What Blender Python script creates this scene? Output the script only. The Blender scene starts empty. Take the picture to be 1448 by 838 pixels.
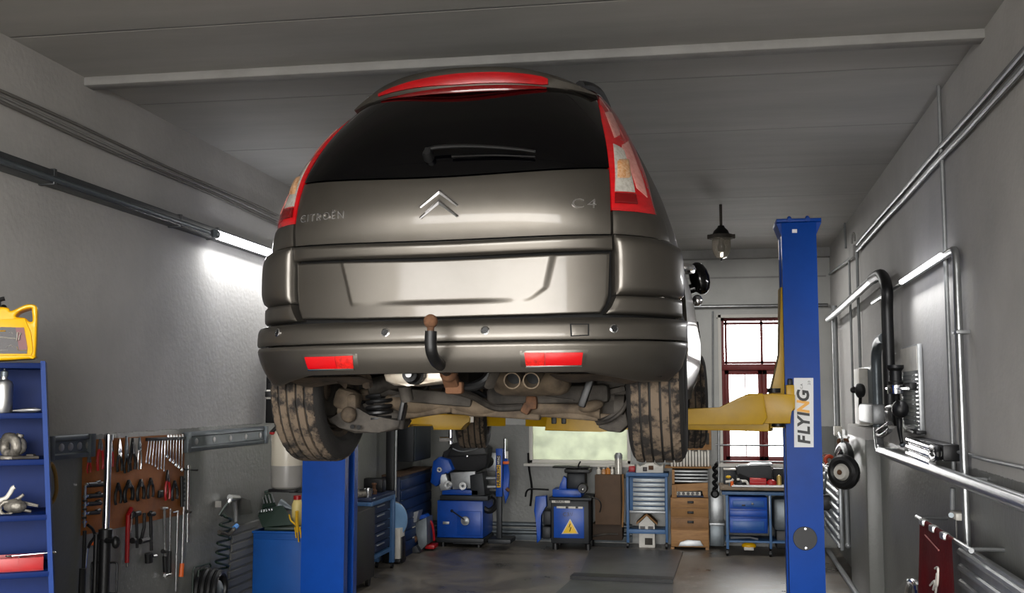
import bpy, bmesh, math, random
from mathutils import Vector, Matrix
random.seed(7)
PI = math.pi
SC = bpy.context.scene
COL = SC.collection
V = Vector

# ------------------------------------------------------------------ camera
FPX, CXP, CYP, EYE = 1500.0, 724.0, 419.0, 1.8
PITCH = math.atan(138 / FPX)
YAW = math.atan((980 - CXP) / FPX * math.cos(PITCH))
cam_d = bpy.data.cameras.new('camera')
cam_d.sensor_fit = 'HORIZONTAL'; cam_d.sensor_width = 36.0
cam_d.lens = 36.0 * FPX / 1448.0
cam_d.clip_start = 0.05; cam_d.clip_end = 300
cam = bpy.data.objects.new('camera', cam_d); COL.objects.link(cam)
cam.location = (0, 0, EYE); cam.rotation_euler = (PI / 2 + PITCH, 0, YAW)
SC.camera = cam
# ------------------------------------------------------------------ view, world, daylight
SC.view_settings.view_transform = 'Standard'; SC.view_settings.look = 'None'
SC.view_settings.gamma = 1.0; SC.view_settings.use_curve_mapping = False
SC.view_settings.exposure = 0.62
SC.cycles.use_denoising = True
SC.cycles.max_bounces = 8; SC.cycles.diffuse_bounces = 5; SC.cycles.glossy_bounces = 4
SC.cycles.sample_clamp_indirect = 6.0
SC.cycles.caustics_reflective = False; SC.cycles.caustics_refractive = False
W = bpy.data.worlds.new('overcast_sky'); SC.world = W; W.use_nodes = True
bgn = W.node_tree.nodes['Background']
bgn.inputs[0].default_value = (1.0, 0.985, 0.965, 1); bgn.inputs[1].default_value = 16.0
def portal(name, loc, rot, sx, sy):
    d = bpy.data.lights.new(name, 'AREA'); d.shape = 'RECTANGLE'; d.size = sx; d.size_y = sy
    d.cycles.is_portal = True
    o = bpy.data.objects.new(name, d); COL.objects.link(o); o.location = loc; o.rotation_euler = rot
    return o
BACKY = -1.6
DOORX0, DOORX1, DOORZ = -3.1, 1.1, 3.1
portal('doorway_daylight', ((DOORX0 + DOORX1) / 2, BACKY, DOORZ / 2), (PI / 2, 0, 0), DOORX1 - DOORX0, DOORZ)
FARY = 13.15
portal('window_daylight', (0.87, FARY + 0.1, 1.85), (-PI / 2, 0, 0), 1.0, 1.75)

def fill_lamp(name, loc, rz, L, W_):
    d = bpy.data.lights.new(name, 'AREA'); d.shape = 'RECTANGLE'; d.size = L; d.size_y = .10; d.energy = W_; d.color = (1, .985, .95)
    o = bpy.data.objects.new(name, d); COL.objects.link(o); o.location = loc; o.rotation_euler = (0, 0, rz); return o
for k, (x, y) in enumerate(((-2.2, 9.6), (.3, 11.2))):  # area lamps added to brighten the far end; no fittings hang there
    fill_lamp('ceiling_fill_light', (x, y, 3.45), PI / 2, 1.2, (12, 26)[k])

# ------------------------------------------------------------------ rays from the viewpoint to real surfaces (for measuring)
_fw = V((-math.sin(YAW) * math.cos(PITCH), math.cos(YAW) * math.cos(PITCH), math.sin(PITCH)))
_rt = V((math.cos(YAW), math.sin(YAW), 0)); _up = _rt.cross(_fw)
EYEP = V((0, 0, EYE))
def ray(px, py): return _rt * ((px - CXP) / FPX) - _up * ((py - CYP) / FPX) + _fw
def atY(px, py, Y): d = ray(px, py); return EYEP + d * (Y / d.y)
def atX(px, py, X): d = ray(px, py); return EYEP + d * (X / d.x)
def atZ(px, py, Z=0.0): d = ray(px, py); return EYEP + d * ((Z - EYE) / d.z)
def atV(px, py, P0, dr):
    n = V((-dr[1], dr[0], 0)); d = ray(px, py)
    return EYEP + d * (n.dot(V(P0) - EYEP) / n.dot(d))
def XL(Y): return -3.3 - 0.012 * (Y - 5)
def XR(Y): return 1.40 + 0.03 * (Y - 5)
def hitL(px, py, off=0.0):
    Y = 6.0
    for _ in range(8): p = atX(px, py, XL(Y) + off); Y = p.y
    return p
def hitR(px, py, off=0.0):
    Y = 8.0
    for _ in range(8): p = atX(px, py, XR(Y) - off); Y = p.y
    return p
def project(p):
    q = V(p) - EYEP; z = q.dot(_fw)
    return CXP + FPX * q.dot(_rt) / z, CYP - FPX * q.dot(_up) / z

# ------------------------------------------------------------------ materials
def lin(c):
    if isinstance(c, str):
        c = [int(c[i:i + 2], 16) / 255 for i in (0, 2, 4)]
        c = [(x / 12.92 if x <= .04045 else ((x + .055) / 1.055) ** 2.4) for x in c]
    return (c[0], c[1], c[2], 1)
MATS = {}
def mat(name, col, rough=.5, metal=0.0, dirt=0.0, dirtcol='2a2622', scale=6.0, bump=0.0, bscale=40.0, coat=0.0, emit=None, estr=0.0, trans=0.0, ior=1.45, alpha=1.0, spec=.5, stretch=None, lo=.42, hi=.68):
    if name in MATS: return MATS[name]
    m = bpy.data.materials.new(name); m.use_nodes = True
    nt = m.node_tree; b = nt.nodes['Principled BSDF']
    b.inputs['Base Color'].default_value = lin(col); b.inputs['Roughness'].default_value = rough
    b.inputs['Metallic'].default_value = metal; b.inputs['IOR'].default_value = ior
    b.inputs['Specular IOR Level'].default_value = spec
    if coat: b.inputs['Coat Weight'].default_value = coat; b.inputs['Coat Roughness'].default_value = .08
    if trans: b.inputs['Transmission Weight'].default_value = trans
    if alpha < 1: b.inputs['Alpha'].default_value = alpha
    if emit: b.inputs['Emission Color'].default_value = lin(emit); b.inputs['Emission Strength'].default_value = estr
    tc = nt.nodes.new('ShaderNodeTexCoord')
    src = tc.outputs['Object']
    if stretch:
        mp = nt.nodes.new('ShaderNodeMapping'); mp.inputs['Scale'].default_value = stretch
        nt.links.new(src, mp.inputs[0]); src = mp.outputs[0]
    if dirt:
        n = nt.nodes.new('ShaderNodeTexNoise'); n.inputs['Scale'].default_value = scale
        n.inputs['Detail'].default_value = 8; n.inputs['Roughness'].default_value = .65
        nt.links.new(src, n.inputs['Vector'])
        r = nt.nodes.new('ShaderNodeValToRGB')
        r.color_ramp.elements[0].position = lo; r.color_ramp.elements[0].color = (0, 0, 0, 1)
        r.color_ramp.elements[1].position = hi; r.color_ramp.elements[1].color = (dirt,) * 3 + (1,)
        nt.links.new(n.outputs['Fac'], r.inputs[0])
        mx = nt.nodes.new('ShaderNodeMix'); mx.data_type = 'RGBA'
        mx.inputs['A'].default_value = lin(col); mx.inputs['B'].default_value = lin(dirtcol)
        nt.links.new(r.outputs['Color'], mx.inputs['Factor'])
        nt.links.new(mx.outputs['Result'], b.inputs['Base Color'])
    if bump:
        n2 = nt.nodes.new('ShaderNodeTexNoise'); n2.inputs['Scale'].default_value = bscale; n2.inputs['Detail'].default_value = 5
        nt.links.new(src, n2.inputs['Vector'])
        bp = nt.nodes.new('ShaderNodeBump'); bp.inputs['Strength'].default_value = bump; bp.inputs['Distance'].default_value = .01
        nt.links.new(n2.outputs['Fac'], bp.inputs['Height']); nt.links.new(bp.outputs['Normal'], b.inputs['Normal'])
    MATS[name] = m
    return m

# ------------------------------------------------------------------ objects
WM = {}
def tag(o, label=None, cat=None, group=None, kind=None):
    if label: o['label'] = label
    if cat: o['category'] = cat
    if group: o['group'] = group
    if kind: o['kind'] = kind
    return o
def thing(name, label, cat, loc=(0, 0, 0), rz=0.0, group=None):
    o = bpy.data.objects.new(name, None); COL.objects.link(o)
    o.empty_display_size = .1
    o.location = loc; o.rotation_euler = (0, 0, rz)
    WM[o.name] = Matrix.Translation(V(loc)) @ Matrix.Rotation(rz, 4, 'Z')
    return tag(o, label, cat, group)
def kids(o): return [c for c in COL.objects if c.parent == o]
def dup(o, parent=None):
    c = o.copy(); COL.objects.link(c); c.parent = parent
    for k in kids(o): dup(k, c)
    return c

def frame(d, up=(0, 0, 1)):
    d = V(d).normalized(); up = V(up)
    if abs(d.dot(up.normalized())) > .98: up = V((1, 0, 0)) if abs(d.x) < .9 else V((0, 1, 0))
    x = up.cross(d).normalized(); y = d.cross(x)
    return x, y, d
def spline(pts, n=6, closed=False):
    pts = [V(p) for p in pts]; out = []; N = len(pts)
    rng = range(N if closed else N - 1)
    for i in rng:
        g = (lambda k: pts[k % N]) if closed else (lambda k: pts[max(0, min(N - 1, k))])
        a, b, c, d = g(i - 1), g(i), g(i + 1), g(i + 2)
        for j in range(n):
            t = j / n
            out.append(.5 * ((2 * b) + (c - a) * t + (2 * a - 5 * b + 4 * c - d) * t * t + (3 * b - a - 3 * c + d) * t ** 3))
    if not closed: out.append(pts[-1])
    return out
class MB:
    def __init__(s): s.bm = bmesh.new()
    def box(s, c, sz, rz=0, rx=0, ry=0, bev=0.0, seg=2, M=None):
        mt = Matrix.Translation(V(c)) @ Matrix.Rotation(rz, 4, 'Z') @ Matrix.Rotation(ry, 4, 'Y') @ Matrix.Rotation(rx, 4, 'X')
        if M is not None: mt = M @ mt
        r = bmesh.ops.create_cube(s.bm, size=1.0, matrix=mt @ Matrix.Diagonal((sz[0], sz[1], sz[2], 1)))
        if bev:
            ed = list({e for v in r['verts'] for e in v.link_edges})
            bmesh.ops.bevel(s.bm, geom=ed, offset=bev, segments=seg, affect='EDGES', profile=.5)
        return s
    def bar(s, a, b, w, h, up=(0, 0, 1), bev=0.0):
        a, b = V(a), V(b); x, y, d = frame(b - a, up)
        mt = Matrix.Translation((a + b) / 2) @ Matrix((x, y, d)).transposed().to_4x4()
        return s.box((0, 0, 0), (w, h, (b - a).length), bev=bev, M=mt)
    def ring(s, c, x, y, r, seg, r2=None):
        r2 = r if r2 is None else r2
        return [s.bm.verts.new(V(c) + x * (math.cos(2 * PI * k / seg) * r) + y * (math.sin(2 * PI * k / seg) * r2)) for k in range(seg)]
    def bridge(s, A, B):
        n = len(A)
        for k in range(n):
            try: s.bm.faces.new((A[k], A[(k + 1) % n], B[(k + 1) % n], B[k]))
            except ValueError: pass
    def cap(s, A, flip=False):
        try: s.bm.faces.new(A[::-1] if flip else A)
        except ValueError: pass
    def cyl(s, a, b, r, r2=None, seg=18, bev=0.0):
        a, b = V(a), V(b); r2 = r if r2 is None else r2
        L = (b - a).length
        if bev: return s.lathe([(0, 0), (r - bev, 0), (r, bev), (r2, L - bev), (r2 - bev, L), (0, L)], a, b - a, seg)
        return s.lathe([(0, 0), (r, 0), (r2, L), (0, L)], a, b - a, seg)
    def lathe(s, prof, o, axis=(0, 0, 1), seg=24, rad=None):
        x, y, d = frame(axis); prev = None; o = V(o)
        for i, (r, h) in enumerate(prof):
            if r < 1e-6: cur = [s.bm.verts.new(o + d * h)]
            else:
                cur = [s.bm.verts.new(o + d * h + (x * math.cos(2 * PI * k / seg) + y * math.sin(2 * PI * k / seg)) * (r if rad is None else rad(r, i, k))) for k in range(seg)]
            if prev:
                if len(prev) == 1 and len(cur) > 1:
                    for k in range(seg): s.bm.faces.new((prev[0], cur[(k + 1) % seg], cur[k]))
                elif len(cur) == 1 and len(prev) > 1:
                    for k in range(seg): s.bm.faces.new((prev[k], prev[(k + 1) % seg], cur[0]))
                elif len(cur) > 1: s.bridge(prev, cur)
            prev = cur
        return s
    def tube(s, pts, r, seg=10, closed=False, flat=1.0, up=None):
        pts = [V(p) for p in pts]; n = len(pts)
        rf = r if callable(r) else (lambda i: r)
        x = None; rings = []
        for i, p in enumerate(pts):
            if closed: t = pts[(i + 1) % n] - pts[i - 1]
            else: t = pts[min(n - 1, i + 1)] - pts[max(0, i - 1)]
            if t.length < 1e-9: t = V((0, 0, 1))
            t.normalize()
            if up is not None: x = (V(up).cross(t)).normalized()
            elif x is None: x = frame(t)[0]
            else: x = (x - t * x.dot(t)).normalized()
            y = t.cross(x)
            rings.append(s.ring(p, x, y, rf(i), seg, rf(i) * flat))
        for i in range(n - 1): s.bridge(rings[i], rings[i + 1])
        if closed: s.bridge(rings[-1], rings[0])
        else: s.cap(rings[0], True); s.cap(rings[-1])
        return s
    def prism(s, poly, o, U, Vv, D, bev=0.0):
        o, U, Vv, D = V(o), V(U), V(Vv), V(D)
        A = [s.bm.verts.new(o + U * p[0] + Vv * p[1]) for p in poly]
        B = [s.bm.verts.new(o + U * p[0] + Vv * p[1] + D) for p in poly]
        fs = [s.bm.faces.new(A[::-1]), s.bm.faces.new(B)]
        n = len(A)
        for k in range(n): fs.append(s.bm.faces.new((A[k], A[(k + 1) % n], B[(k + 1) % n], B[k])))
        if bev:
            ed = [e for e in {e for f in fs[:2] for e in f.edges}]
            bmesh.ops.bevel(s.bm, geom=ed, offset=bev, segments=2, affect='EDGES', profile=.5)
        return s
    def sphere(s, c, r, sc=(1, 1, 1), seg=16, M=None):
        mt = Matrix.Translation(V(c)) @ Matrix.Diagonal((sc[0] * r, sc[1] * r, sc[2] * r, 1))
        if M is not None: mt = Matrix.Translation(V(c)) @ M.to_4x4() @ Matrix.Diagonal((sc[0] * r, sc[1] * r, sc[2] * r, 1))
        bmesh.ops.create_uvsphere(s.bm, u_segments=seg, v_segments=max(6, seg // 2), radius=1.0, matrix=mt); return s
    def torus(s, c, axis, R, r, seg=28, sg=8, a0=0, a1=2 * PI):
        x, y, d = frame(axis); full = abs(a1 - a0 - 2 * PI) < 1e-6
        n = seg if full else seg + 1
        pts = [V(c) + x * math.cos(a0 + (a1 - a0) * k / seg) * R + y * math.sin(a0 + (a1 - a0) * k / seg) * R for k in range(n)]
        return s.tube(pts, r, sg, closed=full)
    def grid(s, fn, nu, nv):
        vs = [[s.bm.verts.new(fn(i / nu, j / nv)) for i in range(nu + 1)] for j in range(nv + 1)]
        for j in range(nv):
            for i in range(nu):
                s.bm.faces.new((vs[j][i], vs[j][i + 1], vs[j + 1][i + 1], vs[j + 1][i]))
        return vs
    def jitter(s, a, seed=1):
        rnd = random.Random(seed)
        for v in s.bm.verts: v.co += V((rnd.uniform(-a, a), rnd.uniform(-a, a), rnd.uniform(-a, a)))
        return s
    def build(s, name, m, parent=None, ang=35, label=None, keep=False, kind=None):
        bm = s.bm
        bmesh.ops.recalc_face_normals(bm, faces=bm.faces) if not keep else None
        o0 = None
        if parent is not None: Mw = WM[parent.name]
        else:
            xs = [v.co for v in bm.verts]
            lo = V((min(v.x for v in xs), min(v.y for v in xs), min(v.z for v in xs))); hi = V((max(v.x for v in xs), max(v.y for v in xs), max(v.z for v in xs)))
            Mw = Matrix.Translation(V(((lo.x + hi.x) / 2, (lo.y + hi.y) / 2, lo.z)))
        bm.transform(Mw.inverted())
        me = bpy.data.meshes.new(name); bm.to_mesh(me); bm.free()
        for p in me.polygons: p.use_smooth = True
        me.set_sharp_from_angle(angle=math.radians(ang))
        me.materials.append(m)
        o = bpy.data.objects.new(name, me); COL.objects.link(o)
        if parent is not None: o.parent = parent
        else: o.location = Mw.translation
        WM[o.name] = Mw
        if label: o['label'] = label
        if kind: o['kind'] = kind
        return o
def text_mb(txt, size, depth, fn, shear=0.0, bold=0.0, spacing=1.0):
    """letters as solid mesh; fn(u, v, d) -> world point"""
    cu = bpy.data.curves.new('lettering', 'FONT'); cu.body = txt; cu.size = size; cu.extrude = depth / 2
    cu.shear = shear; cu.offset = bold; cu.space_character = spacing; cu.align_x = 'CENTER'; cu.align_y = 'CENTER'; cu.resolution_u = 3
    ob = bpy.data.objects.new('lettering', cu); COL.objects.link(ob)
    dg = bpy.context.evaluated_depsgraph_get()
    me = bpy.data.meshes.new_from_object(ob.evaluated_get(dg))
    mb = MB(); mb.bm.from_mesh(me)
    for v in mb.bm.verts: v.co = V(fn(v.co.x, v.co.y, v.co.z + depth / 2))
    bpy.data.objects.remove(ob); bpy.data.curves.remove(cu); bpy.data.meshes.remove(me)
    return mb
# ================================================================== the room
def wallmat(name, axis_z, up='b3b1ae', low='72736f', wob=.02):
    m = bpy.data.materials.new(name); m.use_nodes = True; nt = m.node_tree; b = nt.nodes['Principled BSDF']
    N = nt.nodes.new; L = nt.links.new
    g = N('ShaderNodeNewGeometry'); sp = N('ShaderNodeSeparateXYZ'); L(g.outputs['Position'], sp.inputs[0])
    n = N('ShaderNodeTexNoise'); n.inputs['Scale'].default_value = 1.1; n.inputs['Detail'].default_value = 9; n.inputs['Roughness'].default_value = .62
    L(g.outputs['Position'], n.inputs['Vector'])
    n2 = N('ShaderNodeTexNoise'); n2.inputs['Scale'].default_value = 30; n2.inputs['Detail'].default_value = 6
    L(g.outputs['Position'], n2.inputs['Vector'])
    r = N('ShaderNodeMapRange'); r.inputs[1].default_value = .3; r.inputs[2].default_value = .75; r.inputs[3].default_value = 1.12; r.inputs[4].default_value = .80
    L(n.outputs['Fac'], r.inputs[0])
    gt = N('ShaderNodeMath'); gt.operation = 'GREATER_THAN'; gt.inputs[1].default_value = axis_z
    ad = N('ShaderNodeMath'); ad.operation = 'MULTIPLY_ADD'; ad.inputs[1].default_value = wob
    L(n2.outputs['Fac'], ad.inputs[0]); L(sp.outputs['Z'], ad.inputs[2]); L(ad.outputs[0], gt.inputs[0])
    mx = N('ShaderNodeMix'); mx.data_type = 'RGBA'; mx.inputs['A'].default_value = lin(low); mx.inputs['B'].default_value = lin(up)
    L(gt.outputs[0], mx.inputs['Factor'])
    mu = N('ShaderNodeVectorMath'); mu.operation = 'SCALE'; L(mx.outputs['Result'], mu.inputs[0]); L(r.outputs[0], mu.inputs['Scale'])
    L(mu.outputs[0], b.inputs['Base Color'])
    ro = N('ShaderNodeMapRange'); ro.inputs[3].default_value = .38; ro.inputs[4].default_value = .75; L(gt.outputs[0], ro.inputs[0]); L(ro.outputs[0], b.inputs['Roughness'])
    bp = N('ShaderNodeBump'); bp.inputs['Strength'].default_value = .25; bp.inputs['Distance'].default_value = .01
    L(n2.outputs['Fac'], bp.inputs['Height']); L(bp.outputs['Normal'], b.inputs['Normal'])
    return m
M_WL = wallmat('left_wall_paint', 1.585)
M_WR = wallmat('right_wall_paint', 1.43)
M_WF = wallmat('far_wall_paint', 1.43, up='b4b4b1')
def ceilmat():
    m = bpy.data.materials.new('ceiling_paint'); m.use_nodes = True; nt = m.node_tree; b = nt.nodes['Principled BSDF']
    N = nt.nodes.new; L = nt.links.new
    g = N('ShaderNodeNewGeometry'); sp = N('ShaderNodeSeparateXYZ'); L(g.outputs['Position'], sp.inputs[0])
    n = N('ShaderNodeTexNoise'); n.inputs['Scale'].default_value = .9; n.inputs['Detail'].default_value = 10; n.inputs['Roughness'].default_value = .66
    mp = N('ShaderNodeMapping'); mp.inputs['Scale'].default_value = (.45, 2.2, 1); L(g.outputs['Position'], mp.inputs[0]); L(mp.outputs[0], n.inputs['Vector'])
    r = N('ShaderNodeMapRange'); r.inputs[1].default_value = .3; r.inputs[2].default_value = .72; r.inputs[3].default_value = 1.1; r.inputs[4].default_value = .8
    L(n.outputs['Fac'], r.inputs[0])
    md = N('ShaderNodeMath'); md.operation = 'PINGPONG'; md.inputs[1].default_value = .62; ad = N('ShaderNodeMath'); ad.inputs[1].default_value = .35
    L(sp.outputs['Y'], ad.inputs[0]); L(ad.outputs[0], md.inputs[0])
    lt = N('ShaderNodeMapRange'); lt.inputs[1].default_value = 0; lt.inputs[2].default_value = .012; lt.inputs[3].default_value = 0; lt.inputs[4].default_value = 1
    L(md.outputs[0], lt.inputs[0])
    cr = N('ShaderNodeMapRange'); cr.inputs[3].default_value = .62; cr.inputs[4].default_value = 1; L(lt.outputs[0], cr.inputs[0])
    mm = N('ShaderNodeMath'); mm.operation = 'MULTIPLY'; L(cr.outputs[0], mm.inputs[0]); L(r.outputs[0], mm.inputs[1])
    mu = N('ShaderNodeVectorMath'); mu.operation = 'SCALE'; mu.inputs[0].default_value = lin('aeadaa')[:3]; L(mm.outputs[0], mu.inputs['Scale'])
    L(mu.outputs[0], b.inputs['Base Color']); b.inputs['Roughness'].default_value = .7
    bp = N('ShaderNodeBump'); bp.inputs['Strength'].default_value = .6; bp.inputs['Distance'].default_value = .02
    L(lt.outputs[0], bp.inputs['Height']); L(bp.outputs['Normal'], b.inputs['Normal'])
    return m
M_CE = ceilmat()
def floormat():
    m = bpy.data.materials.new('oil_stained_concrete'); m.use_nodes = True; nt = m.node_tree; b = nt.nodes['Principled BSDF']
    N = nt.nodes.new; L = nt.links.new
    g = N('ShaderNodeNewGeometry')
    n = N('ShaderNodeTexNoise'); n.inputs['Scale'].default_value = 1.3; n.inputs['Detail'].default_value = 11; n.inputs['Roughness'].default_value = .68; n.inputs['Distortion'].default_value = .8
    L(g.outputs['Position'], n.inputs['Vector'])
    r = N('ShaderNodeValToRGB'); e = r.color_ramp.elements
    e[0].position = .34; e[0].color = lin('3e3a35'); e[1].position = .66; e[1].color = lin('787168')
    L(n.outputs['Fac'], r.inputs[0]); L(r.outputs[0], b.inputs['Base Color'])
    r2 = N('ShaderNodeMapRange'); r2.inputs[1].default_value = .3; r2.inputs[2].default_value = .7; r2.inputs[3].default_value = .22; r2.inputs[4].default_value = .55
    L(n.outputs['Fac'], r2.inputs[0]); L(r2.outputs[0], b.inputs['Roughness'])
    n2 = N('ShaderNodeTexNoise'); n2.inputs['Scale'].default_value = 25; n2.inputs['Detail'].default_value = 6; L(g.outputs['Position'], n2.inputs['Vector'])
    bp = N('ShaderNodeBump'); bp.inputs['Strength'].default_value = .15; bp.inputs['Distance'].default_value = .01
    L(n2.outputs['Fac'], bp.inputs['Height']); L(bp.outputs['Normal'], b.inputs['Normal'])
    return m
M_FL = floormat()
CEIL = 3.55
def struct(name, mb, m, parent=None): return mb.build(name, m, parent, kind='structure')
struct('floor', MB().box((-.9, 5.8, -.05), (7.4, 15.6, .1)), M_FL)
struct('ceiling', MB().box((-.9, 5.8, CEIL + .06), (7.4, 15.6, .12)), M_CE)
def wallslab(xf, sgn):
    mb = MB()
    y0, y1 = BACKY - .2, FARY + .2
    a, b = xf(y0), xf(y1)
    mb.prism([(a, y0), (b, y1), (b + sgn * .2, y1), (a + sgn * .2, y0)], (0, 0, 0), (1, 0, 0), (0, 1, 0), (0, 0, CEIL)); return mb
struct('wall_left', wallslab(XL, -1), M_WL)
struct('wall_right', wallslab(XR, 1), M_WR)
# far wall with two window openings
w1a = atY(1016, 448, FARY); w1b = atY(1144, 657, FARY)
w2a = atY(748, 575, FARY); w2b = atY(892, 656, FARY)
def wall_holes(mb, y0, y1, x0, x1, z0, z1, holes):
    xs = sorted({x0, x1} | {h[0] for h in holes} | {h[1] for h in holes}); zs = sorted({z0, z1} | {h[2] for h in holes} | {h[3] for h in holes})
    for a, b in zip(xs, xs[1:]):
        for c, d in zip(zs, zs[1:]):
            mx, mz = (a + b) / 2, (c + d) / 2
            if any(h[0] < mx < h[1] and h[2] < mz < h[3] for h in holes): continue
            mb.box((mx, (y0 + y1) / 2, mz), (b - a, y1 - y0, d - c))
    bmesh.ops.remove_doubles(mb.bm, verts=mb.bm.verts, dist=1e-4)
    # drop inner faces shared by two boxes
    seen = {}
    for f in mb.bm.faces: seen.setdefault(tuple(sorted(v.index for v in f.verts)), []).append(f)
    return mb
H1 = (w1a.x, w1b.x, w1b.z, w1a.z); H2 = (w2a.x, w2b.x, w2b.z, w2a.z)
mbw = MB(); mbw.bm.verts.ensure_lookup_table()
struct('wall_far', wall_holes(MB(), FARY, FARY + .3, -3.75, 1.95, 0, CEIL, [H1, H2]), M_WF)
struct('wall_back', wall_holes(MB(), BACKY - .2, BACKY, -3.6, 1.6, 0, CEIL, [(DOORX0, DOORX1, 0, DOORZ)]), M_WR)
M_YARD = mat('yard_concrete', '6b6862', .9, dirt=.5, scale=1.5)
struct('ground', MB().box((-.9, -12, -.1), (40, 20.3, .12)), M_YARD)
M_SNOW = mat('pale_yard', 'd2d3d4', .9, dirt=.3, dirtcol='a8a8a6', scale=1.0)
struct('ground', MB().box((0, 24, -.35), (60, 21, .12)), M_SNOW)
# ceiling strip, cornice, joints
M_TR = mat('painted_plaster_strip', '9b9a98', .7, dirt=.35, dirtcol='6a6866', scale=3)
struct('trim_1', MB().box((-.9, 5.32, CEIL - .022), (4.85, .10, .05), bev=.008), M_TR)
struct('trim_2', MB().box((-.9, FARY - .05, CEIL - .05), (5.2, .12, .12), bev=.01), M_TR)
# pilaster and panel on the right wall
pa = hitR(1208, 600, .0); pb = hitR(1258, 700, .0)
yp0, yp1 = 9.3, 10.6
struct('trim_3', MB().box((XR(10) - .02, (yp0 + yp1) / 2, .76), (.20, yp1 - yp0, 1.52), rz=-.03, bev=.015), M_WR)
M_JO = mat('wall_joint', '6e6e6c', .8)
struct('trim_4', MB().box((-.9, FARY - .004, atY(1000, 393, FARY).z), (5, .012, .02)), M_TR)
# window 1: red timber frame, two casements below a fixed pair of lights
M_RED = mat('oxblood_paint', '6d1c1a', .45, dirt=.4, dirtcol='3a0e0d', scale=9)
M_REV = mat('white_reveal', 'c9c6bf', .6)
M_GL = mat('clear_glass', 'ffffff', .02, trans=1.0, ior=1.05)
x0, x1, z0, z1 = H1
win = thing('window_1', 'red timber window with bars', 'window', ((x0 + x1) / 2, FARY, z0)); win['kind'] = 'structure'
del win['category'], win['label']
fy = FARY + .12
def pxz(px, py, Y=FARY + .12): p = atY(px, py, Y); return p.x, p.z
mb = MB(); fr = .045
for xx in (x0 + .02 + fr / 2, x1 - .02 - fr / 2): mb.box((xx, fy, (z0 + z1) / 2), (fr, .09, z1 - z0), bev=.004)
for zz in (z0 + fr / 2, z1 - fr / 2): mb.box(((x0 + x1) / 2, fy, zz), (x1 - x0, .09, fr), bev=.004)
zt = pxz(1050, 519)[1]
mb.box(((x0 + x1) / 2, fy - .005, zt), (x1 - x0, .10, .075), bev=.006)
mb.build('window_frame', M_RED, win)
xm = (x0 + x1) / 2
for a, b in ((x0 + .06, xm), (xm, x1 - .06)):
    mb = MB(); st = .055
    for xx in (a + st / 2, b - st / 2): mb.box((xx, fy - .01, (z0 + .04 + zt - .035) / 2), (st, .05, zt - .075 - z0), bev=.004)
    for zz in (z0 + .06, zt - .06): mb.box(((a + b) / 2, fy - .01, zz), (b - a, .05, .06), bev=.004)
    mb.box(((a + b) / 2 + .02, fy, (z0 + zt) / 2), (.012, .03, zt - z0 - .12))
    sash = mb.build('sash', M_RED, win)
    MB().box(((a + b) / 2, fy + .01, (z0 + zt) / 2), (b - a - .08, .004, zt - z0 - .13)).build('pane', M_GL, sash)
mb = MB(); mb.box((xm, fy, (zt + z1) / 2), (.03, .05, z1 - zt - .06))
for zz in (z1 - .075, zt + .055): mb.box((xm, fy, zz), (x1 - x0 - .1, .05, .03))
for xx in (x0 + .085, x1 - .085): mb.box((xx, fy, (zt + z1) / 2), (.03, .05, z1 - zt - .06))
fan = mb.build('fixed_light', M_RED, win)
MB().box((xm, fy + .01, (zt + z1) / 2), (x1 - x0 - .15, .004, z1 - zt - .1)).build('pane', M_GL, fan)
mb = MB()
for xx in (x0 + .008, x1 - .008): mb.box((xx, FARY + .03, (z0 + z1) / 2), (.035, .12, z1 - z0 + .05))
mb.box((xm, FARY + .03, z1 + .008), (x1 - x0 + .05, .12, .035)); mb.box((xm, FARY + .0, z0 - .01), (x1 - x0 + .06, .18, .035))
mb.build('reveal', M_REV, win)
M_STEEL = mat('galvanised_steel', '8e8f90', .35, .85, dirt=.3, dirtcol='45443f', scale=12)
mb = MB()
for py in (602, 629, 652):
    z = atY(1050, py, FARY).z; mb.cyl((x0 - .06, FARY - .03, z), (x1 + .06, FARY - .03, z), .011, seg=10)
mb.build('bar', M_STEEL, win)
# window 2: pale frosted low window
M_FRO = mat('frosted_film', 'dfe6d6', .6, trans=.0)
nt = M_FRO.node_tree; bs = nt.nodes['Principled BSDF']; trl = nt.nodes.new('ShaderNodeBsdfTranslucent'); fn = nt.nodes.new('ShaderNodeTexNoise'); fn.inputs['Scale'].default_value = 7; fn.inputs['Detail'].default_value = 8; fr_ = nt.nodes.new('ShaderNodeValToRGB')
fr_.color_ramp.elements[0].position = .35; fr_.color_ramp.elements[0].color = lin('80837a'); fr_.color_ramp.elements[1].position = .6; fr_.color_ramp.elements[1].color = lin('8f9287')
ftc = nt.nodes.new('ShaderNodeTexCoord'); nt.links.new(ftc.outputs['Object'], fn.inputs['Vector']); nt.links.new(fn.outputs['Fac'], fr_.inputs[0]); nt.links.new(fr_.outputs[0], trl.inputs[0])
mxs = nt.nodes.new('ShaderNodeMixShader'); mxs.inputs[0].default_value = .8
nt.links.new(bs.outputs[0], mxs.inputs[1]); nt.links.new(trl.outputs[0], mxs.inputs[2]); nt.links.new(mxs.outputs[0], nt.nodes['Material Output'].inputs[0])
win2 = thing('window_2', None, None, ((H2[0] + H2[1]) / 2, FARY, H2[2])); win2['kind'] = 'structure'
mb = MB(); a, b, c, d = H2
for xx in (a + .02, b - .02): mb.box((xx, FARY + .04, (c + d) / 2), (.045, .07, d - c), bev=.004)
for zz in (c + .02, d - .02): mb.box(((a + b) / 2, FARY + .04, zz), (b - a, .07, .045), bev=.004)
mb.build('window_frame', M_REV, win2)
MB().box(((a + b) / 2, FARY + .06, (c + d) / 2), (b - a - .06, .006, d - c - .06)).build('pane', M_FRO, win2)
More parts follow.
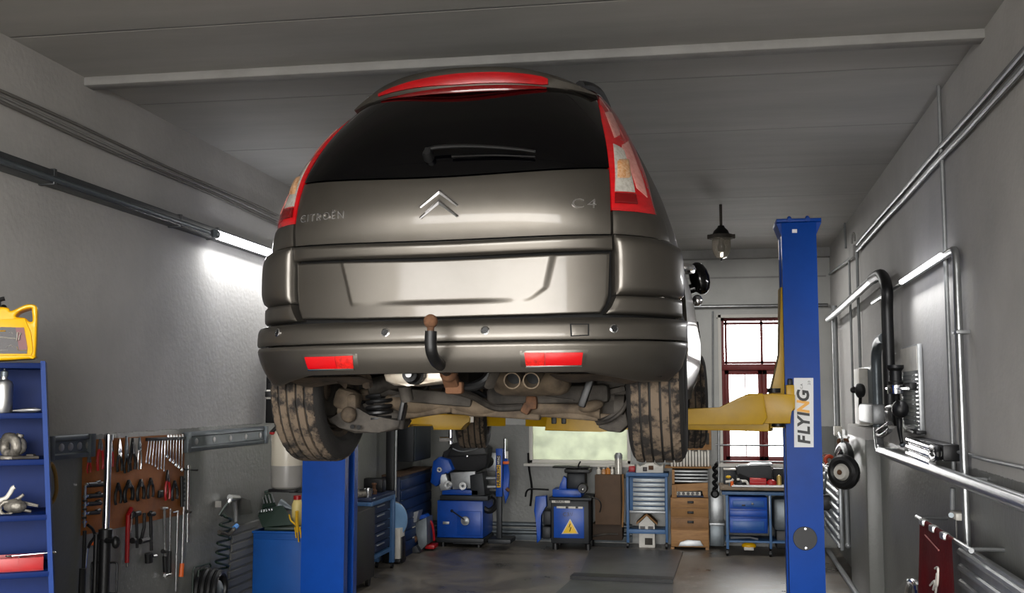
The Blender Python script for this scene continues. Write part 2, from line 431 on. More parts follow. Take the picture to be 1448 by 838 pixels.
MB().box(((a + b) / 2, FARY - .05, c - .015), (b - a + .1, .14, .03), bev=.004).build('window_sill', M_REV, win2)
# ================================================================== the car, up on the lift
CYAW, CROLL = math.radians(2.0), math.radians(-.5)
_c, _s = math.cos(CYAW), math.sin(CYAW)
EX = V((_c * math.cos(CROLL), -_s * math.cos(CROLL), -math.sin(CROLL))); EYC = V((_s, _c, 0)); EZ = EX.cross(EYC)
CAR0 = V((-.832, 6.045, 0)) - EYC * 1.46
def cw(x, y, z): return CAR0 + EX * x + EYC * y + EZ * z
def tocar(w): d = V(w) - CAR0; return V((d.dot(EX), d.dot(EYC), d.dot(EZ)))
def carY(px, py, yc):
    d = ray(px, py); return EYEP + d * ((CAR0 + EYC * yc - EYEP).dot(EYC) / d.dot(EYC))
def cl(px, py, yc): return tocar(carY(px, py, yc))
def mono(kn):
    xs = [q[0] for q in kn]; ys = [q[1] for q in kn]; n = len(xs)
    d = [(ys[i + 1] - ys[i]) / (xs[i + 1] - xs[i]) for i in range(n - 1)]
    m = [d[0]] + [0 if d[i - 1] * d[i] <= 0 else 2 * d[i - 1] * d[i] / (d[i - 1] + d[i]) for i in range(1, n - 1)] + [d[-1]]
    def F(x):
        if x <= xs[0]: return ys[0]
        if x >= xs[-1]: return ys[-1]
        for i in range(n - 1):
            if x <= xs[i + 1]:
                h = xs[i + 1] - xs[i]; t = (x - xs[i]) / h
                return (2 * t ** 3 - 3 * t * t + 1) * ys[i] + (t ** 3 - 2 * t * t + t) * h * m[i] + (-2 * t ** 3 + 3 * t * t) * ys[i + 1] + (t ** 3 - t * t) * h * m[i + 1]
    return F
YR = mono([(1.7, -.69), (2.08, -.70), (2.30, -.70), (2.48, -.725), (2.66, -.69), (2.76, -.645), (2.86, -.58), (2.96, -.49), (3.06, -.38), (3.13, -.27), (3.18, -.12)])
WW = mono([(1.70, .73), (1.8, .80), (1.9, .85), (2.0, .87), (2.3, .868), (2.42, .852), (2.5, .828), (2.6, .795), (2.7, .752), (2.8, .705), (2.9, .655), (3.0, .602), (3.08, .55), (3.14, .47), (3.18, .36)])
BY = mono([(1.80, -.66), (1.84, -.715), (1.88, -.755), (1.94, -.785), (2.0, -.795), (2.05, -.79), (2.075, -.765), (2.09, -.72)])
BW = mono([(1.80, .84), (1.9, .885), (2.0, .905), (2.2, .905)])
TAU = mono([(2.2, .0), (2.4, .012), (2.6, .05), (3.1, .06)])
def S(s, z, k='body'):
    Wf, Yf, D = (WW, YR, .62) if k == 'body' else (BW, BY, .70)
    w = Wf(z); y0 = Yf(z) + D; sg = 1 if s >= 0 else -1; a = abs(s)
    if a <= 1:
        th = a * PI / 2; r = ((math.sin(th) / w) ** 3 + (max(math.cos(th), 0) / D) ** 3) ** (-1 / 3)
        x, y = r * math.sin(th), y0 - r * math.cos(th)
    else: x, y = w, y0 + a - 1
    if y > y0: x *= 1 - TAU(z) * (y - y0)
    if y > 2.5: x *= 1 - ((y - 2.5) / 1.1) ** 3 * .35
    zz = z
    if y > 1.3:
        t = min(1, (y - 1.3) / 2.2); g = 1 - .62 * (t * t * (3 - 2 * t)); zb = 2.0
        if z > zb: zz = zb + (z - zb) * g
    return V((sg * x, y, zz))
def SN(s, z, k='body'):
    e = 1e-3
    n = (S(s + e, z, k) - S(s - e, z, k)).cross(S(s, z + e, k) - S(s, z - e, k))
    return n.normalized()
def SW(s, z, off=0.0, k='body'):
    p = S(s, z, k) + (SN(s, z, k) * off if off else V((0, 0, 0)))
    return cw(p.x, p.y, p.z)
def hit(px, py, k='body', s0=.3, z0=2.4):
    x = [s0, z0]
    def F(a, b): q = project(SW(a, b, 0, k)); return q[0] - px, q[1] - py
    for _ in range(30):
        f0 = F(*x); fa = F(x[0] + 1e-4, x[1]); fb = F(x[0], x[1] + 1e-4)
        a, b, c, d = (fa[0] - f0[0]) / 1e-4, (fb[0] - f0[0]) / 1e-4, (fa[1] - f0[1]) / 1e-4, (fb[1] - f0[1]) / 1e-4
        det = a * d - b * c
        if abs(det) < 1e-6: break
        ds = (d * f0[0] - b * f0[1]) / det; dz = (a * f0[1] - c * f0[0]) / det
        cl_ = lambda v: max(-.12, min(.12, v))
        x = [x[0] - cl_(ds), x[1] - cl_(dz)]
        if abs(ds) + abs(dz) < 1e-6: break
    return x[0], x[1]
def hits(l, k='body', s0=.5, z0=2.5): return [hit(a, b, k, s0, z0) for a, b in l]
def poly_at(pl, t):
    L = [0]
    for a, b in zip(pl, pl[1:]): L.append(L[-1] + math.hypot((b[0] - a[0]) * .8, b[1] - a[1]))
    T = t * L[-1]
    for i in range(len(pl) - 1):
        if T <= L[i + 1] + 1e-12:
            u = 0 if L[i + 1] == L[i] else (T - L[i]) / (L[i + 1] - L[i])
            return (pl[i][0] + (pl[i + 1][0] - pl[i][0]) * u, pl[i][1] + (pl[i + 1][1] - pl[i][1]) * u)
    return pl[-1]
def patch(bot, right, top, left, off=0.0, k='body', nu=24, nv=12, rim=.02, crown=0.0, disp=None, mirror=False, soft=.004):
    """panel over the body surface bounded by four lines; right and left run upward, bot and top run left to right"""
    P = [[None] * (nu + 1) for _ in range(nv + 1)]
    c00, c10, c01, c11 = bot[0], bot[-1], top[0], top[-1]
    for j in range(nv + 1):
        v = j / nv
        for i in range(nu + 1):
            u = i / nu
            b, t_, l, r = poly_at(bot, u), poly_at(top, u), poly_at(left, v), poly_at(right, v)
            P[j][i] = tuple((1 - v) * b[q] + v * t_[q] + (1 - u) * l[q] + u * r[q] - ((1 - u) * (1 - v) * c00[q] + u * (1 - v) * c10[q] + (1 - u) * v * c01[q] + u * v * c11[q]) for q in (0, 1))
    mb = MB(); bm = mb.bm; sg = -1 if mirror else 1
    def pos(i, j, d):
        s, z = P[j][i]
        return SW(sg * s, z, d, k)
    vs = []
    for j in range(nv + 1):
        row = []
        for i in range(nu + 1):
            u, v = i / nu, j / nv
            e = off + crown * (1 - (2 * u - 1) ** 4) * (1 - (2 * v - 1) ** 4)
            if disp: e += disp(P[j][i][0], P[j][i][1])
            if soft and (i in (0, nu) or j in (0, nv)): e -= soft
            row.append(bm.verts.new(pos(i, j, e)))
        vs.append(row)
    for j in range(nv):
        for i in range(nu): bm.faces.new((vs[j][i], vs[j][i + 1], vs[j + 1][i + 1], vs[j + 1][i]))
    if rim:
        loop = [(i, 0) for i in range(nu)] + [(nu, j) for j in range(nv)] + [(i, nv) for i in range(nu, 0, -1)] + [(0, j) for j in range(nv, 0, -1)]
        A = [vs[j][i] for i, j in loop]; B = [bm.verts.new(pos(i, j, off - rim)) for i, j in loop]
        mb.bridge(A, B)
    return mb
WO = mono([(1.8, .85), (2.0, .875), (2.3, .89), (2.5, .885), (2.66, .845), (2.8, .785), (2.95, .715), (3.06, .655), (3.13, .56), (3.17, .45)])
def sx(x, z, k='body'):
    sg = 1 if x >= 0 else -1; lo, hi = 0.0, 1.0; x = abs(x)
    for _ in range(30):
        m = (lo + hi) / 2
        if S(m, z, k).x < x: lo = m
        else: hi = m
    return sg * (lo + hi) / 2
def ox(s, z):
    th = abs(s) * PI / 2; r = ((math.sin(th) / WO(z)) ** 3 + (max(math.cos(th), 0) / .75) ** 3) ** (-1 / 3)
    return (1 if s >= 0 else -1) * r * math.sin(th)
def cv(pl): return [(sx(ox(a, b), b), b) for a, b in pl]
def cpatch(b, r, t, l, **kw): return patch(cv(b), cv(r), cv(t), cv(l), **kw)
def quad(p, **kw):
    """p: four (s,z): bottom-left, bottom-right, top-right, top-left"""
    return patch([p[0], p[1]], [p[1], p[2]], [p[3], p[2]], [p[0], p[3]], **kw)
M_PAINT = mat('taupe_metallic_paint', '5f5b55', .42, .85, coat=.25, dirt=.25, dirtcol='4c463e', scale=3, bump=.02, bscale=300)
M_GAP = mat('black_recess', '070707', .8)
M_BLKP = mat('black_plastic', '101011', .45, bump=.1, bscale=300)
M_BLKG = mat('black_gloss', '050506', .12)
M_GLASS = mat('privacy_glass', '020203', .04, spec=.35)
M_CHROME = mat('chrome', 'd8d8da', .12, 1.0)
M_REDL = mat('red_lens', 'b30d14', .12, coat=.6, dirt=.35, dirtcol='5c060a', scale=14, stretch=(1, 1, 4))
M_REDBAR = mat('brake_light_red', 'a80c13', .3, dirt=.5, dirtcol='6a070b', scale=10, stretch=(1, 1, 5))
M_REDB = mat('bright_red_lens', 'bd0911', .22, coat=.5)
M_REDD = mat('dark_red_lens', '6a0609', .15, coat=.5)
M_REDM = mat('mottled_red_lens', 'd6201c', .2, coat=.5, dirt=.9, dirtcol='8c1512', scale=70)
M_PINK = mat('pink_reflector', 'cf8f86', .25, .1, coat=.5, dirt=.5, dirtcol='a85a52', scale=60)
M_CLEAR = mat('clear_lens', 'c6c2b8', .18, .2, coat=.6, dirt=.6, dirtcol='8d8880', scale=60)
M_AMBER = mat('amber_bulb', 'b07a4a', .3, dirt=.6, dirtcol='d8c8b0', scale=80)
CAR = thing('car', 'taupe grey people carrier raised on the two-post lift, seen from behind and below', 'car', cw(0, 1.3, 1.5), -CYAW)
YEND = 3.45
LO = hits([(928, 304), (920, 275), (910, 243), (893, 205), (872, 168)], s0=.6, z0=2.6) + [(.71, 3.05), (.68, 3.10)]   # outer edge of the right light
LI = hits([(863.5, 297), (861, 240), (856, 200), (850, 170)], s0=.49, z0=2.7) + [(.60, 3.0), (.635, 3.10)]           # inner edge
lo_f = mono(sorted([(b, a) for a, b in LO]))
ZT = 3.165
def s_start(z): return .74 if z < LO[0][1] else lo_f(min(z, LO[-1][1]))
WZ, WR_ = 1.90, .372
def side(sgn):
    mb = MB(); bm = mb.bm
    zs = [1.71, 1.75, 1.79, 1.83, 1.87, 1.91, 1.95, 1.99, 2.03, 2.07, 2.11, 2.15, 2.19, 2.23, 2.27, 2.31, 2.35, 2.40, 2.44, 2.48, 2.52, 2.56, 2.6, 2.65, 2.7, 2.75, 2.8, 2.85, 2.9, 2.95, 3.0, 3.05, 3.1, 3.14, ZT]
    nu = 110; vs = []
    for z in zs:
        yo = YR(z) + .62; s1 = 1 + YEND - yo; s0 = s_start(z); row = []
        for i in range(nu + 1):
            t = i / nu; s = s0 + (s1 - s0) * (t ** 1.15)
            row.append(bm.verts.new(S(sgn * s, z)))
        vs.append(row)
    bad = []
    for v in bm.verts:
        for wy in (0, 2.73):
            dy, dz = v.co.y - wy, v.co.z - WZ
            r = math.hypot(dy, dz)
            if WR_ * .985 > r > WR_ - .075 and r > 0:
                v.co.y = wy + dy / r * WR_; v.co.z = WZ + dz / r * WR_
    for j in range(len(zs) - 1):
        for i in range(nu):
            q = (vs[j][i], vs[j][i + 1], vs[j + 1][i + 1], vs[j + 1][i])
            c = sum((v.co for v in q), V((0, 0, 0))) / 4
            if any(math.hypot(c.y - wy, c.z - WZ) < WR_ - .004 for wy in (0, 2.73)): continue
            if c.y < 0.1 and c.z < 2.10: continue
            if c.y > 2.8 and c.z < 1.85: continue
            bm.faces.new(q)
    for v in [v for v in bm.verts if not v.link_faces]: bm.verts.remove(v)
    # inward lip all round so the sheet has thickness
    ed = [e for e in bm.edges if len(e.link_faces) == 1]
    r = bmesh.ops.extrude_edge_only(bm, edges=ed)
    for v in [g for g in r['geom'] if isinstance(g, bmesh.types.BMVert)]: v.co.x -= sgn * .03
    for v in bm.verts: v.co = cw(*v.co)
    return mb
for sg in (-1, 1): side(sg).build('body_side', M_PAINT, CAR, ang=50)
# dark core behind the rear panels
mb = MB(); mb.grid(lambda u, v: SW(-.98 + 1.96 * u, 1.9 + (3.12 - 1.9) * v, -.035), 48, 40); mb.build('inner_shell', M_GAP, CAR)
# roof, screen and bonnet cap
def roof(u, v):
    z = ZT; yo = YR(z) + .62; s1 = 1 + YEND - yo; s = s_start(z) + (s1 - s_start(z)) * v
    a = S(s, z); p = V(((2 * u - 1) * a.x, a.y, a.z + .05 * (1 - (2 * u - 1) ** 2)))
    if v == 0: p.y -= .16 * (1 - (2 * u - 1) ** 2)
    return cw(*p)
mb = MB(); mb.grid(roof, 16, 40); mb.build('roof', M_PAINT, CAR, ang=60)
mb = MB(); mb.grid(lambda u, v: (lambda a: cw((2 * u - 1) * a.x, a.y + .1 * (1 - (2 * u - 1) ** 2), a.z))(S(1 + YEND - YR(1.8 + v * (ZT - 1.8)) - .62, 1.8 + v * (ZT - 1.8))), 16, 14); mb.build('front_panel', M_PAINT, CAR, ang=60)
# tailgate
E_ = .4925
zg = lambda s: 2.627 + .032 * (s / E_) ** 2
zst = lambda s: 2.377 + .012 * (s / E_) ** 2
zsb = lambda s: 2.314 + .014 * (s / E_) ** 2
def hline(f, s0, s1, n=16, d=0): return [(s0 + (s1 - s0) * i / n, f(s0 + (s1 - s0) * i / n) + d) for i in range(n + 1)]
s_top = .472
mb = cpatch(hline(zst, -E_, E_, d=.004), [(E_, zst(E_) + .004), (E_ + .002, zg(E_) - .004)], hline(zg, -E_ - .002, E_ + .002, d=-.004), [(-E_, zst(E_) + .004), (-E_ - .002, zg(E_) - .004)], nu=40, nv=12, soft=.003)
TG = mb.build('tailgate', M_PAINT, CAR, ang=50)
Zt = 3.1
mb = cpatch(hline(zg, -E_ - .002, E_ + .002, d=.002), [(E_ + .002, zg(E_) + .002), (.492, 2.77), (.484, 2.88), (s_top, 3.04), (s_top, Zt)], [(-s_top, Zt), (s_top, Zt)], [(-E_ - .002, zg(E_) + .002), (-.492, 2.77), (-.484, 2.88), (-s_top, 3.04), (-s_top, Zt)], nu=40, nv=24, soft=.002, off=.001)
GLASS = mb.build('rear_window', M_GLASS, TG, ang=60, label='black tinted rear window')
mb = cpatch(hline(zsb, -E_, E_, d=.004), [(E_, zsb(E_) + .004), (E_, zst(E_) - .002)], hline(zst, -E_, E_, d=-.002), [(-E_, zsb(E_) + .004), (-E_, zst(E_) - .002)], nu=40, nv=8, off=.016, crown=.008, rim=.03, soft=.008)
mb.build('handle_strip', M_PAINT, TG, ang=60)
def sstep(a, b, x): t = max(0, min(1, (x - a) / (b - a))); return t * t * (3 - 2 * t)
def plate(s, z):
    zl = 2.149; x = S(s, z).x
    sl = -.413 + (2.316 - z) / .167 * .044; sr = .415 - (2.32 - z) / .14 * .033 - max(0, (2.19 - z)) / .045 * .05
    a = sstep(sl - .003, sl + .006, x) * (1 - sstep(sr - .012, sr + .022, x)) * sstep(zl - .014, zl + .008, z)
    return a * (-.007 + .014 * (abs(x) / .4) ** 2)
R_ = [(.461, 2.096), (.474, 2.125), (.482, 2.16), (.487, zsb(E_) - .006)]
mb = cpatch([(-.466, 2.1), (-.3, 2.09), (0, 2.086), (.3, 2.089), (.461, 2.096)], R_, hline(zsb, -.488, .487, d=-.006), [(-.466, 2.1), (-.48, 2.14), (-.485, 2.2), (-.488, zsb(E_) - .006)], nu=220, nv=50, disp=plate, soft=.004, rim=.03)
mb.build('lower_tailgate', M_PAINT, CAR, ang=50)
# lettering and badge
def on_body(xc, zc, w, k='body', off=.0):
    def f(u, v, d): return SW(sx(xc + u * w, zc + v, k), zc + v, off + d, k)
    return f
text_mb('CITROËN', .043, .005, on_body(-.495, 2.494, 1.02), spacing=1.18).build('lettering', M_CHROME, TG, label='chrome maker lettering')
text_mb('C4', .052, .005, on_body(.536, 2.502, 1.35), spacing=1.2).build('lettering', M_CHROME, TG, label='chrome model lettering')
mb = MB()
for dz in (0, -.040):
    for sgn in (-1, 1):
        pts = [(0, .073), (0, .054), (.070, .002), (.077, .008)]
        o = (-.006, 2.500 + dz)
        sp = lambda a, b: sx(o[0] + sgn * a, o[1] + b)
        A = [mb.bm.verts.new(SW(sp(a, b), o[1] + b, .002)) for a, b in pts]
        B = [mb.bm.verts.new(SW(sp(a, b), o[1] + b, .007)) for a, b in pts]
        mid = [mb.bm.verts.new(SW(sp(0, .0635), o[1] + .0635, .013)), mb.bm.verts.new(SW(sp(.0735, .005), o[1] + .005, .009))]
        mb.bridge(A, B); mb.cap(A)
        mb.bm.faces.new((B[0], mid[0], mid[1], B[3])); mb.bm.faces.new((mid[0], B[1], B[2], mid[1])); mb.bm.faces.new((B[3], mid[1], B[2]))
mb.build('double_chevron_badge', M_CHROME, TG, ang=10, label='chrome double chevron badge')
# rear wiper
wp = hits([(607, 224), (609, 219), (622, 216), (660, 214.5), (700, 216), (735, 219), (757, 222)], s0=0, z0=2.7)
mb = MB(); mb.tube(spline([SW(a, b, .034) for a, b in wp[1:]], 5), lambda i: .0115 - i * .0002, 8, flat=.8)
mb.lathe([(0, 0), (.021, 0), (.021, .03), (.014, .045), (0, .047)], SW(*wp[0], .0), SN(*wp[0]), 16)
mb.tube([SW(*wp[0], .034), SW(wp[1][0], wp[1][1], .036)], .014, 8)
WIP = mb.build('wiper', M_BLKP, TG)
bl = hits([(640, 224), (700, 222), (757, 224)], s0=0, z0=2.7)
MB().tube(spline([SW(a, b, .014) for a, b in bl], 6), .006, 6).build('wiper_blade', M_BLKG, WIP)
# quarter bulges, strips beside the tailgate
for mir in (False, True):
    zq0, zq1 = 2.164, 2.390
    I = lambda x, z: (sx(x, z), z)
    mb = patch([I(.641, zq0), (.86, zq0 + .004)], [(.86, zq0 + .004), (.86, zq1 - .015)], [I(.639, zq1), (.68, zq1 - .002), (.76, zq1 - .008), (.86, zq1 - .015)], [I(.641, zq0), I(.639, zq1)], off=.022, crown=.020, rim=.06, soft=.010, nu=36, nv=16, mirror=mir)
    mb.build('rear_quarter_panel', M_PAINT, CAR, ang=60)
    mb = patch([I(.604, 2.092), (.84, 2.092)], [(.84, 2.092), (.84, 2.162)], [I(.641, 2.16), (.84, 2.162)], [I(.604, 2.092), I(.624, 2.12), I(.641, 2.16)], off=.022, crown=.004, rim=.06, soft=.005, nu=30, nv=8, mirror=mir)
    mb.build('rear_quarter_panel', M_PAINT, CAR, ang=60)
    mb = patch([I(.639, 2.394), (.80, 2.390)], [(.80, 2.390), (.80, LO[0][1] - .002)], [(LI[0][0] + .006, LI[0][1] - .002), LO[0][0:1] + (LO[0][1] - .002,), (.80, LO[0][1] - .002)], [I(.639, 2.394), (LI[0][0] + .006, LI[0][1] - .002)], off=.006, rim=.03, nu=24, nv=8, mirror=mir, soft=.003)
    mb.build('rear_quarter_panel', M_PAINT, CAR, ang=60)
# tail lights
for mir in (False, True):
    mb = patch([(LI[0][0] + .003, LI[0][1]), LO[0]], LO, [(LI[-1][0] + .003, LI[-1][1]), LO[-1]], [(a + .003, b) for a, b in LI], off=.006, rim=.04, crown=.008, nu=14, nv=40, mirror=mir, soft=.005)
    TL = mb.build('tail_light', M_REDL, CAR, ang=60)
    for pts, m, nm in (([(866, 198), (874.5, 194), (862, 160), (853, 162)], M_PINK, 'reflector_strip'), ([(897, 268), (912, 281), (885, 201), (874, 208)], M_PINK, 'reflector_strip'),
                       ([(868, 272), (895, 274), (880, 214), (864.5, 206)], M_CLEAR, 'reversing_lens'), ([(868, 288), (899, 290), (896, 276), (868, 274)], M_REDD, 'lower_lens')):
        q = hits(pts, s0=.53, z0=2.65)
        LN = quad(q, off=.0155, rim=.008, nu=8, nv=14, mirror=mir, soft=.002).build(nm, m, TL, ang=60)
        if nm == 'reversing_lens' and False: pass
    q = hits([(870, 255), (889, 255), (886, 228), (869, 228)], s0=.53, z0=2.65)
    quad(q, off=.0185, rim=.004, nu=6, nv=8, mirror=mir, crown=.006).build('bulb', M_AMBER, TL, ang=60)
# rear spoiler with the high brake light
def sp_pt(u, t):
    x = (2 * u - 1) * .535; q = abs(x) / .535
    yf = -.425 + .215 * q ** 2.2; zt = 3.140 - .088 * q ** 3.0; zb = 3.030 + .014 * q * q
    prof = [(yf + .16, zb - .012), (yf + .03, zb), (yf + .004, zb + (zt - zb) * .35), (yf, zb + (zt - zb) * .8), (yf + .012, zt), (yf + .10, zt + .018 - .012 * q), (yf + .32, zt + .03 - .02 * q), (yf + .34, zb + .0)]
    return x, prof[t]
mb = MB(); rows = []
N = 44
for i in range(N + 1):
    rows.append([mb.bm.verts.new(cw(sp_pt(i / N, t)[0], *sp_pt(i / N, t)[1])) for t in range(8)])
for a, b in zip(rows, rows[1:]): mb.bridge(a, b)
mb.cap(rows[0]); mb.cap(rows[-1], True)
SPO = mb.build('roof_spoiler', M_PAINT, CAR, ang=40)
def barlight(u0, u1, a, b, off, n=30):
    mb = MB(); rw = []
    for i in range(n + 1):
        u = u0 + (u1 - u0) * i / n; x = (2 * u - 1) * .535; q = abs(x) / .535
        yf = -.425 + .215 * q ** 2.2; zt = 3.140 - .088 * q ** 3.0; zb = 3.030 + .014 * q * q
        e = min(1, i / (n * .5) * .55 + .45, (n - i) / 1.5 + .7)
        zm = zb + (zt - zb) * (a + b) / 2; h = (zt - zb) * (b - a) / 2 * e
        rw.append([mb.bm.verts.new(cw(x, yf + .03, zm - h)), mb.bm.verts.new(cw(x, yf - off, zm - h * .9)), mb.bm.verts.new(cw(x, yf - off - .004, zm)), mb.bm.verts.new(cw(x, yf - off, zm + h * .9)), mb.bm.verts.new(cw(x, yf + .03, zm + h))])
    for p, q in zip(rw, rw[1:]): mb.bridge(p, q)
    mb.cap(rw[0]); mb.cap(rw[-1], True); return mb
BRK = barlight(.14, .83, .30, .76, .006).build('brake_light_and_reflection', M_REDBAR, SPO, ang=50)
barlight(.16, .825, .0, .25, .004).build('brake_light_and_reflection', M_REDD, SPO, ang=50)  # dim lower bar: reflection of the brake light built as a solid strip
# black pillar tops and roof rails
for sg in (-1, 1):
    mb = MB(); mb.tube(spline([SW(sg * .50, 3.085, .012), SW(sg * .58, 3.10, .018), SW(sg * .8, 3.115, .02), cw(sg * .5, .8, 3.16), cw(sg * .5, 1.4, 3.15)], 6), .024, 8); mb.build('roof_rail', M_BLKP, CAR)
    # side windows
    mb = quad([(1.02, 2.60), (2.9, 2.55), (2.5, 2.98), (1.0, 2.93)], off=.004, nu=30, nv=8, mirror=sg < 0); mb.build('side_window', M_GLASS, CAR, ang=60)
    # mirror
    p = S(sg * (1 + 2.05), 2.48)
    mb = MB(); mb.sphere(cw(sg * .885, 2.02, 2.50), .12, (.52, .55, .86), M=Matrix.Rotation(sg * -.25, 3, 'Y')); mb.cyl(cw(sg * .78, 2.02, 2.42), cw(sg * .88, 2.02, 2.45), .03)
    MIR = mb.build('door_mirror', M_BLKG, CAR)
    MB().sphere(cw(sg * .87, 1.97, 2.36), .035, (.9, .7, 1)).build('mirror_lamp', M_CHROME, MIR)
    mb = MB(); q = S(sg * 1.75, 2.40); mb.tube(spline([cw(q.x - sg * .01, q.y - .09, q.z), cw(q.x + sg * .035, q.y - .07, q.z), cw(q.x + sg * .035, q.y + .07, q.z), cw(q.x - sg * .01, q.y + .09, q.z)], 5), .016, 8); mb.build('door_handle', M_CHROME, CAR)
# bumper
SE = .86
mb = patch([(-SE, 2.0)] + [(x, 1.994) for x in (-.5, 0, .5)] + [(SE, 2.0)], [(SE, 2.0), (SE, 2.085)], [(-SE, 2.085), (-.5, 2.078), (0, 2.076), (.5, 2.078), (SE, 2.085)], [(-SE, 2.0), (-SE, 2.085)], k='bump', nu=70, nv=10, rim=.1, soft=.003)
BU = mb.build('bumper', M_PAINT, CAR, ang=50)
mb = patch([(-.74, 1.838), (-.6, 1.835), (-.44, 1.872), (0, 1.876), (.44, 1.872), (.6, 1.835), (.74, 1.838)], [(.74, 1.838), (SE - .02, 1.9), (SE, 1.992)], [(-SE, 1.992), (-.5, 1.986), (0, 1.986), (.5, 1.986), (SE, 1.992)], [(-.74, 1.838), (-SE + .02, 1.9), (-SE, 1.992)], k='bump', nu=90, nv=18, rim=.06, soft=.006)
BL = mb.build('lower_bumper', M_PAINT, CAR, ang=50)
for mir in (False, True):
    q = hits([(737, 519), (828, 517), (832, 494), (735, 496)], 'bump', .35, 1.93)
    hs = quad(q, off=.004, k='bump', nu=10, nv=5, rim=.02, mirror=mir, soft=.004).build('fog_light_surround', M_PAINT, BL, ang=40)
    q = hits([(771, 516), (822, 514.5), (824, 497.5), (771, 498)], 'bump', .35, 1.93)
    FL_ = quad(q, off=.009, k='bump', nu=8, nv=4, rim=.02, mirror=mir, soft=.002).build('fog_light', M_REDB, CAR, ang=40)
    q = hits([(744, 516), (770.4, 516), (770.4, 498), (741.5, 498)], 'bump', .3, 1.93)
    quad(q, off=.009, k='bump', nu=6, nv=4, rim=.02, mirror=mir, soft=.002).build('mottled_lens', M_REDM, FL_, ang=40)
    mb = quad([(q[0][0] - .002, q[0][1] - .007)] + hits([(823, 517)], 'bump', .4, 1.9) + hits([(823, 515)], 'bump', .4, 1.9) + [q[0]], off=.009, k='bump', nu=8, nv=2, rim=.01, mirror=mir, soft=.001); mb.build('chrome_edge', M_CHROME, FL_, ang=40)
for px, py in ((545, 470), (686, 467), (868, 464.5), (393, 470)):
    s, z = hit(px, py, 'bump', .3 if px > 600 else -.4, 2.03)
    p, n = SW(s, z, .0, 'bump'), EX * SN(s, z, 'bump').x + EYC * SN(s, z, 'bump').y + EZ * SN(s, z, 'bump').z
    mb = MB(); mb.lathe([(.0165, -.004), (.0165, .003), (.012, .005), (.011, .001)], p, n, 20); o = mb.build('parking_sensor', M_CHROME, BU)
    MB().lathe([(.011, 0), (.011, .003), (.004, .003), (.004, .006), (0, .006)], p, n, 16).build('sensor_eye', M_BLKP, o)
q = hits([(809, 474), (831, 473), (831, 459), (808, 459)], 'bump', .4, 2.03)
quad([(q[0][0] - .004, q[0][1] - .004), (q[1][0] + .004, q[1][1] - .004), (q[2][0] + .004, q[2][1] + .004), (q[3][0] - .004, q[3][1] + .004)], off=.0012, k='bump', nu=4, nv=4, rim=.006, soft=0).build('cover_gap', M_GAP, BU)
quad(q, off=.0035, k='bump', nu=6, nv=6, rim=.006, soft=.001).build('towing_eye_cover', M_PAINT, BU)
# ------------------------------------------------------------------ wheels
M_TYRE = mat('tyre_rubber', '1b1917', .8, dirt=.0, bump=.15, bscale=120)
M_TREAD = mat('dusty_tread', '5f5244', .9, dirt=1.0, dirtcol='1d1916', scale=11, lo=.47, hi=.58, bump=.3, bscale=60)
M_DUSTB = mat('dusty_brown_steel', '493d31', .85, .2, dirt=1.0, dirtcol='1d1814', scale=8, bump=.4, bscale=40)
M_DUSTG = mat('dusty_grey_metal', '48433d', .75, .3, dirt=1.0, dirtcol='1f1c19', scale=7, bump=.3, bscale=40)
M_TANM = mat('tan_dusty_metal', '655848', .8, .2, dirt=1.0, dirtcol='30271f', scale=7, bump=.25, bscale=30)
M_DARKU = mat('grimy_underside', '15120f', .9, dirt=.8, dirtcol='282019', scale=5, bump=.3, bscale=20)
M_RUST = mat('rusty_iron', '6b4a33', .85, .2, dirt=.9, dirtcol='3a2a20', scale=14, bump=.4, bscale=50)
M_ALLOY = mat('silver_alloy', '9c9c9e', .3, .85)
M_SHIELD = mat('bright_heat_shield', 'c9c1b4', .32, .8, dirt=.6, dirtcol='a98b6a', scale=7, bump=.15, bscale=18)
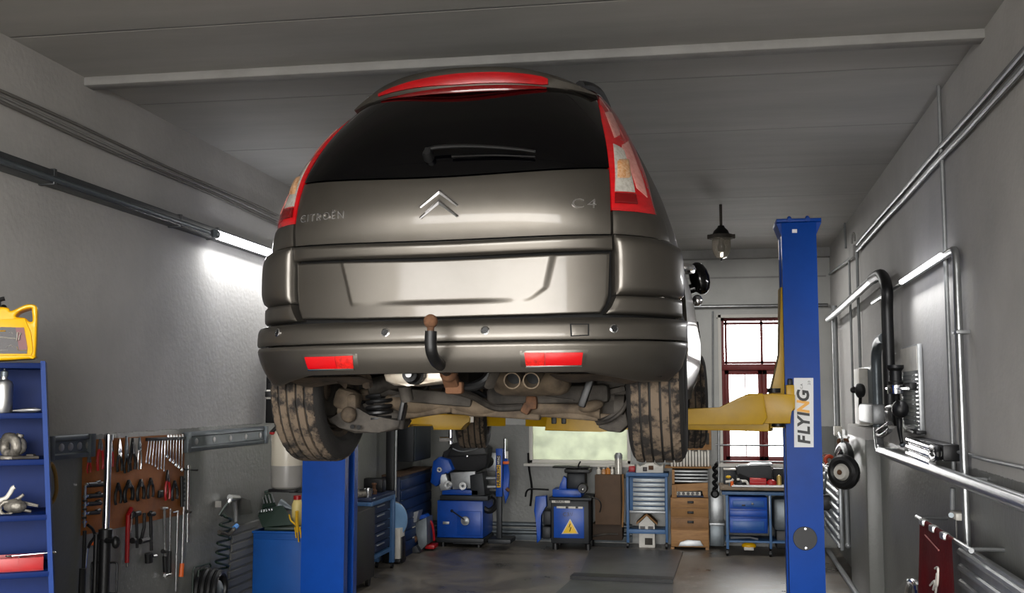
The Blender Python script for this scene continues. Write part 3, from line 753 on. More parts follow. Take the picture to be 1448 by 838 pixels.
def wheel(c, R, w, steer, inner, seg=132):
    """c centre in car coordinates; inner = +1 when the car's middle lies toward +x"""
    o = V(cw(*c)); ax = (EX * math.cos(steer) + EYC * math.sin(steer)).normalized()
    h = w / 2
    carc = [(R - .098, -h + .012), (R - .09, -h + .002), (R - .05, -h - .006), (R - .022, -h + .004), (R - .008, -h + .018)]
    # carcass (sidewalls) with tread recess
    prof = carc + [(R - .010, -h + .03), (R - .010, h - .03)] + [(r, -z) for r, z in carc[::-1]] + [(R - .115, h - .03), (R - .115, -h + .03), (R - .098, -h + .012)]
    T = MB().lathe(prof, o, ax, 72).build('wheel', M_TYRE, CAR, ang=40)
    # tread: five ribs, shoulder ribs cut by sipes
    rb = [(-h + .014, -h + .047), (-h + .055, -h + .085), (-h + .093, -h + .127), (-h + .135, -h + .165), (-h + .173, h - .014)]
    for q, (a, b) in enumerate(rb):
        sh = q in (0, 4)
        mb = MB()
        def rad(r, i, k, sh=sh, q=q):
            d = 0
            kk = (k * 1 + i) % 3 if sh else (k + q * 2 + i) % 6
            if (sh and kk == 0) or (not sh and kk == 0 and i in (2, 3) and q % 2): d = .006
            return r - d
        ea, eb = (.007, .0) if q == 0 else ((.0, .007) if q == 4 else (0, 0))
        mb.lathe([(R - .012, a), (R - ea, a + .001), (R - ea * .3, a + (b - a) * .3), (R - eb * .3, a + (b - a) * .7), (R - eb, b - .001), (R - .012, b)], o, ax, seg, rad=rad)
        mb.build('tread_rib', M_TREAD, T, ang=25)
    s_ = inner
    # rim barrel open toward the car's middle, face outside
    mb = MB(); mb.lathe([(R - .098, h * s_ * .86), (R - .105, h * s_ * .80), (R - .13, h * s_ * .7), (R - .135, -h * s_ * .4), (R - .12, -h * s_ * .8), (R - .096, -h * s_ * .92), (R - .11, -h * s_ * .86), (R - .15, -h * s_ * .5), (R - .15, h * s_ * .6)], o, ax, 48)
    mb.build('rim', M_DUSTB, T, ang=50)
    mb = MB(); mb.lathe([(0, -h * s_ * .62), (.05, -h * s_ * .62), (.07, -h * s_ * .5), (0, -h * s_ * .4)], o, ax, 24)
    x, y, d = frame(ax)
    for k in range(5):
        a = 2 * PI * k / 5 + .3; r = x * math.cos(a) + y * math.sin(a)
        mb.bar(o + r * .05 - ax * (h * s_ * .58), o + r * (R - .13) - ax * (h * s_ * .72), .05, .025, up=ax, bev=.006)
    mb.build('spokes', M_ALLOY, T)
    mb = MB(); mb.lathe([(.06, 0), (.135, 0), (.135, .02), (.06, .02)], o + ax * (h * s_ * .1), ax * s_, 40)
    mb.build('brake_disc', M_DUSTG, T)
    return T
wheel((-.755, 0, 1.832), .325, .22, math.radians(-2.5), 1)
wheel((.755, 0, 1.832), .325, .22, math.radians(1.0), -1)
wheel((-.72, 2.73, 1.75), .32, .21, math.radians(9), 1)
wheel((.77, 2.73, 1.75), .32, .21, math.radians(6), -1)
# ------------------------------------------------------------------ underbody
def U(px, py, y): return carY(px, py, y)
mb = MB()   # floor pan and sills
mb.prism([(-.66, -.32), (.66, -.32), (.70, .4), (.80, .45), (.80, 2.3), (.60, 2.4), (.60, 3.2), (-.60, 3.2), (-.60, 2.4), (-.80, 2.3), (-.80, .45), (-.70, .4)], cw(0, 0, 1.97), EX, EYC, EZ * .02)
for sg in (-1, 1): mb.bar(cw(sg * .76, .46, 1.83), cw(sg * .76, 2.3, 1.83), .10, .13)
for x in (-.25, .25): mb.bar(cw(x, .5, 1.90), cw(x, 2.4, 1.88), .10, .12)
mb.box(cw(0, 1.2, 1.90), (.9, .7, .14), rz=-CYAW, bev=.04)
mb.build('floor_pan', M_DARKU, CAR)
for sg in (-1, 1):  # arch liners
    for wy in (0, 2.73):
        mb = MB()
        mb.grid(lambda u, v: cw(sg * (.56 + .29 * u), wy - math.cos(PI * v) * (WR_ + .01), WZ + math.sin(PI * v) * (WR_ + .01)), 6, 20)
        mb.grid(lambda u, v: cw(sg * .56, wy - (WR_ + .01) + 2 * (WR_ + .01) * u, WZ - .0 + v * math.sqrt(max(0, 1 - (2 * u - 1) ** 2)) * WR_), 10, 6)
        mb.build('arch_liner', M_GAP, CAR)
    mb = MB()   # tan flange behind the bumper, in front of the wheel
    mb.grid(lambda u, v: cw(sg * (.74 - .36 * u), -.56 + .16 * v + .05 * math.sin(u * 3), 1.86 - (.022 * math.sin(u * PI) + .010 * math.sin(9 * u)) * v * (1.2 - .4 * u) + .012 * (1 - v)), 24, 6)
    mb.build('splash_shield', M_DUSTB, CAR, ang=60)
mb = MB()  # valance under the bumper
mb.grid(lambda u, v: cw(-.8 + 1.6 * u, -.70 + .25 * v - .0 * u + .22 * abs(2 * u - 1) ** 3, 1.878 + .07 * v - .02 * abs(2 * u - 1) ** 3), 20, 4)
mb.build('valance', M_DARKU, CAR, ang=60)
# rear beam
mb = MB()
A = [U(x, y, .05) for x, y in ((548, 566), (590, 572), (640, 572), (690, 576), (740, 574), (790, 577), (850, 581))]
mb.tube(spline(A, 5), lambda i: .052 - .012 * math.cos(i * .7), 10, flat=.72, up=(0, 0, 1))
mb.bar(U(552, 590, .06), U(640, 577, .04), .06, .035, bev=.01); mb.bar(U(640, 577, .04), U(765, 586, .04), .06, .05, bev=.01); mb.bar(U(765, 583, .04), U(880, 592, .06), .06, .035, bev=.01)
AX = mb.build('axle_beam', M_TANM, CAR, ang=50)
mb = MB()
mb.bar(U(572, 558, .0), U(668, 566, .0), .05, .06, bev=.012); mb.bar(U(690, 560, .02), U(862, 556, .02), .08, .08, bev=.02)
mb.bar(U(750, 558, -.05), U(812, 566, -.05), .01, .008, bev=.003)
mb.tube(spline([U(640, 552, -.2), U(668, 560, -.1), U(700, 576, 0), U(740, 575, 0)], 5), .016, 8)
mb.build('subframe', M_DUSTG, CAR)
rnd = random.Random(3)
for k in range(26):
    mb = MB()   # brackets, hoses, bolts and lumps in the dark above the beam
    px, py, yy = rnd.uniform(500, 870), rnd.uniform(535, 572), rnd.uniform(.12, .5)
    p = U(px, py, yy)
    if k % 3 == 0: mb.box(p, (rnd.uniform(.04, .11), .06, rnd.uniform(.03, .07)), rz=rnd.uniform(-.5, .5), rx=rnd.uniform(-.6, .6), ry=rnd.uniform(-.6, .6), bev=.01)
    elif k % 3 == 1: mb.cyl(p, p + V((rnd.uniform(-.16, .16), rnd.uniform(-.05, .1), rnd.uniform(-.06, .06))), rnd.uniform(.012, .03), seg=10)
    else: mb.sphere(p, rnd.uniform(.025, .05), (1, 1, rnd.uniform(.5, .9)), 10)
    mb.build('bracket', (M_DUSTB, M_DUSTG, M_TANM)[k % 3], CAR)
for a, b in (((522, 548), (600, 560)), ((610, 545), (690, 563)), ((700, 560), (830, 556))):
    MB().tube(spline([U(*a, .1), (U(*a, .1) + U(*b, .1)) / 2 + V((0, 0, .03)), U(*b, .1)], 6), .014, 8).build('brake_line', M_BLKP, CAR)
# silver shield with rubber hanger, tow bracket
mb = MB(); o = U(537, 543, -.46); s_ = 3.55 / 1500 * 1.15
pl = [(2, 22), (98, 24), (97, 6), (92, 1), (40, -3), (20, -2), (8, 4)]
sc = (U(637, 543, -.46) - U(537, 543, -.46)).length / 100
mb.prism([(a * sc, b * sc) for a, b in pl], o, EX, EZ, EYC * .16, bev=.010)
SH = mb.build('heat_shield', M_SHIELD, CAR)
p = U(581, 529, -.50)
mb = MB(); mb.lathe([(0, -.03), (.012, -.03), (.014, -.018), (.03, -.02), (.034, -.005), (.034, .03), (0, .03)], p, EYC, 24); mb.lathe([(.034, -.01), (.042, -.005), (.042, .03), (.034, .03)], p + EX * .012, EYC, 24)
mb.build('rubber_hanger', M_BLKP, SH)
mb = MB(); mb.lathe([(0, -.034), (.013, -.034), (.015, -.026), (0, -.02)], p, EYC, 16); mb.build('hanger_bolt', M_ALLOY, SH)
mb = MB(); mb.sphere(U(609, 454, -.93), .0255, seg=20)
mb.lathe([(.014, 0), (.0125, -.012), (.0135, -.04), (.017, -.06)], U(609, 459.5, -.93), (0, 0, 1), 18)
TB = mb.build('tow_ball', M_RUST, CAR, label='rusty tow ball on a black swan neck')
mb = MB(); mb.tube(spline([U(609.5, 468, -.93), U(609, 484, -.93), U(610.5, 498, -.92), U(616, 510, -.86), U(624, 517, -.74), U(632, 524, -.6)], 6), .0215, 14)
mb.build('swan_neck', M_BLKP, TB)
mb = MB(); mb.bar(U(632, 520, -.6), U(640, 545, -.5), .06, .04, bev=.008); mb.sphere(U(634, 527, -.58), .035, (1, .8, 1)); mb.box(U(643, 548, -.5), (.07, .05, .05), bev=.01)
mb.build('tow_bracket', M_RUST, TB)
# hoses behind the tow bar
MB().tube(spline([U(638, 520, -.5), U(640, 535, -.48), U(650, 545, -.45), U(668, 546, -.42), U(685, 538, -.4), U(698, 522, -.4)], 6), .02, 10).build('hose', M_BLKP, CAR)
MB().tube(spline([U(702, 522, -.55), U(697, 533, -.52), U(692, 546, -.48)], 6), .022, 10, flat=.6).build('fuel_hose', M_DUSTG, CAR)
# muffler with twin tailpipes
mb = MB(); a, b = U(700, 538, -.25), U(806, 537, -.25)
ax = (b - a).normalized(); L = (b - a).length
mb.lathe([(0, 0), (.03, 0), (.055, .012), (.068, .04), (.07, L * .5), (.068, L - .04), (.055, L - .012), (.03, L), (0, L)], a, ax, 24)
for v in mb.bm.verts:
    c = a + ax * (v.co - a).dot(ax); d = v.co - c; v.co = c + EYC * d.dot(EYC) * 1.7 + V((0, 0, d.z * .92))
MU = mb.build('exhaust_silencer', M_TANM, CAR, ang=50)
for px in (725, 752):
    a, b = U(px + 8, 524, -.42), U(px - 1, 538, -.62)
    mb = MB(); d = b - a; L = d.length
    mb.lathe([(.030, 0), (.032, L * .5), (.032, L), (.0275, L), (.0275, L * .3), (0, L * .3)], a, d, 24)
    mb.build('tailpipe', M_TANM, MU)
    MB().lathe([(0, L * .62), (.0272, L * .62), (.0272, L * .64), (0, L * .64)], a, d, 20).build('black_disc', M_GAP, MU)  # black disc across the bore, part way in
# rubber straps hanging on both sides
MB().bar(U(576, 545, -.2), U(566, 594, -.2), .045, .02, up=EX, bev=.006).build('damper', M_BLKP, CAR)
MB().bar(U(837, 532, -.2), U(822, 575, -.2), .04, .03, up=EX, bev=.006).build('damper', M_BLKP, CAR)
mb = MB(); mb.cyl(U(573, 572, -.15), U(567, 605, -.12), .012); mb.cyl(U(572, 545, -.22), U(576, 566, -.2), .028); mb.build('damper_rod', M_DUSTG, CAR)
# left trailing arm, knuckle, caliper
mb = MB()
pl = [(466, 588), (470, 597), (484, 604), (505, 612), (540, 611), (566, 606), (572, 596), (568, 590), (545, 594), (525, 590), (512, 578), (502, 571), (494, 577), (488, 586)]
o = U(466, 588, -.02)
pts = [tocar(U(px, py, -.02)) for px, py in pl]
mb.prism([(p.x, p.z) for p in pts], CAR0 + EYC * -.06, EX, EZ, EYC * .16, bev=.012)
ARM = mb.build('lower_arm', M_DUSTG, CAR)
mb = MB()
for px, py in ((507, 604), (498, 603)): mb.cyl(U(px, py, -.1), U(px, py, -.05), .010, seg=10)
mb.build('hole', M_GAP, ARM)
mb = MB(); mb.box(U(492, 565, .0), (.11, .12, .10), ry=.3, bev=.03); mb.box(U(500, 572, -.03), (.05, .08, .1), bev=.02); mb.cyl(U(480, 580, -.02), U(505, 580, -.02), .03); mb.sphere(U(493, 586, -.08), .036, (1, .8, 1))
mb.build('brake_caliper', M_TANM, CAR)
mb = MB()
for k in range(64):
    pass
pts = [U(536, 578, .0) + V((math.cos(k * .55) * .055, math.sin(k * .55) * .055, -.06 + .0022 * k)) for k in range(56)]
mb.tube(pts, .009, 6); mb.build('coil_spring', M_BLKP, CAR)
mb = MB(); mb.bar(U(515, 575, .05), U(570, 560, .02), .025, .03, bev=.006); mb.bar(U(530, 553, .1), U(590, 566, .05), .04, .05, bev=.01); mb.cyl(U(520, 548, .05), U(560, 538, .1), .04); mb.sphere(U(550, 590, .05), .06, (1.3, 1, .7)); mb.build('suspension_links', M_DUSTG, CAR)
mb = MB(); mb.tube(spline([U(470, 532, -.4), U(490, 520, -.42), U(515, 528, -.4), U(520, 545, -.36)], 5), .022, 8); mb.grid(lambda u, v: U(463 + 26 * u + 6 * v, 528 + 22 * u * (1 - v) + 4 * v, -.42 + .08 * v), 6, 4); mb.build('filler_bracket', M_DUSTB, CAR)
# right arm
mb = MB()
pl = [(846, 592), (868, 588), (886, 580), (890, 600), (878, 611), (860, 609), (848, 604)]
pts = [tocar(U(px, py, -.02)) for px, py in pl]
mb.prism([(p.x, p.z) for p in pts], CAR0 + EYC * -.06, EX, EZ, EYC * .16, bev=.012); mb.build('lower_arm', M_DUSTG, CAR)
mb = MB(); mb.cyl(U(870, 577, .06), U(884, 577, .06), .06); mb.bar(U(846, 558, .1), U(884, 549, .1), .05, .02); mb.bar(U(850, 566, .1), U(884, 560, .1), .05, .02); mb.bar(U(845, 545, .15), U(884, 538, .15), .06, .04); mb.box(U(866, 573, .15), (.16, .08, .16), bev=.02); mb.build('suspension_links', M_DUSTG, CAR)  # last box is added to darken a see-through gap between the arms
mb = MB(); mb.sphere(U(836, 574, -.05), .055, (1, .7, .45), M=Matrix.Rotation(-.25, 3, 'Y')); mb.build('bump_stop', M_TANM, CAR)
MB().tube(spline([U(845, 598, -.06), U(862, 594, -.1), U(878, 582, -.1), U(888, 566, -.08)], 5), .009, 8).build('brake_line', M_DUSTG, CAR)
mb = MB(); mb.box(U(752, 569, -.02), (.05, .05, .06), bev=.012); mb.box(U(745, 577, -.02), (.04, .05, .05), ry=.5, bev=.01); mb.build('rusty_mount', M_RUST, CAR)
# ================================================================== the two-post lift
M_BLUE = mat('lift_blue_paint', '003a8c', .42, dirt=.25, dirtcol='01265c', scale=4, spec=.22)
M_YEL = mat('lift_yellow_paint', 'b58d04', .42, dirt=.35, dirtcol='8a6a10', scale=7)
M_BLACKM = mat('black_metal', '151516', .45, .4)
M_LABEL = mat('white_label', 'd7d8d8', .5)
M_LBLK = mat('label_black', '121212', .5)
M_LORG = mat('label_orange', 'e0a545', .5)
LY = 6.7
LTOP = atY(1130, 314, LY).z
def column(xa, xb, opening, label):
    """C-section column, slot facing `opening` (+1 toward +x)"""
    cx = (xa + xb) / 2; w = xb - xa; dep = .27
    t = thing('lift_column', label, 'car lift column', (cx, LY + dep / 2, 0))
    th = .012; mb = MB(); xo = xb if opening > 0 else xa; xc = xa if opening > 0 else xb
    y0, y1 = LY, LY + dep; H = LTOP
    lo, hi = min(xo, xc), max(xo, xc)
    if opening > 0: prof = [(xa, y0), (xb, y0), (xb, y0 + .075), (xb - th, y0 + .075), (xb - th, y0 + th), (xa + th, y0 + th), (xa + th, y1 - th), (xb - th, y1 - th), (xb - th, y1 - .075), (xb, y1 - .075), (xb, y1), (xa, y1)]
    else: prof = [(xb, y0), (xa, y0), (xa, y0 + .075), (xa + th, y0 + .075), (xa + th, y0 + th), (xb - th, y0 + th), (xb - th, y1 - th), (xa + th, y1 - th), (xa + th, y1 - .075), (xa, y1 - .075), (xa, y1), (xb, y1)]
    mb.prism(prof, (0, 0, 0), (1, 0, 0), (0, 1, 0), (0, 0, H), bev=.004)
    mb.build('column_section', M_BLUE, t)
    mb = MB(); mb.box((cx, LY + dep / 2, .01), (w + .16, dep + .16, .02), bev=.004)
    for a in (-1, 1):
        for b in (-1, 1): mb.cyl((cx + a * (w / 2 + .05), LY + dep / 2 + b * (dep / 2 + .05), .02), (cx + a * (w / 2 + .05), LY + dep / 2 + b * (dep / 2 + .05), .045), .014, seg=6)
    mb.build('base_plate', M_BLUE, t)
    mb = MB(); mb.prism([(xa - .03, LTOP - .0), (xb + .03, LTOP - .0), (xb + .03, LTOP + .022), (xa - .03, LTOP + .022)], (0, LY - .02, 0), (1, 0, 0), (0, 0, 1), (0, dep + .04, 0), bev=.008)
    mb.prism([(xb, LTOP), (xb + .035, LTOP), (xb + .0, LTOP - .08)], (0, LY + .02, 0), (1, 0, 0), (0, 0, 1), (0, dep - .04, 0))
    mb.prism([(xa, LTOP), (xa - .03, LTOP), (xa, LTOP - .08)], (0, LY + .02, 0), (1, 0, 0), (0, 0, 1), (0, dep - .04, 0))
    tp = mb.build('top_plate', M_BLUE, t)
    mb = MB()
    for x in (xa + .05, xb - .05): mb.cyl((x, LY - .03, LTOP + .012), (x, LY - .018, LTOP + .012), .014, seg=12); mb.sphere((x, LY + .02, LTOP + .03), .013, seg=8)
    mb.build('bolt', M_BLUE, tp)
    mb = MB(); mb.box((cx, LY + dep / 2, LTOP / 2), (.05, .05, LTOP - .1)); mb.build('lifting_screw', M_BLACKM, t)
    return t
xa, xb = atY(1110.5, 560, LY).x, atY(1160.5, 560, LY).x
LCR = column(xa, xb, -1, 'blue lift column on the right with a white lettered label and a round black cap')
# right column: label, sticker, round cover
def face(px, py, d=.0): return atY(px, py, LY - d)
def plate_px(pts, d0, d1, m, nm, par, lab=None):
    P = [face(*p) for p in pts]
    mb = MB(); A = [mb.bm.verts.new(V((p.x, LY - d0, p.z))) for p in P]; B = [mb.bm.verts.new(V((p.x, LY - d1, p.z))) for p in P]
    mb.bridge(A, B); mb.cap(B); mb.cap(A); return mb.build(nm, m, par, label=lab)
LBL = plate_px([(1123, 632), (1150.5, 632), (1150, 534), (1122.5, 534)], 0.001, .003, M_LABEL, 'brand_label', LCR, 'white label lettered in black with one orange letter')
c0 = face(1137, 633); hL = face(1137, 553).z - face(1137, 628).z
def vtxt(u, v, d): return V((c0.x - v, LY - .003 - d, face(1137, 591.5).z + u))
def vt(txt, size, z, m, nm, x=0, bold=.0, shear=0, sp=1.0):
    return text_mb(txt, size, .002, lambda u, v, d: V((face(1137, 590).x + x - v, LY - .003 - d, z + u)), bold=bold, shear=shear, spacing=sp).build(nm, m, LBL)
zz = lambda py: face(1137, py).z
Ls = .098
for ch, py, m in (('F', 622.5, M_LBLK), ('L', 609, M_LBLK), ('Y', 597, M_LBLK), ('I', 586, M_LBLK), ('N', 575.5, M_LORG), ('G', 560, M_LBLK)):
    vt(ch, Ls, zz(py), m, 'lettering', x=.0, bold=.0035, shear=.15)
for ch, py in (('C.A', 546), ('2.0', 541)): vt(ch, .02, zz(py), M_LBLK, 'lettering', x=-.01 if py > 543 else .035)
plate_px([(1120, 329), (1127, 329), (1127, 324), (1120, 324)], .001, .002, M_LABEL, 'sticker', LCR)
p = face(1138.5, 761)
mb = MB(); mb.lathe([(0, .003), (.069, .003), (.071, .0), (.069, -.004)], V((p.x, LY - .001, p.z)), (0, -1, 0), 40)
CP = mb.build('round_cover', M_BLACKM, LCR)
mb = MB()
for dz in (-.057, .057): mb.lathe([(0, .006), (.007, .005), (.008, .002)], V((p.x + (.004), LY, p.z + dz)), (0, -1, 0), 12)
mb.build('screw', M_CHROME, CP)
xa2, xb2 = atY(427, 700, LY).x, atY(487.5, 700, LY).x
LCL = column(xa2, xb2, 1, 'blue lift column on the left under the tyre, beside the white drain tank')
# carriages and arms
def carriage(xc, sg, label, ycar, tips):
    """sg: +1 when the column is on the right, arms reach left"""
    t = thing('lift_carriage', label, 'lift arm', (xc, LY + .1, 1.5))
    return t
# right: sleeve climbing the column, pin block, arm
cr = thing('lift_carriage', 'yellow lift carriage on the right column with its arm reaching under the sill', 'lift arm', (xa - .1, LY + .1, 1.55))
mb = MB()
P = [face(1104, 405), (face(1110, 405)), face(1110, 555), face(1110, 605), face(1090, 605), face(1090, 556), face(1104, 500)]
mb.prism([(q.x, q.z) for q in P], (0, LY + .04, 0), (1, 0, 0), (0, 0, 1), (0, .18, 0), bev=.004)
mb.build('carriage_sleeve', M_YEL, cr)
a, b = face(1110.5, 544), face(1123, 580)
mb = MB(); mb.box(((a.x + b.x) / 2, LY - .02, (a.z + b.z) / 2), (b.x - a.x, .05, a.z - b.z), bev=.006); mb.build('stop_block', M_YEL, cr)
p = face(1117, 541); MB().box((p.x, LY - .02, p.z), (.03, .03, .05), bev=.006).build('stop_pad', M_BLACKM, cr)
mb = MB()
P = [face(1073, 558), face(1090, 556), face(1122, 558), face(1122, 578), face(1116, 580), face(1116, 598), face(1075, 598)]
mb.prism([(q.x, q.z) for q in P], (0, LY - .10, 0), (1, 0, 0), (0, 0, 1), (0, .16, 0), bev=.006)
BLK = mb.build('arm_bracket', M_YEL, cr)
for px, py in ((1094, 552), (1100, 600)):
    p = face(px, py); MB().cyl((p.x, LY - .02, p.z - .012), (p.x, LY - .02, p.z + .014), .04, seg=14).build('pivot_pin', M_BLACKM, BLK)
mb = MB()
a, b = face(1078, 588, .02), atY(905, 590, LY - .25)
P = [atY(px, py, LY - .12) for px, py in ((968, 577), (1018, 577), (1045, 562), (1060, 556), (1078, 556), (1084, 590), (1078, 600), (968, 600))]
mb.prism([(q.x, q.z) for q in P], (0, LY - .18, 0), (1, 0, 0), (0, 0, 1), (0, .13, 0), bev=.006)
P2 = [atY(px, py, LY - .12) for px, py in ((775, 586), (845, 590), (968, 577), (968, 600), (850, 610), (772, 608))]
mb.prism([(q.x, q.z) for q in P2], (0, LY - .17, 0), (1, 0, 0), (0, 0, 1), (0, .11, 0), bev=.006)
ARMR = mb.build('lift_arm', M_YEL, cr)
mb = MB()
for px in (783, 797):
    q = atY(px, 594, LY - .18); mb.box((q.x, LY - .172, q.z), (.032 if px < 790 else .03, .006, .045), bev=.006)
mb.build('slot', M_LBLK, ARMR)
q = atY(800, 580, LY); MB().cyl((q.x, LY - .11, q.z - .03), (q.x, LY - .11, q.z + .09), .05, seg=16).build('lifting_pad', M_BLACKM, ARMR)
# second right arm, reaching forward
mb = MB(); q = atY(1003, 590, LY + .5)
mb.bar((xa - .08, LY + .12, 1.62), (atY(748, 594, LY + .6).x, LY + .6, 1.63), .12, .10, bev=.006); mb.build('lift_arm', M_YEL, cr)
# left
clf = thing('lift_carriage', 'yellow lift carriage on the left column, arms reaching in under the car floor', 'lift arm', (xb2 + .1, LY + .1, 1.5))
mb = MB(); mb.box((xb2 + .02, LY + .13, 2.0), (.06, .20, .72), bev=.006); mb.box((xb2 + .12, LY + .06, 1.66), (.18, .30, .12), bev=.008); mb.build('carriage_sleeve', M_YEL, clf)
mb = MB(); P = [atY(px, py, LY + .05) for px, py in ((578, 594), (610, 586), (620, 584), (667, 586), (667, 597), (660, 598), (656, 607), (616, 607), (616, 598), (580, 600))]
mb.prism([(q.x, q.z) for q in P], (0, LY - .02, 0), (1, 0, 0), (0, 0, 1), (0, .14, 0), bev=.006)
a = atY(578, 597, LY + .05); mb.bar((xb2 + .15, LY + .05, 1.66), (a.x + .02, LY + .05, a.z), .10, .06, bev=.006)
ARML = mb.build('lift_arm', M_YEL, clf)
q = atY(640, 580, LY); MB().cyl((q.x, LY + .05, q.z - .03), (q.x, LY + .05, q.z + .08), .05, seg=16).build('lifting_pad', M_BLACKM, ARML)
mb = MB(); mb.bar((xb2 + .15, LY + .16, 1.64), (atY(712, 596, LY + .6).x, LY + .6, 1.63), .10, .10, bev=.006); mb.build('lift_arm', M_YEL, clf)
p = atY(637, 612, LY + .05)
mb = MB(); mb.cyl((p.x, LY + .05, p.z - .07), (p.x, LY + .05, p.z + .05), .014, seg=10); mb.cyl((p.x - .07, LY + .05, p.z - .04), (p.x + .01, LY + .05, p.z - .04), .016, seg=10); mb.build('locking_pin', M_CHROME, ARML)
# ================================================================== left side
M_RACK = mat('rack_navy_paint', '021d52', .5, dirt=.4, dirtcol='021536', scale=3, spec=.15)
M_RACKE = mat('rack_edge_blue', '022d6e', .45, spec=.2)
M_YPL = mat('yellow_plastic', 'e2ac06', .35, coat=.2)
M_BURG = mat('burgundy_print', '5e0d12', .4)
M_DKPR = mat('dark_print', '170a0b', .4)
M_WHT = mat('off_white_plastic', 'cfcbc2', .45, dirt=.3, dirtcol='8d887e', scale=9)
M_ALU = mat('brushed_aluminium', 'b7b7b5', .35, .9, dirt=.3, dirtcol='77777a', scale=12)
M_CAST = mat('cast_metal', '8c877e', .55, .7, dirt=.9, dirtcol='2a2622', scale=22, bump=.5, bscale=50)
M_REDP = mat('red_plastic', 'a11216', .4, dirt=.3, dirtcol='5c0a0c', scale=8)
M_BOARD = mat('orange_brown_hardboard', '985818', .65, dirt=.7, dirtcol='643810', scale=4)
M_TOOLC = mat('polished_tool_steel', 'cfd0d0', .22, 1.0)
M_TOOLB = mat('black_tool_grip', '0b0b0c', .5)
M_GRN = mat('dark_green_plastic', '12261c', .5)
M_ORG = mat('orange_plastic', 'd9601a', .45)
M_GREYM = mat('grey_painted_metal', '5f666a', .4, .4, dirt=.4, dirtcol='33383b', scale=8)
# ---- blue rack leaning in from the left
RU, RD = V((-.848, -.53, 0)).normalized(), V((-.53, .848, 0)).normalized()
RP = V((-2.55, 3.93, 0))
def rkpx(px, py): return atV(px, py, RP, RU)
ztop = rkpx(50, 510).z
zb_ = rkpx(74, 805).z
ur = lambda z: (rkpx(66.5, 580) - RP).dot(RU) + ((rkpx(75, 810) - RP).dot(RU) - (rkpx(66.5, 580) - RP).dot(RU)) * (rkpx(66, 580).z - z) / (rkpx(66, 580).z - rkpx(75, 810).z)
def rk(u, d, z): p = RP + RU * u + RD * d; return V((p.x, p.y, z))
rack = thing('shelf_rack', 'tall navy blue metal rack of shelves at the left edge, yellow oil can on top', 'shelf', rk(.35, .15, 0))
mb = MB()
A = [rk(ur(0), 0, 0), rk(ur(0), .3, 0), rk(ur(ztop), .3, ztop), rk(ur(ztop), 0, ztop)]
a = [mb.bm.verts.new(p) for p in A]; b = [mb.bm.verts.new(p + RU * .018) for p in A]; mb.bridge(a, b); mb.cap(a); mb.cap(b)
mb.build('side_panel', M_RACKE, rack)
mb = MB(); mb.prism([(ur(0) + .01, 0), (.72, 0), (.72, ztop), (ur(ztop) + .01, ztop)], RP + RD * .29, RU, (0, 0, 1), RD * .01); mb.build('back_panel', M_RACK, rack)
mb = MB(); mb.prism([(.72, 0), (.735, 0), (.735, ztop), (.72, ztop)], RP, RU, (0, 0, 1), RD * .3); mb.build('side_panel', M_RACKE, rack)
SHZ = []
for py in (513, 583.5, 649, 727, 807):
    z = rkpx(66, py).z; SHZ.append(z)
    mb = MB(); u0 = ur(z) + .012
    mb.prism([(u0, z), (.73, z), (.73, z - .022), (u0, z - .022)], RP, RU, (0, 0, 1), RD * .29, bev=.002); mb.build('shelf', M_RACK, rack)
for z in (SHZ[-1] - .27, SHZ[-1] - .54, .12):
    mb = MB(); u0 = ur(z) + .012; mb.prism([(u0, z), (.73, z), (.73, z - .022), (u0, z - .022)], RP, RU, (0, 0, 1), RD * .29, bev=.002); mb.build('shelf', M_RACK, rack)
# yellow oil can
def rc(px, py, d=.03): return (lambda p: ((p - RP).dot(RU), p.z))(atV(px, py, RP + RD * d, RU))
can = thing('oil_canister', 'big yellow plastic oil can with slanted handle and burgundy label on the rack top', 'canister', rk(.12, .12, SHZ[0]))
PXC = lambda l, d: [rc(a, b, d) for a, b in l]
D0 = .03
body = PXC([(-62, 506), (40, 507), (48, 504), (51, 498), (53, 450), (53, 436), (50, 431), (42, 429.5), (34, 431), (16, 439), (12, 435), (0, 433.5), (-30, 434), (-55, 440), (-62, 450)], D0)
# handle opening cut out as a bridge polygon
hole = PXC([(44, 435), (30, 439), (23, 445), (24, 448), (35, 449), (41, 454), (46, 453), (45, 440)], D0)
mb = MB(); bm = mb.bm
outer = spline([(u, z, 0) for u, z in body], 3, True); inner = spline([(u, z, 0) for u, z in hole], 3, True)
def flatring(pl, d): return [bm.verts.new(rk(p.x, d, p.y)) for p in pl]
fronts = []
for d in (D0, D0 + .16):
    o_, i_ = flatring(outer, d), flatring(inner, d)
    eds = []
    for rg in (o_, i_):
        for k in range(len(rg)): eds.append(bm.edges.new((rg[k], rg[(k + 1) % len(rg)])))
    bmesh.ops.triangle_fill(bm, use_beauty=True, use_dissolve=False, edges=eds); fronts.append((o_, i_))
mb.bridge(fronts[0][0], fronts[1][0]); mb.bridge(fronts[0][1], fronts[1][1])
bmesh.ops.recalc_face_normals(bm, faces=bm.faces)
ee = [e for e in bm.edges if len(e.link_faces) == 2 and e.calc_face_angle(0) > 1.2]
bmesh.ops.bevel(bm, geom=ee, offset=.010, segments=3, affect='EDGES', profile=.5)
mb.build('can_body', M_YPL, can, ang=50)
mb = MB(); pl = PXC([(-58, 503), (44, 503), (47, 496), (44, 470), (35, 449.5), (-4, 452), (-58, 454)], D0)
mb.prism(pl, RP + RD * (D0 - .006), RU, (0, 0, 1), RD * .03, bev=.004); mb.build('raised_panel', M_YPL, can)
mb = MB(); mb.prism(PXC([(-56, 499.5), (38, 500), (39, 492), (34, 463), (-56, 461)], D0), RP + RD * (D0 - .009), RU, (0, 0, 1), RD * .01); LB = mb.build('label', M_BURG, can)
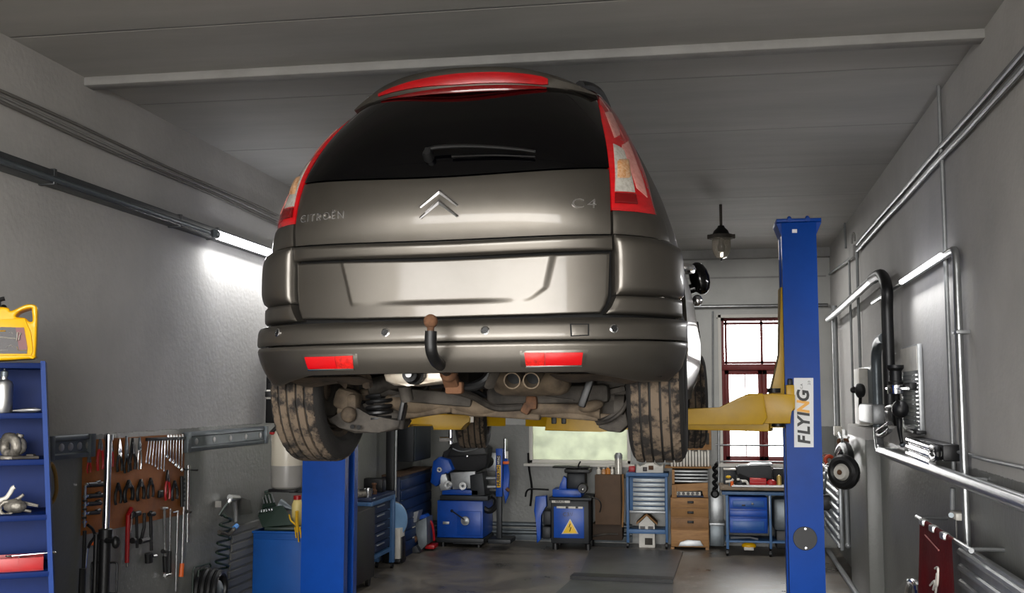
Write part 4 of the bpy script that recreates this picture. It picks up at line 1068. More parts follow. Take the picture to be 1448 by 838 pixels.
mb = MB(); mb.prism(PXC([(-56, 499.5), (38, 500), (38.5, 494), (27, 494), (22, 463), (-56, 461)], D0), RP + RD * (D0 - .0105), RU, (0, 0, 1), RD * .008); mb.build('label_panel', M_DKPR, LB)
def canpt(u, v, d, px=0, py=478):
    return None
mb = MB()
q = D0 - .0125
def strip(l, m, nm, w=.0035):
    mb = MB(); mb.tube([rk(*(lambda c: (c[0], q, c[1]))(rc(a, b, D0))) for a, b in l], w, 6, flat=.4); mb.build(nm, m, LB)
for l, w in (([(-40, 476), (-10, 476), (22, 478.5)], .006), ([(22, 478), (24, 482), (25, 470), (30, 471), (28, 475), (27, 481)], .006), ([(19, 473), (16, 469), (13, 470)], .002), ([(9, 491), (16, 488), (20, 491)], .003), ([(-30, 495), (11, 495)], .002)): strip(l, M_WHT, 'lettering', w)
strip([(24, 490), (26, 495), (38, 495.5)], M_YPL, 'lettering', .002); strip([(-20, 468), (8, 468)], M_YPL, 'lettering', .006)
p = rc(-12, 432, D0); mb = MB(); mb.lathe([(.0, 0), (.03, 0), (.03, .03), (0, .03)], rk(p[0], D0 + .08, p[1] - .008), (0, 0, 1), 20); mb.build('cap', M_BLKP, can)
p = rc(1, 431, D0)
fun = MB(); fun.tube(spline([rk(rc(4, 418)[0], .16, rc(4, 418)[1]), rk(rc(-4, 421)[0], .16, rc(-4, 421)[1]), rk(rc(-6, 433)[0], .16, rc(-6, 433)[1])], 5), .009, 8); fun.sphere(rk(rc(1, 430)[0], .22, rc(1, 430)[1]), .014)
o = fun.build('filler_spout', M_BLKP, can)
# metal spray bottle
def shelf_thing(name, label, cat, px, shelf, d): u = rc(px, 600, d)[0]; return thing(name, label, cat, rk(u, d, SHZ[shelf])), rk(u, d, SHZ[shelf])
t, p = shelf_thing('spray_bottle', 'dented aluminium spray bottle on the upper shelf of the blue rack', 'bottle', 3, 1, .10)
h = rc(3, 532, .1)[1] - SHZ[1]
mb = MB(); mb.lathe([(0, 0), (.034, 0), (.036, .004), (.036, h * .76), (.030, h * .86), (.014, h * .92), (.013, h), (0, h)], p, (0, 0, 1), 24); mb.build('bottle_body', M_ALU, t)
mb = MB(); mb.lathe([(.015, h), (.015, h + .02), (.004, h + .025), (.0022, h + .06), (0, h + .06)], p, (0, 0, 1), 12); mb.build('nozzle', M_GREYM, t)
# glue gun / brush lying
t, p = shelf_thing('tube_brush', 'small silver pointed brush lying beside the spray bottle on the blue rack', 'brush', 40, 1, .08)
a, b = rk(rc(18, 577, .08)[0], .08, SHZ[1] + .008), rk(rc(58, 578, .08)[0], .08, SHZ[1] + .012)
mb = MB(); mb.tube([a, a + (b - a) * .4, a + (b - a) * .8, b], lambda i: (.003, .008, .010, .004)[i], 10); mb.build('ferrule', M_ALU, t)
MB().cyl(a, a - (b - a) * .4, .005, .004, seg=8).build('handle', M_BLKP, t)
# castings on the second and third shelf
t, p = shelf_thing('engine_casting', 'pale rough turbo housing on the second shelf of the blue rack', 'engine part', 16, 2, .10)
mb = MB(); rr = .052
mb.torus(p + V((0, 0, .052)) , (.3, 1, .1), .035, .02, 24, 10); mb.sphere(p + RU * -.03 + V((0, 0, .05)), .034, (1, .8, 1.1), 14); mb.cyl(p + RU * -.02 + V((0, 0, .06)), p + RU * -.035 + V((0, 0, .098)), .014); mb.lathe([(0, 0), (.05, 0), (.05, .012), (0, .012)], p, (0, 0, 1), 20); mb.jitter(.002, 3)
mb.build('housing', M_CAST, t, ang=60)
t, p2_ = shelf_thing('flat_gasket', 'dark flat gasket lying at the right end of the second rack shelf', 'engine part', 38, 2, .06)
mb = MB(); mb.box(p2_ + V((0, 0, .006)), (.10, .05, .012), rz=.6, bev=.004); mb.box(p2_ + RU * -.02 + V((0, 0, .014)), (.03, .03, .01), rz=.2, bev=.004); mb.build('gasket', M_DUSTG, t)
t, p = shelf_thing('curved_bracket', 'white curved plastic bracket on the third shelf of the blue rack', 'bracket', 8, 3, .10)
P = [rk(*(lambda c: (c[0], .10, c[1]))(rc(a, b, .1))) for a, b in ((-25, 712), (-5, 708), (8, 704), (14, 697), (18, 690), (21, 688))]
P[0].z = max(P[0].z, SHZ[3] + .02)
mb = MB(); mb.tube(spline(P, 6), .014, 10, flat=.7); mb.box(rk((P[0] - RP).dot(RU), .1, (SHZ[3] + P[0].z) / 2), (.03, .03, P[0].z - SHZ[3]), bev=.004); mb.build('bracket_arm', M_WHT, t)
t, p = shelf_thing('alternator_part', 'dark greasy metal part with prongs on the third shelf of the blue rack', 'engine part', 26, 3, .08)
mb = MB(); mb.sphere(p + V((0, 0, .03)), .042, (1.2, .8, .7), 12); mb.torus(p + RU * .03 + V((0, 0, .022)), RD, .026, .009, 20, 8)
for a, b in (((-.02, .045), (-.085, .028)), ((-.01, .02), (-.06, .006)), ((0, .05), (-.03, .075))): mb.cyl(p + RU * a[0] + V((0, 0, a[1])), p + RU * b[0] + V((0, 0, b[1])), .008, .005)
mb.jitter(.0015, 5); mb.build('casting', M_CAST, t, ang=60)
# red tray with a spanner
zt_ = SHZ[4]
tr = thing('parts_tray', 'red plastic parts tray on the lowest visible shelf of the blue rack', 'tray', rk(.2, .08, zt_))
u0, u1 = rc(62, 790, .03)[0], rc(-40, 790, .03)[0]; hh = .052
mb = MB()
for d in (.03, .15): mb.prism([(u0, zt_), (u1, zt_), (u1, zt_ + hh), (u0, zt_ + hh)], RP + RD * d, RU, (0, 0, 1), RD * .005, bev=.001)
for u in (u0, u0 + .09, u0 + .20, u1): mb.prism([(.03, zt_), (.155, zt_), (.155, zt_ + hh + (.004 if u == u0 else 0)), (.03, zt_ + hh)], RP + RU * u, RD, (0, 0, 1), RU * .005, bev=.001)
mb.prism([(u0, zt_), (u1, zt_), (u1, zt_ + .004), (u0, zt_ + .004)], RP + RD * .03, RU, (0, 0, 1), RD * .12); mb.build('tray_body', M_REDP, tr)
t = thing('spanner', 'chrome ring spanner lying across the red parts tray', 'spanner', rk(u0, .05, zt_ + hh))
a, b = rk(u0 - .03, .06, zt_ + hh + .012), rk(u0 + .13, .07, zt_ + hh + .004)
mb = MB(); mb.bar(a, b, .010, .006, bev=.002); mb.torus(a, (0, .2, 1), .010, .005, 16, 8); mb.torus(b, (0, .2, 1), .009, .004, 16, 8); mb.build('shaft', M_TOOLC, t)
# ---- lamp trunking, lit tube, cables on the left wall
M_TRUNK = mat('dark_grey_trunking', '4c4e50', .4, .5, dirt=.3, dirtcol='2b2c2e')
M_TUBE = mat('lit_tube', 'ffffff', .4, emit='fbfbff', estr=7.0)
zl = 2.93
tk = thing('lamp_trunking', 'long dark lamp trunking along the left wall ending in one lit tube', 'lamp', (XL(5) + .06, 5, zl))
mb = MB(); a = hitL(-60, 200, .05); b = hitL(303, 337.5, .05); a = V((a.x, a.y, b.z)) if abs(a.z - b.z) < .2 else a
b.z = zl - .02; e = hitL(384, 368, .05); za = zl - .02
mb.bar((XL(3.4) + .035, 3.4, za), (XL(e.y + 1.6) + .035, e.y + 1.6, za), .10, .07, bev=.006)
for yy in (3.5, 4.9, 6.3, 6.86): mb.bar((XL(yy) + .03, yy - .012, za), (XL(yy) + .03, yy + .012, za), .12, .085, bev=.004)
mb.build('housing', M_TRUNK, tk)
y0_ = hitL(303, 338, .07).y; y1_ = hitL(392, 370, .07).y + .35
mb = MB(); mb.cyl((XL(y0_) + .085, y0_, za - .01), (XL(y1_) + .085, y1_, za - .01), .03, seg=16); mb.build('fluorescent_tube', M_TUBE, tk)
mb = MB(); mb.cyl((XL(3.6) + .085, 3.6, za - .012), (XL(y0_) + .085, y0_ - .12, za - .012), .016, seg=12); mb.cyl((XL(y0_) + .085, y0_ - .05, za - .01), (XL(y0_) + .085, y0_, za - .01), .03, seg=14); mb.build('dark_tube', M_GREYM, tk)
d = bpy.data.lights.new('fluorescent_tube_light', 'AREA'); d.shape = 'RECTANGLE'; d.size = y1_ - y0_; d.size_y = .07; d.energy = 14
o = bpy.data.objects.new('fluorescent_tube_light', d); COL.objects.link(o); ym = (y0_ + y1_) / 2; o.location = (XL(ym) + .13, ym, za - .03)
o.rotation_euler = (0, math.radians(38), PI / 2); o.rotation_euler = V((.6, 0, -1)).to_track_quat('-Z', 'Y').to_euler()
o.rotation_euler = (Matrix((V((0, 1, 0)), V((0, 1, 0)).cross(V((0, 0, 0)) - V((.5, 0, -1)).normalized()) * -1, -V((.5, 0, -1)).normalized())).transposed()).to_euler()
M_CABLE = mat('grey_cable', '8b8986', .6); M_CABD = mat('dark_cable', '6c6965', .6)
for k, (pa_, pb_, r, m) in enumerate((((-40, 110), (394, 305), .009, M_CABD), ((-40, 118), (394, 311), .008, M_CABLE), ((-40, 126), (394, 317), .010, M_CABD))):
    a = hitL(*pa_, .02); b = hitL(*pb_, .02); z = (a.z + b.z) / 2
    pts = [V((XL(y) + .015, y, a.z + (b.z - a.z) * t_ + .006 * math.sin(9 * t_ + k))) for t_ in [i / 18 for i in range(19)] for y in [a.y + (b.y - a.y) * t_]]
    tag(MB().tube(pts, r, 8).build('cable', m), ('topmost of the three cables running along the left wall under the ceiling', 'middle one of the three cables along the left wall under the ceiling', 'lowest of the three cables along the left wall, above the lamp trunking')[k], 'cable', 'cables along the left wall')
# ---- two metal rails at paint line
def rail(pl, pr, label):
    a0, a1 = hitL(*pl[0], .03), hitL(*pl[1], .03); b0, b1 = hitL(*pr[0], .03), hitL(*pr[1], .03)
    ya, yb = a0.y, b0.y; zt2 = (a0.z + b0.z) / 2; zb2 = (a1.z + b1.z) / 2
    t = thing('wall_rail', label, 'rail', (XL(ya) + .03, (ya + yb) / 2, zb2))
    H = zt2 - zb2
    mb = MB(); mb.prism([(0, 0), (.028, 0), (.034, H * .12), (.034, H * .2), (.02, H * .26), (.02, H * .74), (.034, H * .8), (.034, H * .9), (.026, H), (0, H)], (XL(ya) + .002, ya, zb2), (1, 0, 0), (0, 0, 1), V((XL(yb) - XL(ya), yb - ya, 0)))
    mb.build('rail_body', M_GREYM, t)
    mb = MB()
    n = 5
    for k in range(n): y = ya + (yb - ya) * (k + .6) / n; mb.sphere((XL(y) + .022, y, zb2 + H * .5), .02, (.25, 1, 1), 12)
    mb.build('rivets', M_ALU, t) if False else None
    for k in range(n):
        y = ya + (yb - ya) * (k + .6) / n; MB().sphere((XL(y) + .022, y, zb2 + H * .5), .022, (.25, 1.2, 1), 12).build('rivet', M_ALU, t)
    for y in (ya + .02, yb - .02): MB().box((XL(y) + .024, y, zb2 + H / 2), (.044, .05, H * 1.02), bev=.004).build('end_cap', M_GREYM, t)
rail(((68, 617), (68, 650)), ((132, 613), (132, 646)), 'short grey metal rail on the left wall between the blue rack and the tool board')
rail(((264, 607), (264, 636)), ((377, 606), (377, 629)), 'longer grey metal rail on the left wall to the right of the tool board')
# hose loop hung behind the rack
P = [hitL(a, b, .03) for a, b in ((72, 655), (78, 668), (80, 690), (77, 704), (72, 710), (69, 695), (68, 668))]
o = MB().tube(spline(P, 6, True), .010, 8, closed=True).build('rubber_belt', mat('tan_rubber', '8a6a35', .6)); tag(o, 'loop of tan rubber belt hanging on the wall beside the blue rack', 'belt')
# ---- tool board
def bquad(l, off0, off1):
    mb = MB(); A = [mb.bm.verts.new(hitL(a, b, off0)) for a, b in l]; B = [mb.bm.verts.new(hitL(a, b, off1)) for a, b in l]
    mb.bridge(A, B); mb.cap(A); mb.cap(B); return mb
board = bquad([(114, 757), (259, 727), (261.5, 613), (117, 622)], .001, .014).build('tool_board', M_BOARD)
tag(board, 'orange brown hardboard panel screwed to the left wall, hung with tools', 'tool board')
YAX = V((0, 1, 0))
def tw(px, py, o=.028): return hitL(px, py, o)
def spanner(px0, py0, px1, py1, label, group, w=.011, ring=.011):
    a, b = tw(px0, py0), tw(px1, py1); t = thing('combination_spanner', label, 'spanner', a, group=group)
    mb = MB(); mb.bar(a, b, w * .5, w, up=(0, 1, 0), bev=.002)
    dr = (b - a).normalized(); sd = dr.cross(V((1, 0, 0)))
    mb.prism([(-.5, .0), (-1, 1), (-.8, 2), (-.35, 2.2), (-.3, 1.2), (.3, 1.2), (.35, 2.2), (.8, 2), (1, 1), (.5, 0)], a + dr * .006 - V((.003, 0, 0)), sd * ring, -dr * ring, V((.006, 0, 0)))
    mb.torus(b, V((1, 0, 0)), ring * .75, ring * .36, 16, 8)
    mb.build('shaft', M_TOOLC, t); return t
ORD = ['first', 'second', 'third', 'fourth', 'fifth', 'sixth', 'seventh', 'eighth']
for k in range(7):
    x = 209 + k * 3.9; spanner(x + 1.2, 622 - k * .3, x - 2.5 + k * .35, 653 + [0, 1, 3, 5, 9, 8, 12][k], ORD[k] + ' from the left of seven slanted spanners on the tool board', 'slanted spanners on the tool board', .008, .008)
for k in range(6):
    x = 237 + k * 4.1; spanner(x + .2, 619 - k * .2, x - .6, [645, 650, 653, 657, 660, 664][k], ORD[k] + ' from the left of six bright spanners on the tool board', 'bright spanners on the tool board', .010, .012)
mb = MB(); a, b = tw(207, 621, .02), tw(260, 619, .02); mb.bar(a, b, .03, .02, up=(0, 0, 1), bev=.003); o = mb.build('spanner_rack', M_BLACKM); tag(o, 'dark strip holding the row of spanners on the tool board', 'tool holder')
def pliers(px, py0, py1, wpx, label, grip, name='pliers', cat='pliers', spread=1.0, head=.42, jaw=M_GREYM):
    a, b = tw(px, py0), tw(px, py1); L = (a - b).length; w = wpx / 1500 * a.y * 1.15
    t = thing(name, label, cat, a)
    dr = (b - a).normalized(); sd = dr.cross(V((1, 0, 0))).normalized()
    mb = MB(); mb.prism([(-.08, 0), (.08, 0), (.28, head * .6), (.3, head), (-.3, head), (-.28, head * .6)], a - V((.006, 0, 0)), sd * w, dr * L, V((.012, 0, 0)), bev=.002); mb.lathe([(0, 0), (w * .2, 0), (w * .2, .006), (0, .006)], a + dr * L * head * .85 + V((.004, 0, 0)), (1, 0, 0), 12)
    mb.build('jaws', jaw, t)
    for s_ in (-1, 1):
        P = [a + dr * L * head * .8 + sd * s_ * w * .12, a + dr * L * (head + .15) + sd * s_ * w * .38 * spread, a + dr * L * .8 + sd * s_ * w * .46 * spread, b + sd * s_ * w * .36 * spread]
        MB().tube(spline(P, 5), w * .13, 8).build('grip', grip, t)
    return t
pliers(126, 640, 668, 9, 'red handled cutters with a chrome hook, leftmost on the tool board', M_REDP, head=.5)
pliers(142, 620, 664, 15, 'large red handled pliers in the top row of the tool board', M_REDP, head=.36)
pliers(157.5, 626, 660, 10, 'red handled pliers half hidden behind the chrome jack pole', M_REDP, head=.35)
pliers(169, 620, 666, 13, 'slim black handled pliers beside the chrome pole on the tool board', M_TOOLB, head=.55, jaw=M_TOOLC)
pliers(179, 616, 668, 12, 'long grey snips with broad black handles hanging on the tool board', M_TOOLB, 'tin_snips', 'snips', head=.6)
pliers(187.5, 619, 664, 15, 'black adjustable pliers in front of a white card on the tool board', M_TOOLB, head=.5, jaw=M_BLACKM)
pliers(197.5, 618, 663, 9, 'bare chrome tongs left of the slanted spanners', M_TOOLC, head=.42)
o = bquad([(183, 640), (194, 646), (196, 619), (183, 619)], .016, .019).build('white_card', M_WHT); tag(o, 'small white card pinned behind the black pliers', 'card')
for k, (px, py0, py1, w) in enumerate(((167, 682, 712, 14), (182, 678, 708, 20), (199, 677, 706, 17), (213, 675, 703, 14), (247, 679, 706, 14))):
    pliers(px, py0, py1, w, ('first', 'second', 'third', 'fourth', 'last')[k] + ' from the left of the black circlip pliers on the tool board', M_TOOLB, 'circlip_pliers', spread=1.1, head=.3, jaw=M_BLACKM)
    kids_ = None
for o in [o for o in COL.objects if o.name.startswith('circlip_pliers')]: o['group'] = 'circlip pliers in the middle row'
pliers(237, 664, 706, 13, 'red and black pliers in the middle row of the tool board', M_REDP, head=.4, jaw=M_BLACKM)
o = MB().box(tw(227, 698), (.02, .05, .045), bev=.006).build('black_pouch', M_TOOLB); tag(o, 'small black pouch hanging left of the red and black pliers', 'pouch')
def flatbar(name, label, cat, pts, r, m, extra=(), group=None):
    t = thing(name, label, cat, tw(*pts[0]), group=group)
    mb = MB(); mb.tube([tw(*p) for p in pts], r, 10); mb.build('shaft', m, t)
    for nm, ps, rr, mm in extra:
        mb = MB(); mb.tube([tw(*p) for p in ps], rr, 10); mb.build(nm, mm, t)
    return t
for k, py in enumerate((685, 701, 712, 725)):
    flatbar('gear_puller', ('uppermost', 'second', 'third', 'lowest')[k] + ' of four black pullers lying sideways on the tool board', 'puller', [(124, py + .5), (146 - k * 2, py - 1)], .014 - .001 * k, M_TOOLB, (('bolt', [(122, py), (126, py)], .010, M_TOOLC), ('nut', [(136, py - 2), (141, py - 4)], .011, M_TOOLB)), 'black pullers on the tool board')
flatbar('socket_bar', 'upright bar of small sockets at the left edge of the tool board', 'socket set', [(120.5, 686), (119, 745)], .007, M_TOOLC, tuple(('socket', [(120.3 - k * .2, 700 + k * 6), (120.2 - k * .2, 703 + k * 6)], .013, M_TOOLB if k % 2 else M_TOOLC) for k in range(7)))
flatbar('socket_rail', 'black rail of sockets standing at the right edge of the tool board', 'socket set', [(257, 673), (257.5, 716)], .012, M_TOOLB, tuple(('socket', [(256.5, 677 + k * 6), (260.5, 677 + k * 6)], .009, M_BLACKM) for k in range(6)))
flatbar('pry_bar', 'red painted pry bar hanging at the foot of the tool board', 'bar', [(186, 718), (181, 728), (179.5, 795)], .013, M_REDP, (('tip', [(179.5, 795), (180, 801)], .007, M_TOOLC),))
flatbar('screwdriver', 'short chrome screwdriver hanging beside the red bar', 'screwdriver', [(186.5, 725), (185, 752)], .006, M_TOOLC, (('handle', [(187.5, 722), (186.5, 733)], .010, M_TOOLB),))
flatbar('ratchet', 'black ratchet with a round head, left of the pair under the tool board', 'ratchet', [(193, 725), (194, 774)], .009, M_TOOLB, (('head', [(190, 727), (197, 725)], .016, M_TOOLB), ('knob', [(187, 764), (190, 764)], .018, M_TOOLB)))
flatbar('offset_spanner', 'black curved offset spanner beside the ratchet under the tool board', 'spanner', [(204, 725), (204, 745), (200, 762)], .010, M_TOOLB, (('jaw', [(198, 765), (209, 762)], .018, M_TOOLB),))
flatbar('oil_filter_wrench', 'black strap wrench with a fat square head, right of the offset spanner', 'wrench', [(213, 722), (214, 778)], .010, M_TOOLB, (('head', [(210, 782), (210.5, 795)], .024, M_TOOLB), ('knob', [(216, 786), (221, 785)], .008, M_TOOLC), ('jaw', [(211, 727), (218, 726)], .014, M_TOOLB)))
flatbar('breaker_bar', 'chrome breaker bar with black grip, first of the long bars under the board', 'bar', [(232, 718), (233.5, 788)], .010, M_TOOLC, (('grip', [(233.5, 786), (234.5, 808)], .017, M_TOOLB), ('head', [(228.5, 718), (236, 718)], .010, M_TOOLC), ('collar', [(230, 779), (234, 779)], .014, M_TOOLB)), 'long bars under the tool board')
flatbar('breaker_bar', 'thinner chrome bar with a black clamp, second of the long bars under the board', 'bar', [(241, 719), (240, 778)], .007, M_TOOLC, (('clamp', [(240, 779), (239.5, 810)], .013, M_TOOLB), ('tip', [(233, 813), (241, 811)], .011, M_TOOLC)), 'long bars under the tool board')
flatbar('extension_bar', 'longest plain chrome extension bar hanging under the board', 'bar', [(251.5, 723), (248.5, 836)], .009, M_TOOLC, (('head', [(244, 724), (252, 722)], .006, M_TOOLC),), 'long bars under the tool board')
flatbar('torque_wrench', 'chrome torque wrench with an orange grip beside the tool board', 'wrench', [(260, 716), (257.5, 796)], .009, M_TOOLC, (('grip', [(257.5, 796), (256, 815)], .015, M_ORG),), 'long bars under the tool board')
flatbar('sliding_bar', 'tall chrome bar with a black cross handle at the right of the tool board', 'bar', [(266.5, 657), (265, 766)], .011, M_TOOLC, (('cross_handle', [(261, 663), (279, 664)], .008, M_TOOLB), ('ring', [(264, 723), (269, 723)], .012, M_DUSTG)), 'long bars under the tool board')
flatbar('grease_gun', 'black lever bar with a chrome neck hanging left of the jack pole', 'bar', [(120, 750), (118, 805)], .010, M_TOOLB, (('neck', [(122.5, 775), (119.5, 803)], .009, M_TOOLC), ('grip', [(117, 803), (115.5, 837), (114, 850)], .018, M_TOOLB)))
P = [tw(a, b) for a, b in ((124, 742), (131, 748), (134, 758), (128, 767), (125, 774))]
o = thing('hook_wrench', 'dark hooked wrench with a small brown pad hanging by the jack pole', 'wrench', P[0]); MB().tube(spline(P, 5), .008, 8).build('hook', M_TOOLB, o); MB().box(tw(132, 768), (.016, .035, .018), bev=.004).build('pad', M_ORG, o)
# ---- transmission jack
JY = 4.85; jx = atY(151, 700, JY).x
jk = thing('transmission_jack', 'upright transmission jack with a chrome pole and black body in front of the tool board', 'jack', (jx, JY, 0))
ztp = atY(155, 614, JY).z; zbd = atY(152, 748, JY).z
mb = MB(); mb.lathe([(0, 0), (.017, 0), (.017, ztp - zbd - .03), (.022, ztp - zbd - .028), (.022, ztp - zbd), (0, ztp - zbd)], (jx, JY, zbd), (0, 0, 1), 24); mb.build('chrome_ram', M_CHROME, jk)
mb = MB(); mb.lathe([(0, .10), (.028, .10), (.028, zbd - .05), (.033, zbd - .045), (.033, zbd), (.02, zbd + .005), (0, zbd + .005)], (jx, JY, 0), (0, 0, 1), 24); mb.cyl((jx - .03, JY - .03, .5), (jx - .03, JY - .03, zbd - .02), .012)
mb.build('cylinder', M_BLACKM, jk)
mb = MB(); mb.cyl((jx + .02, JY - .03, zbd - .05), (jx + .075, JY - .04, zbd - .05), .012); mb.sphere((jx + .08, JY - .04, zbd - .055), .028, (.7, .8, 1.1)); mb.build('release_knob', M_BLACKM, jk)
for s_ in (-1, 1):
    zz_ = atY(150, 795, JY).z
    P = [V((jx + s_ * .03, JY, zz_)), V((jx + s_ * .06, JY, zz_ - .0)), V((jx + s_ * .068, JY, zz_ - .02)), V((jx + s_ * .068, JY, zz_ - .13)), V((jx + s_ * .06, JY, zz_ - .145)), V((jx + s_ * .03, JY, zz_ - .145))]
    MB().tube(spline(P, 4), .005, 8).build('side_handle', M_BLACKM, jk)
for k in range(4):
    a = k * PI / 2 + PI / 4; e = V((jx + math.cos(a) * .32, JY + math.sin(a) * .32, .07))
    lg = MB().bar((jx, JY, .14), e, .05, .05, bev=.006).build('leg', M_BLACKM, jk)
    MB().cyl(e + V((0, -.012, -.03)), e + V((0, .012, -.03)), .04, seg=16).build('caster', M_BLKP, lg)
# ---- items by the blue cabinet
M_CABB = mat('cabinet_blue', '0e4a92', .45, dirt=.35, dirtcol='0a2c5a', scale=3)
CY = 7.75
a, b = atY(358, 750, CY), atY(452, 750, CY)
cab = thing('cabinet', 'plain blue cabinet behind the left lift column, socket case lying on top', 'cabinet', ((a.x + b.x) / 2, CY + .22, 0))
mb = MB(); mb.box(((a.x + b.x) / 2, CY + .23, a.z / 2 + .03), (b.x - a.x, .46, a.z - .06), bev=.006); mb.build('body', M_CABB, cab)
mb = MB(); mb.box(((a.x + b.x) / 2, CY + .225, a.z - .008), (b.x - a.x + .015, .48, .016), bev=.004); mb.build('top', M_CABB, cab)
mb = MB(); mb.box(((a.x + b.x) / 2, CY - .004, a.z / 2), (b.x - a.x - .03, .012, a.z - .12), bev=.004); dr = mb.build('door', M_CABB, cab)
ZC = a.z
cs = thing('socket_case', 'open dark green socket case on the blue cabinet, bright sockets in its lid', 'tool case', (atY(380, 740, CY + .15).x, CY + .15, ZC))
def cy(px, py, y): return atY(px, py, y)
def quad4(l, ys, th):
    mb = MB(); A = [mb.bm.verts.new(cy(p[0], p[1], y)) for p, y in zip(l, ys)]; B = [mb.bm.verts.new(cy(p[0], p[1], y) + V((0, th, -th * .4))) for p, y in zip(l, ys)]
    mb.bridge(A, B); mb.cap(A); mb.cap(B); return mb
quad4([(371, 745), (418, 741), (399, 714), (362, 721)], (CY + .02, CY + .02, CY + .2, CY + .2), .02).build('case_tray', M_GRN, cs)
quad4([(361, 720), (390, 714), (382, 697), (352, 702)], (CY + .21, CY + .21, CY + .26, CY + .26), .02).build('case_lid', M_GRN, cs)
for k in range(7):
    x = 357 + k * 4.6; p0_, p1_ = cy(x - .5, 702 - k * .55, CY + .235), cy(x + 3, 714 - k * .55, CY + .205)
    MB().cyl(p0_, p1_, .007, .009, seg=10).build('socket', M_TOOLC, cs)
for k in range(6):
    x = 366 + k * 3.6; p0_, p1_ = cy(x, 722 - k * .6, CY + .16), cy(x + .6, 725 - k * .6, CY + .15); MB().cyl(p0_, p1_, .007, seg=8).build('bit', M_TOOLC, cs)
mb = MB(); mb.bar(cy(351, 699, CY + .27), cy(383, 694, CY + .27), .03, .02, bev=.004); mb.build('latch_edge', M_GRN, cs)
o = MB().box((atY(400, 741, CY + .1).x, CY + .10, ZC + .014), (.26, .14, .028), rz=.2, bev=.008).build('bit_case', M_GRN); tag(o, 'flat closed dark green case lying on the blue cabinet next to the lift column', 'tool case')
fz = ZC + .028
f = thing('funnel', 'grey funnel lying on its side above the green case', 'funnel', cy(405, 722, CY + .3)); f.location.z = fz
WM[f.name] = Matrix.Translation(f.location)
a_, b_ = cy(396, 714, CY + .3), cy(420, 721, CY + .3)
mb = MB(); mb.lathe([(.05, 0), (.052, 0), (.016, .09), (.012, .14), (.010, .14), (.014, .088)], a_, b_ - a_, 20); mb.build('cone', M_GREYM, f)
bt = thing('bottle', 'cream bottle with a red cap half hidden behind the left lift column', 'bottle', (cy(420, 730, CY + .25).x, CY + .25, ZC))
px_, py_ = bt.location.x, bt.location.y; hz = cy(420, 700, CY + .25).z - ZC
mb = MB(); mb.lathe([(0, 0), (.04, 0), (.042, .01), (.042, hz * .7), (.03, hz * .85), (.024, hz * .88), (0, hz * .88)], (px_, py_, ZC), (0, 0, 1), 20); mb.build('bottle_body', mat('cream_plastic', 'c9b676', .5), bt)
MB().lathe([(0, 0), (.03, 0), (.03, .03), (0, .03)], (px_, py_, ZC + hz * .87), (0, 0, 1), 18).build('cap', M_REDP, bt)
gl = thing('work_glove', 'yellow work glove hanging over the cabinet edge beside the lift column', 'glove', cy(420, 760, CY - .03))
mb = MB()
for l, r in (([(420, 722), (420, 738), (421, 752)], .02), ([(409, 727), (411, 735), (416, 740), (420, 744)], .010), ([(417, 745), (419, 760)], .009), ([(421, 748), (422.5, 766)], .009), ([(424, 745), (426, 760)], .009)):
    mb.tube(spline([cy(x, y, CY - .035) for x, y in l], 4), r, 8, flat=.6)
mb.build('glove', mat('yellow_knit', 'c79a12', .8, bump=.5, bscale=120), gl)
# ---- waste oil drainer
TY = 7.35
tx = atY(406, 650, TY).x
dr = thing('oil_drainer', 'waste oil drainer with a white translucent tank beside the rear left tyre', 'oil drainer', (tx, TY, 0))
z0_, z1_ = atY(406, 690, TY).z, atY(406, 602, TY).z; R_t = (atY(427, 650, TY).x - atY(385, 650, TY).x) / 2
M_TANK = mat('translucent_tank', 'c8c0ae', .35); M_TANKL = mat('used_oil_level', '8f8c86', .35)
hh = z1_ - z0_
mb = MB(); mb.lathe([(R_t * .99, hh * .36), (R_t, hh * .37), (R_t, hh * .88), (R_t * .86, hh * .95), (R_t * .7, hh), (0, hh)], (tx, TY, z0_), (0, 0, 1), 32); mb.build('tank', M_TANK, dr)
mb = MB(); mb.lathe([(0, -.0), (R_t * .8, 0), (R_t * .96, hh * .03), (R_t, hh * .07), (R_t, hh * .37), (0, hh * .37)], (tx, TY, z0_), (0, 0, 1), 32); mb.build('oil_level', M_TANKL, dr, label='greyer lower part of the tank')
mb = MB(); mb.cyl((tx + .15, TY, .1), (tx + .15, TY, z0_ - .01), .016); mb.box((tx + .1, TY, z0_ - .02), (.14, .05, .02)); mb.box((tx + .15, TY, .08), (.45, .4, .05), bev=.01); mb.box((tx, TY, z0_ - .01), (.2, .2, .02), bev=.004); mb.build('stand', M_BLACKM, dr)
mb = MB(); P = [atY(x, y, TY - R_t * .8) for x, y in ((392, 600), (384, 604), (382, 612))]; mb.tube(spline([atY(404, 598, TY - .05), atY(398, 597, TY - .08), atY(391, 604, TY - .09), atY(384, 611, TY - .09)], 5), .014, 8); mb.cyl((tx, TY, z1_ - .01), (tx, TY, z1_ + .05), .03); mb.build('valve', M_BLACKM, dr)
MB().sphere(atY(385, 612, TY - .09), .016, (1.3, 1, .8)).build('red_handle', M_REDP, dr)
for sx in (-.17, .17):
    for sy in (-.15, .15): MB().cyl((tx + .15 + sx - .012, TY + sy, .04), (tx + .15 + sx + .012, TY + sy, .04), .04, seg=16).build('caster', M_BLKP, dr)
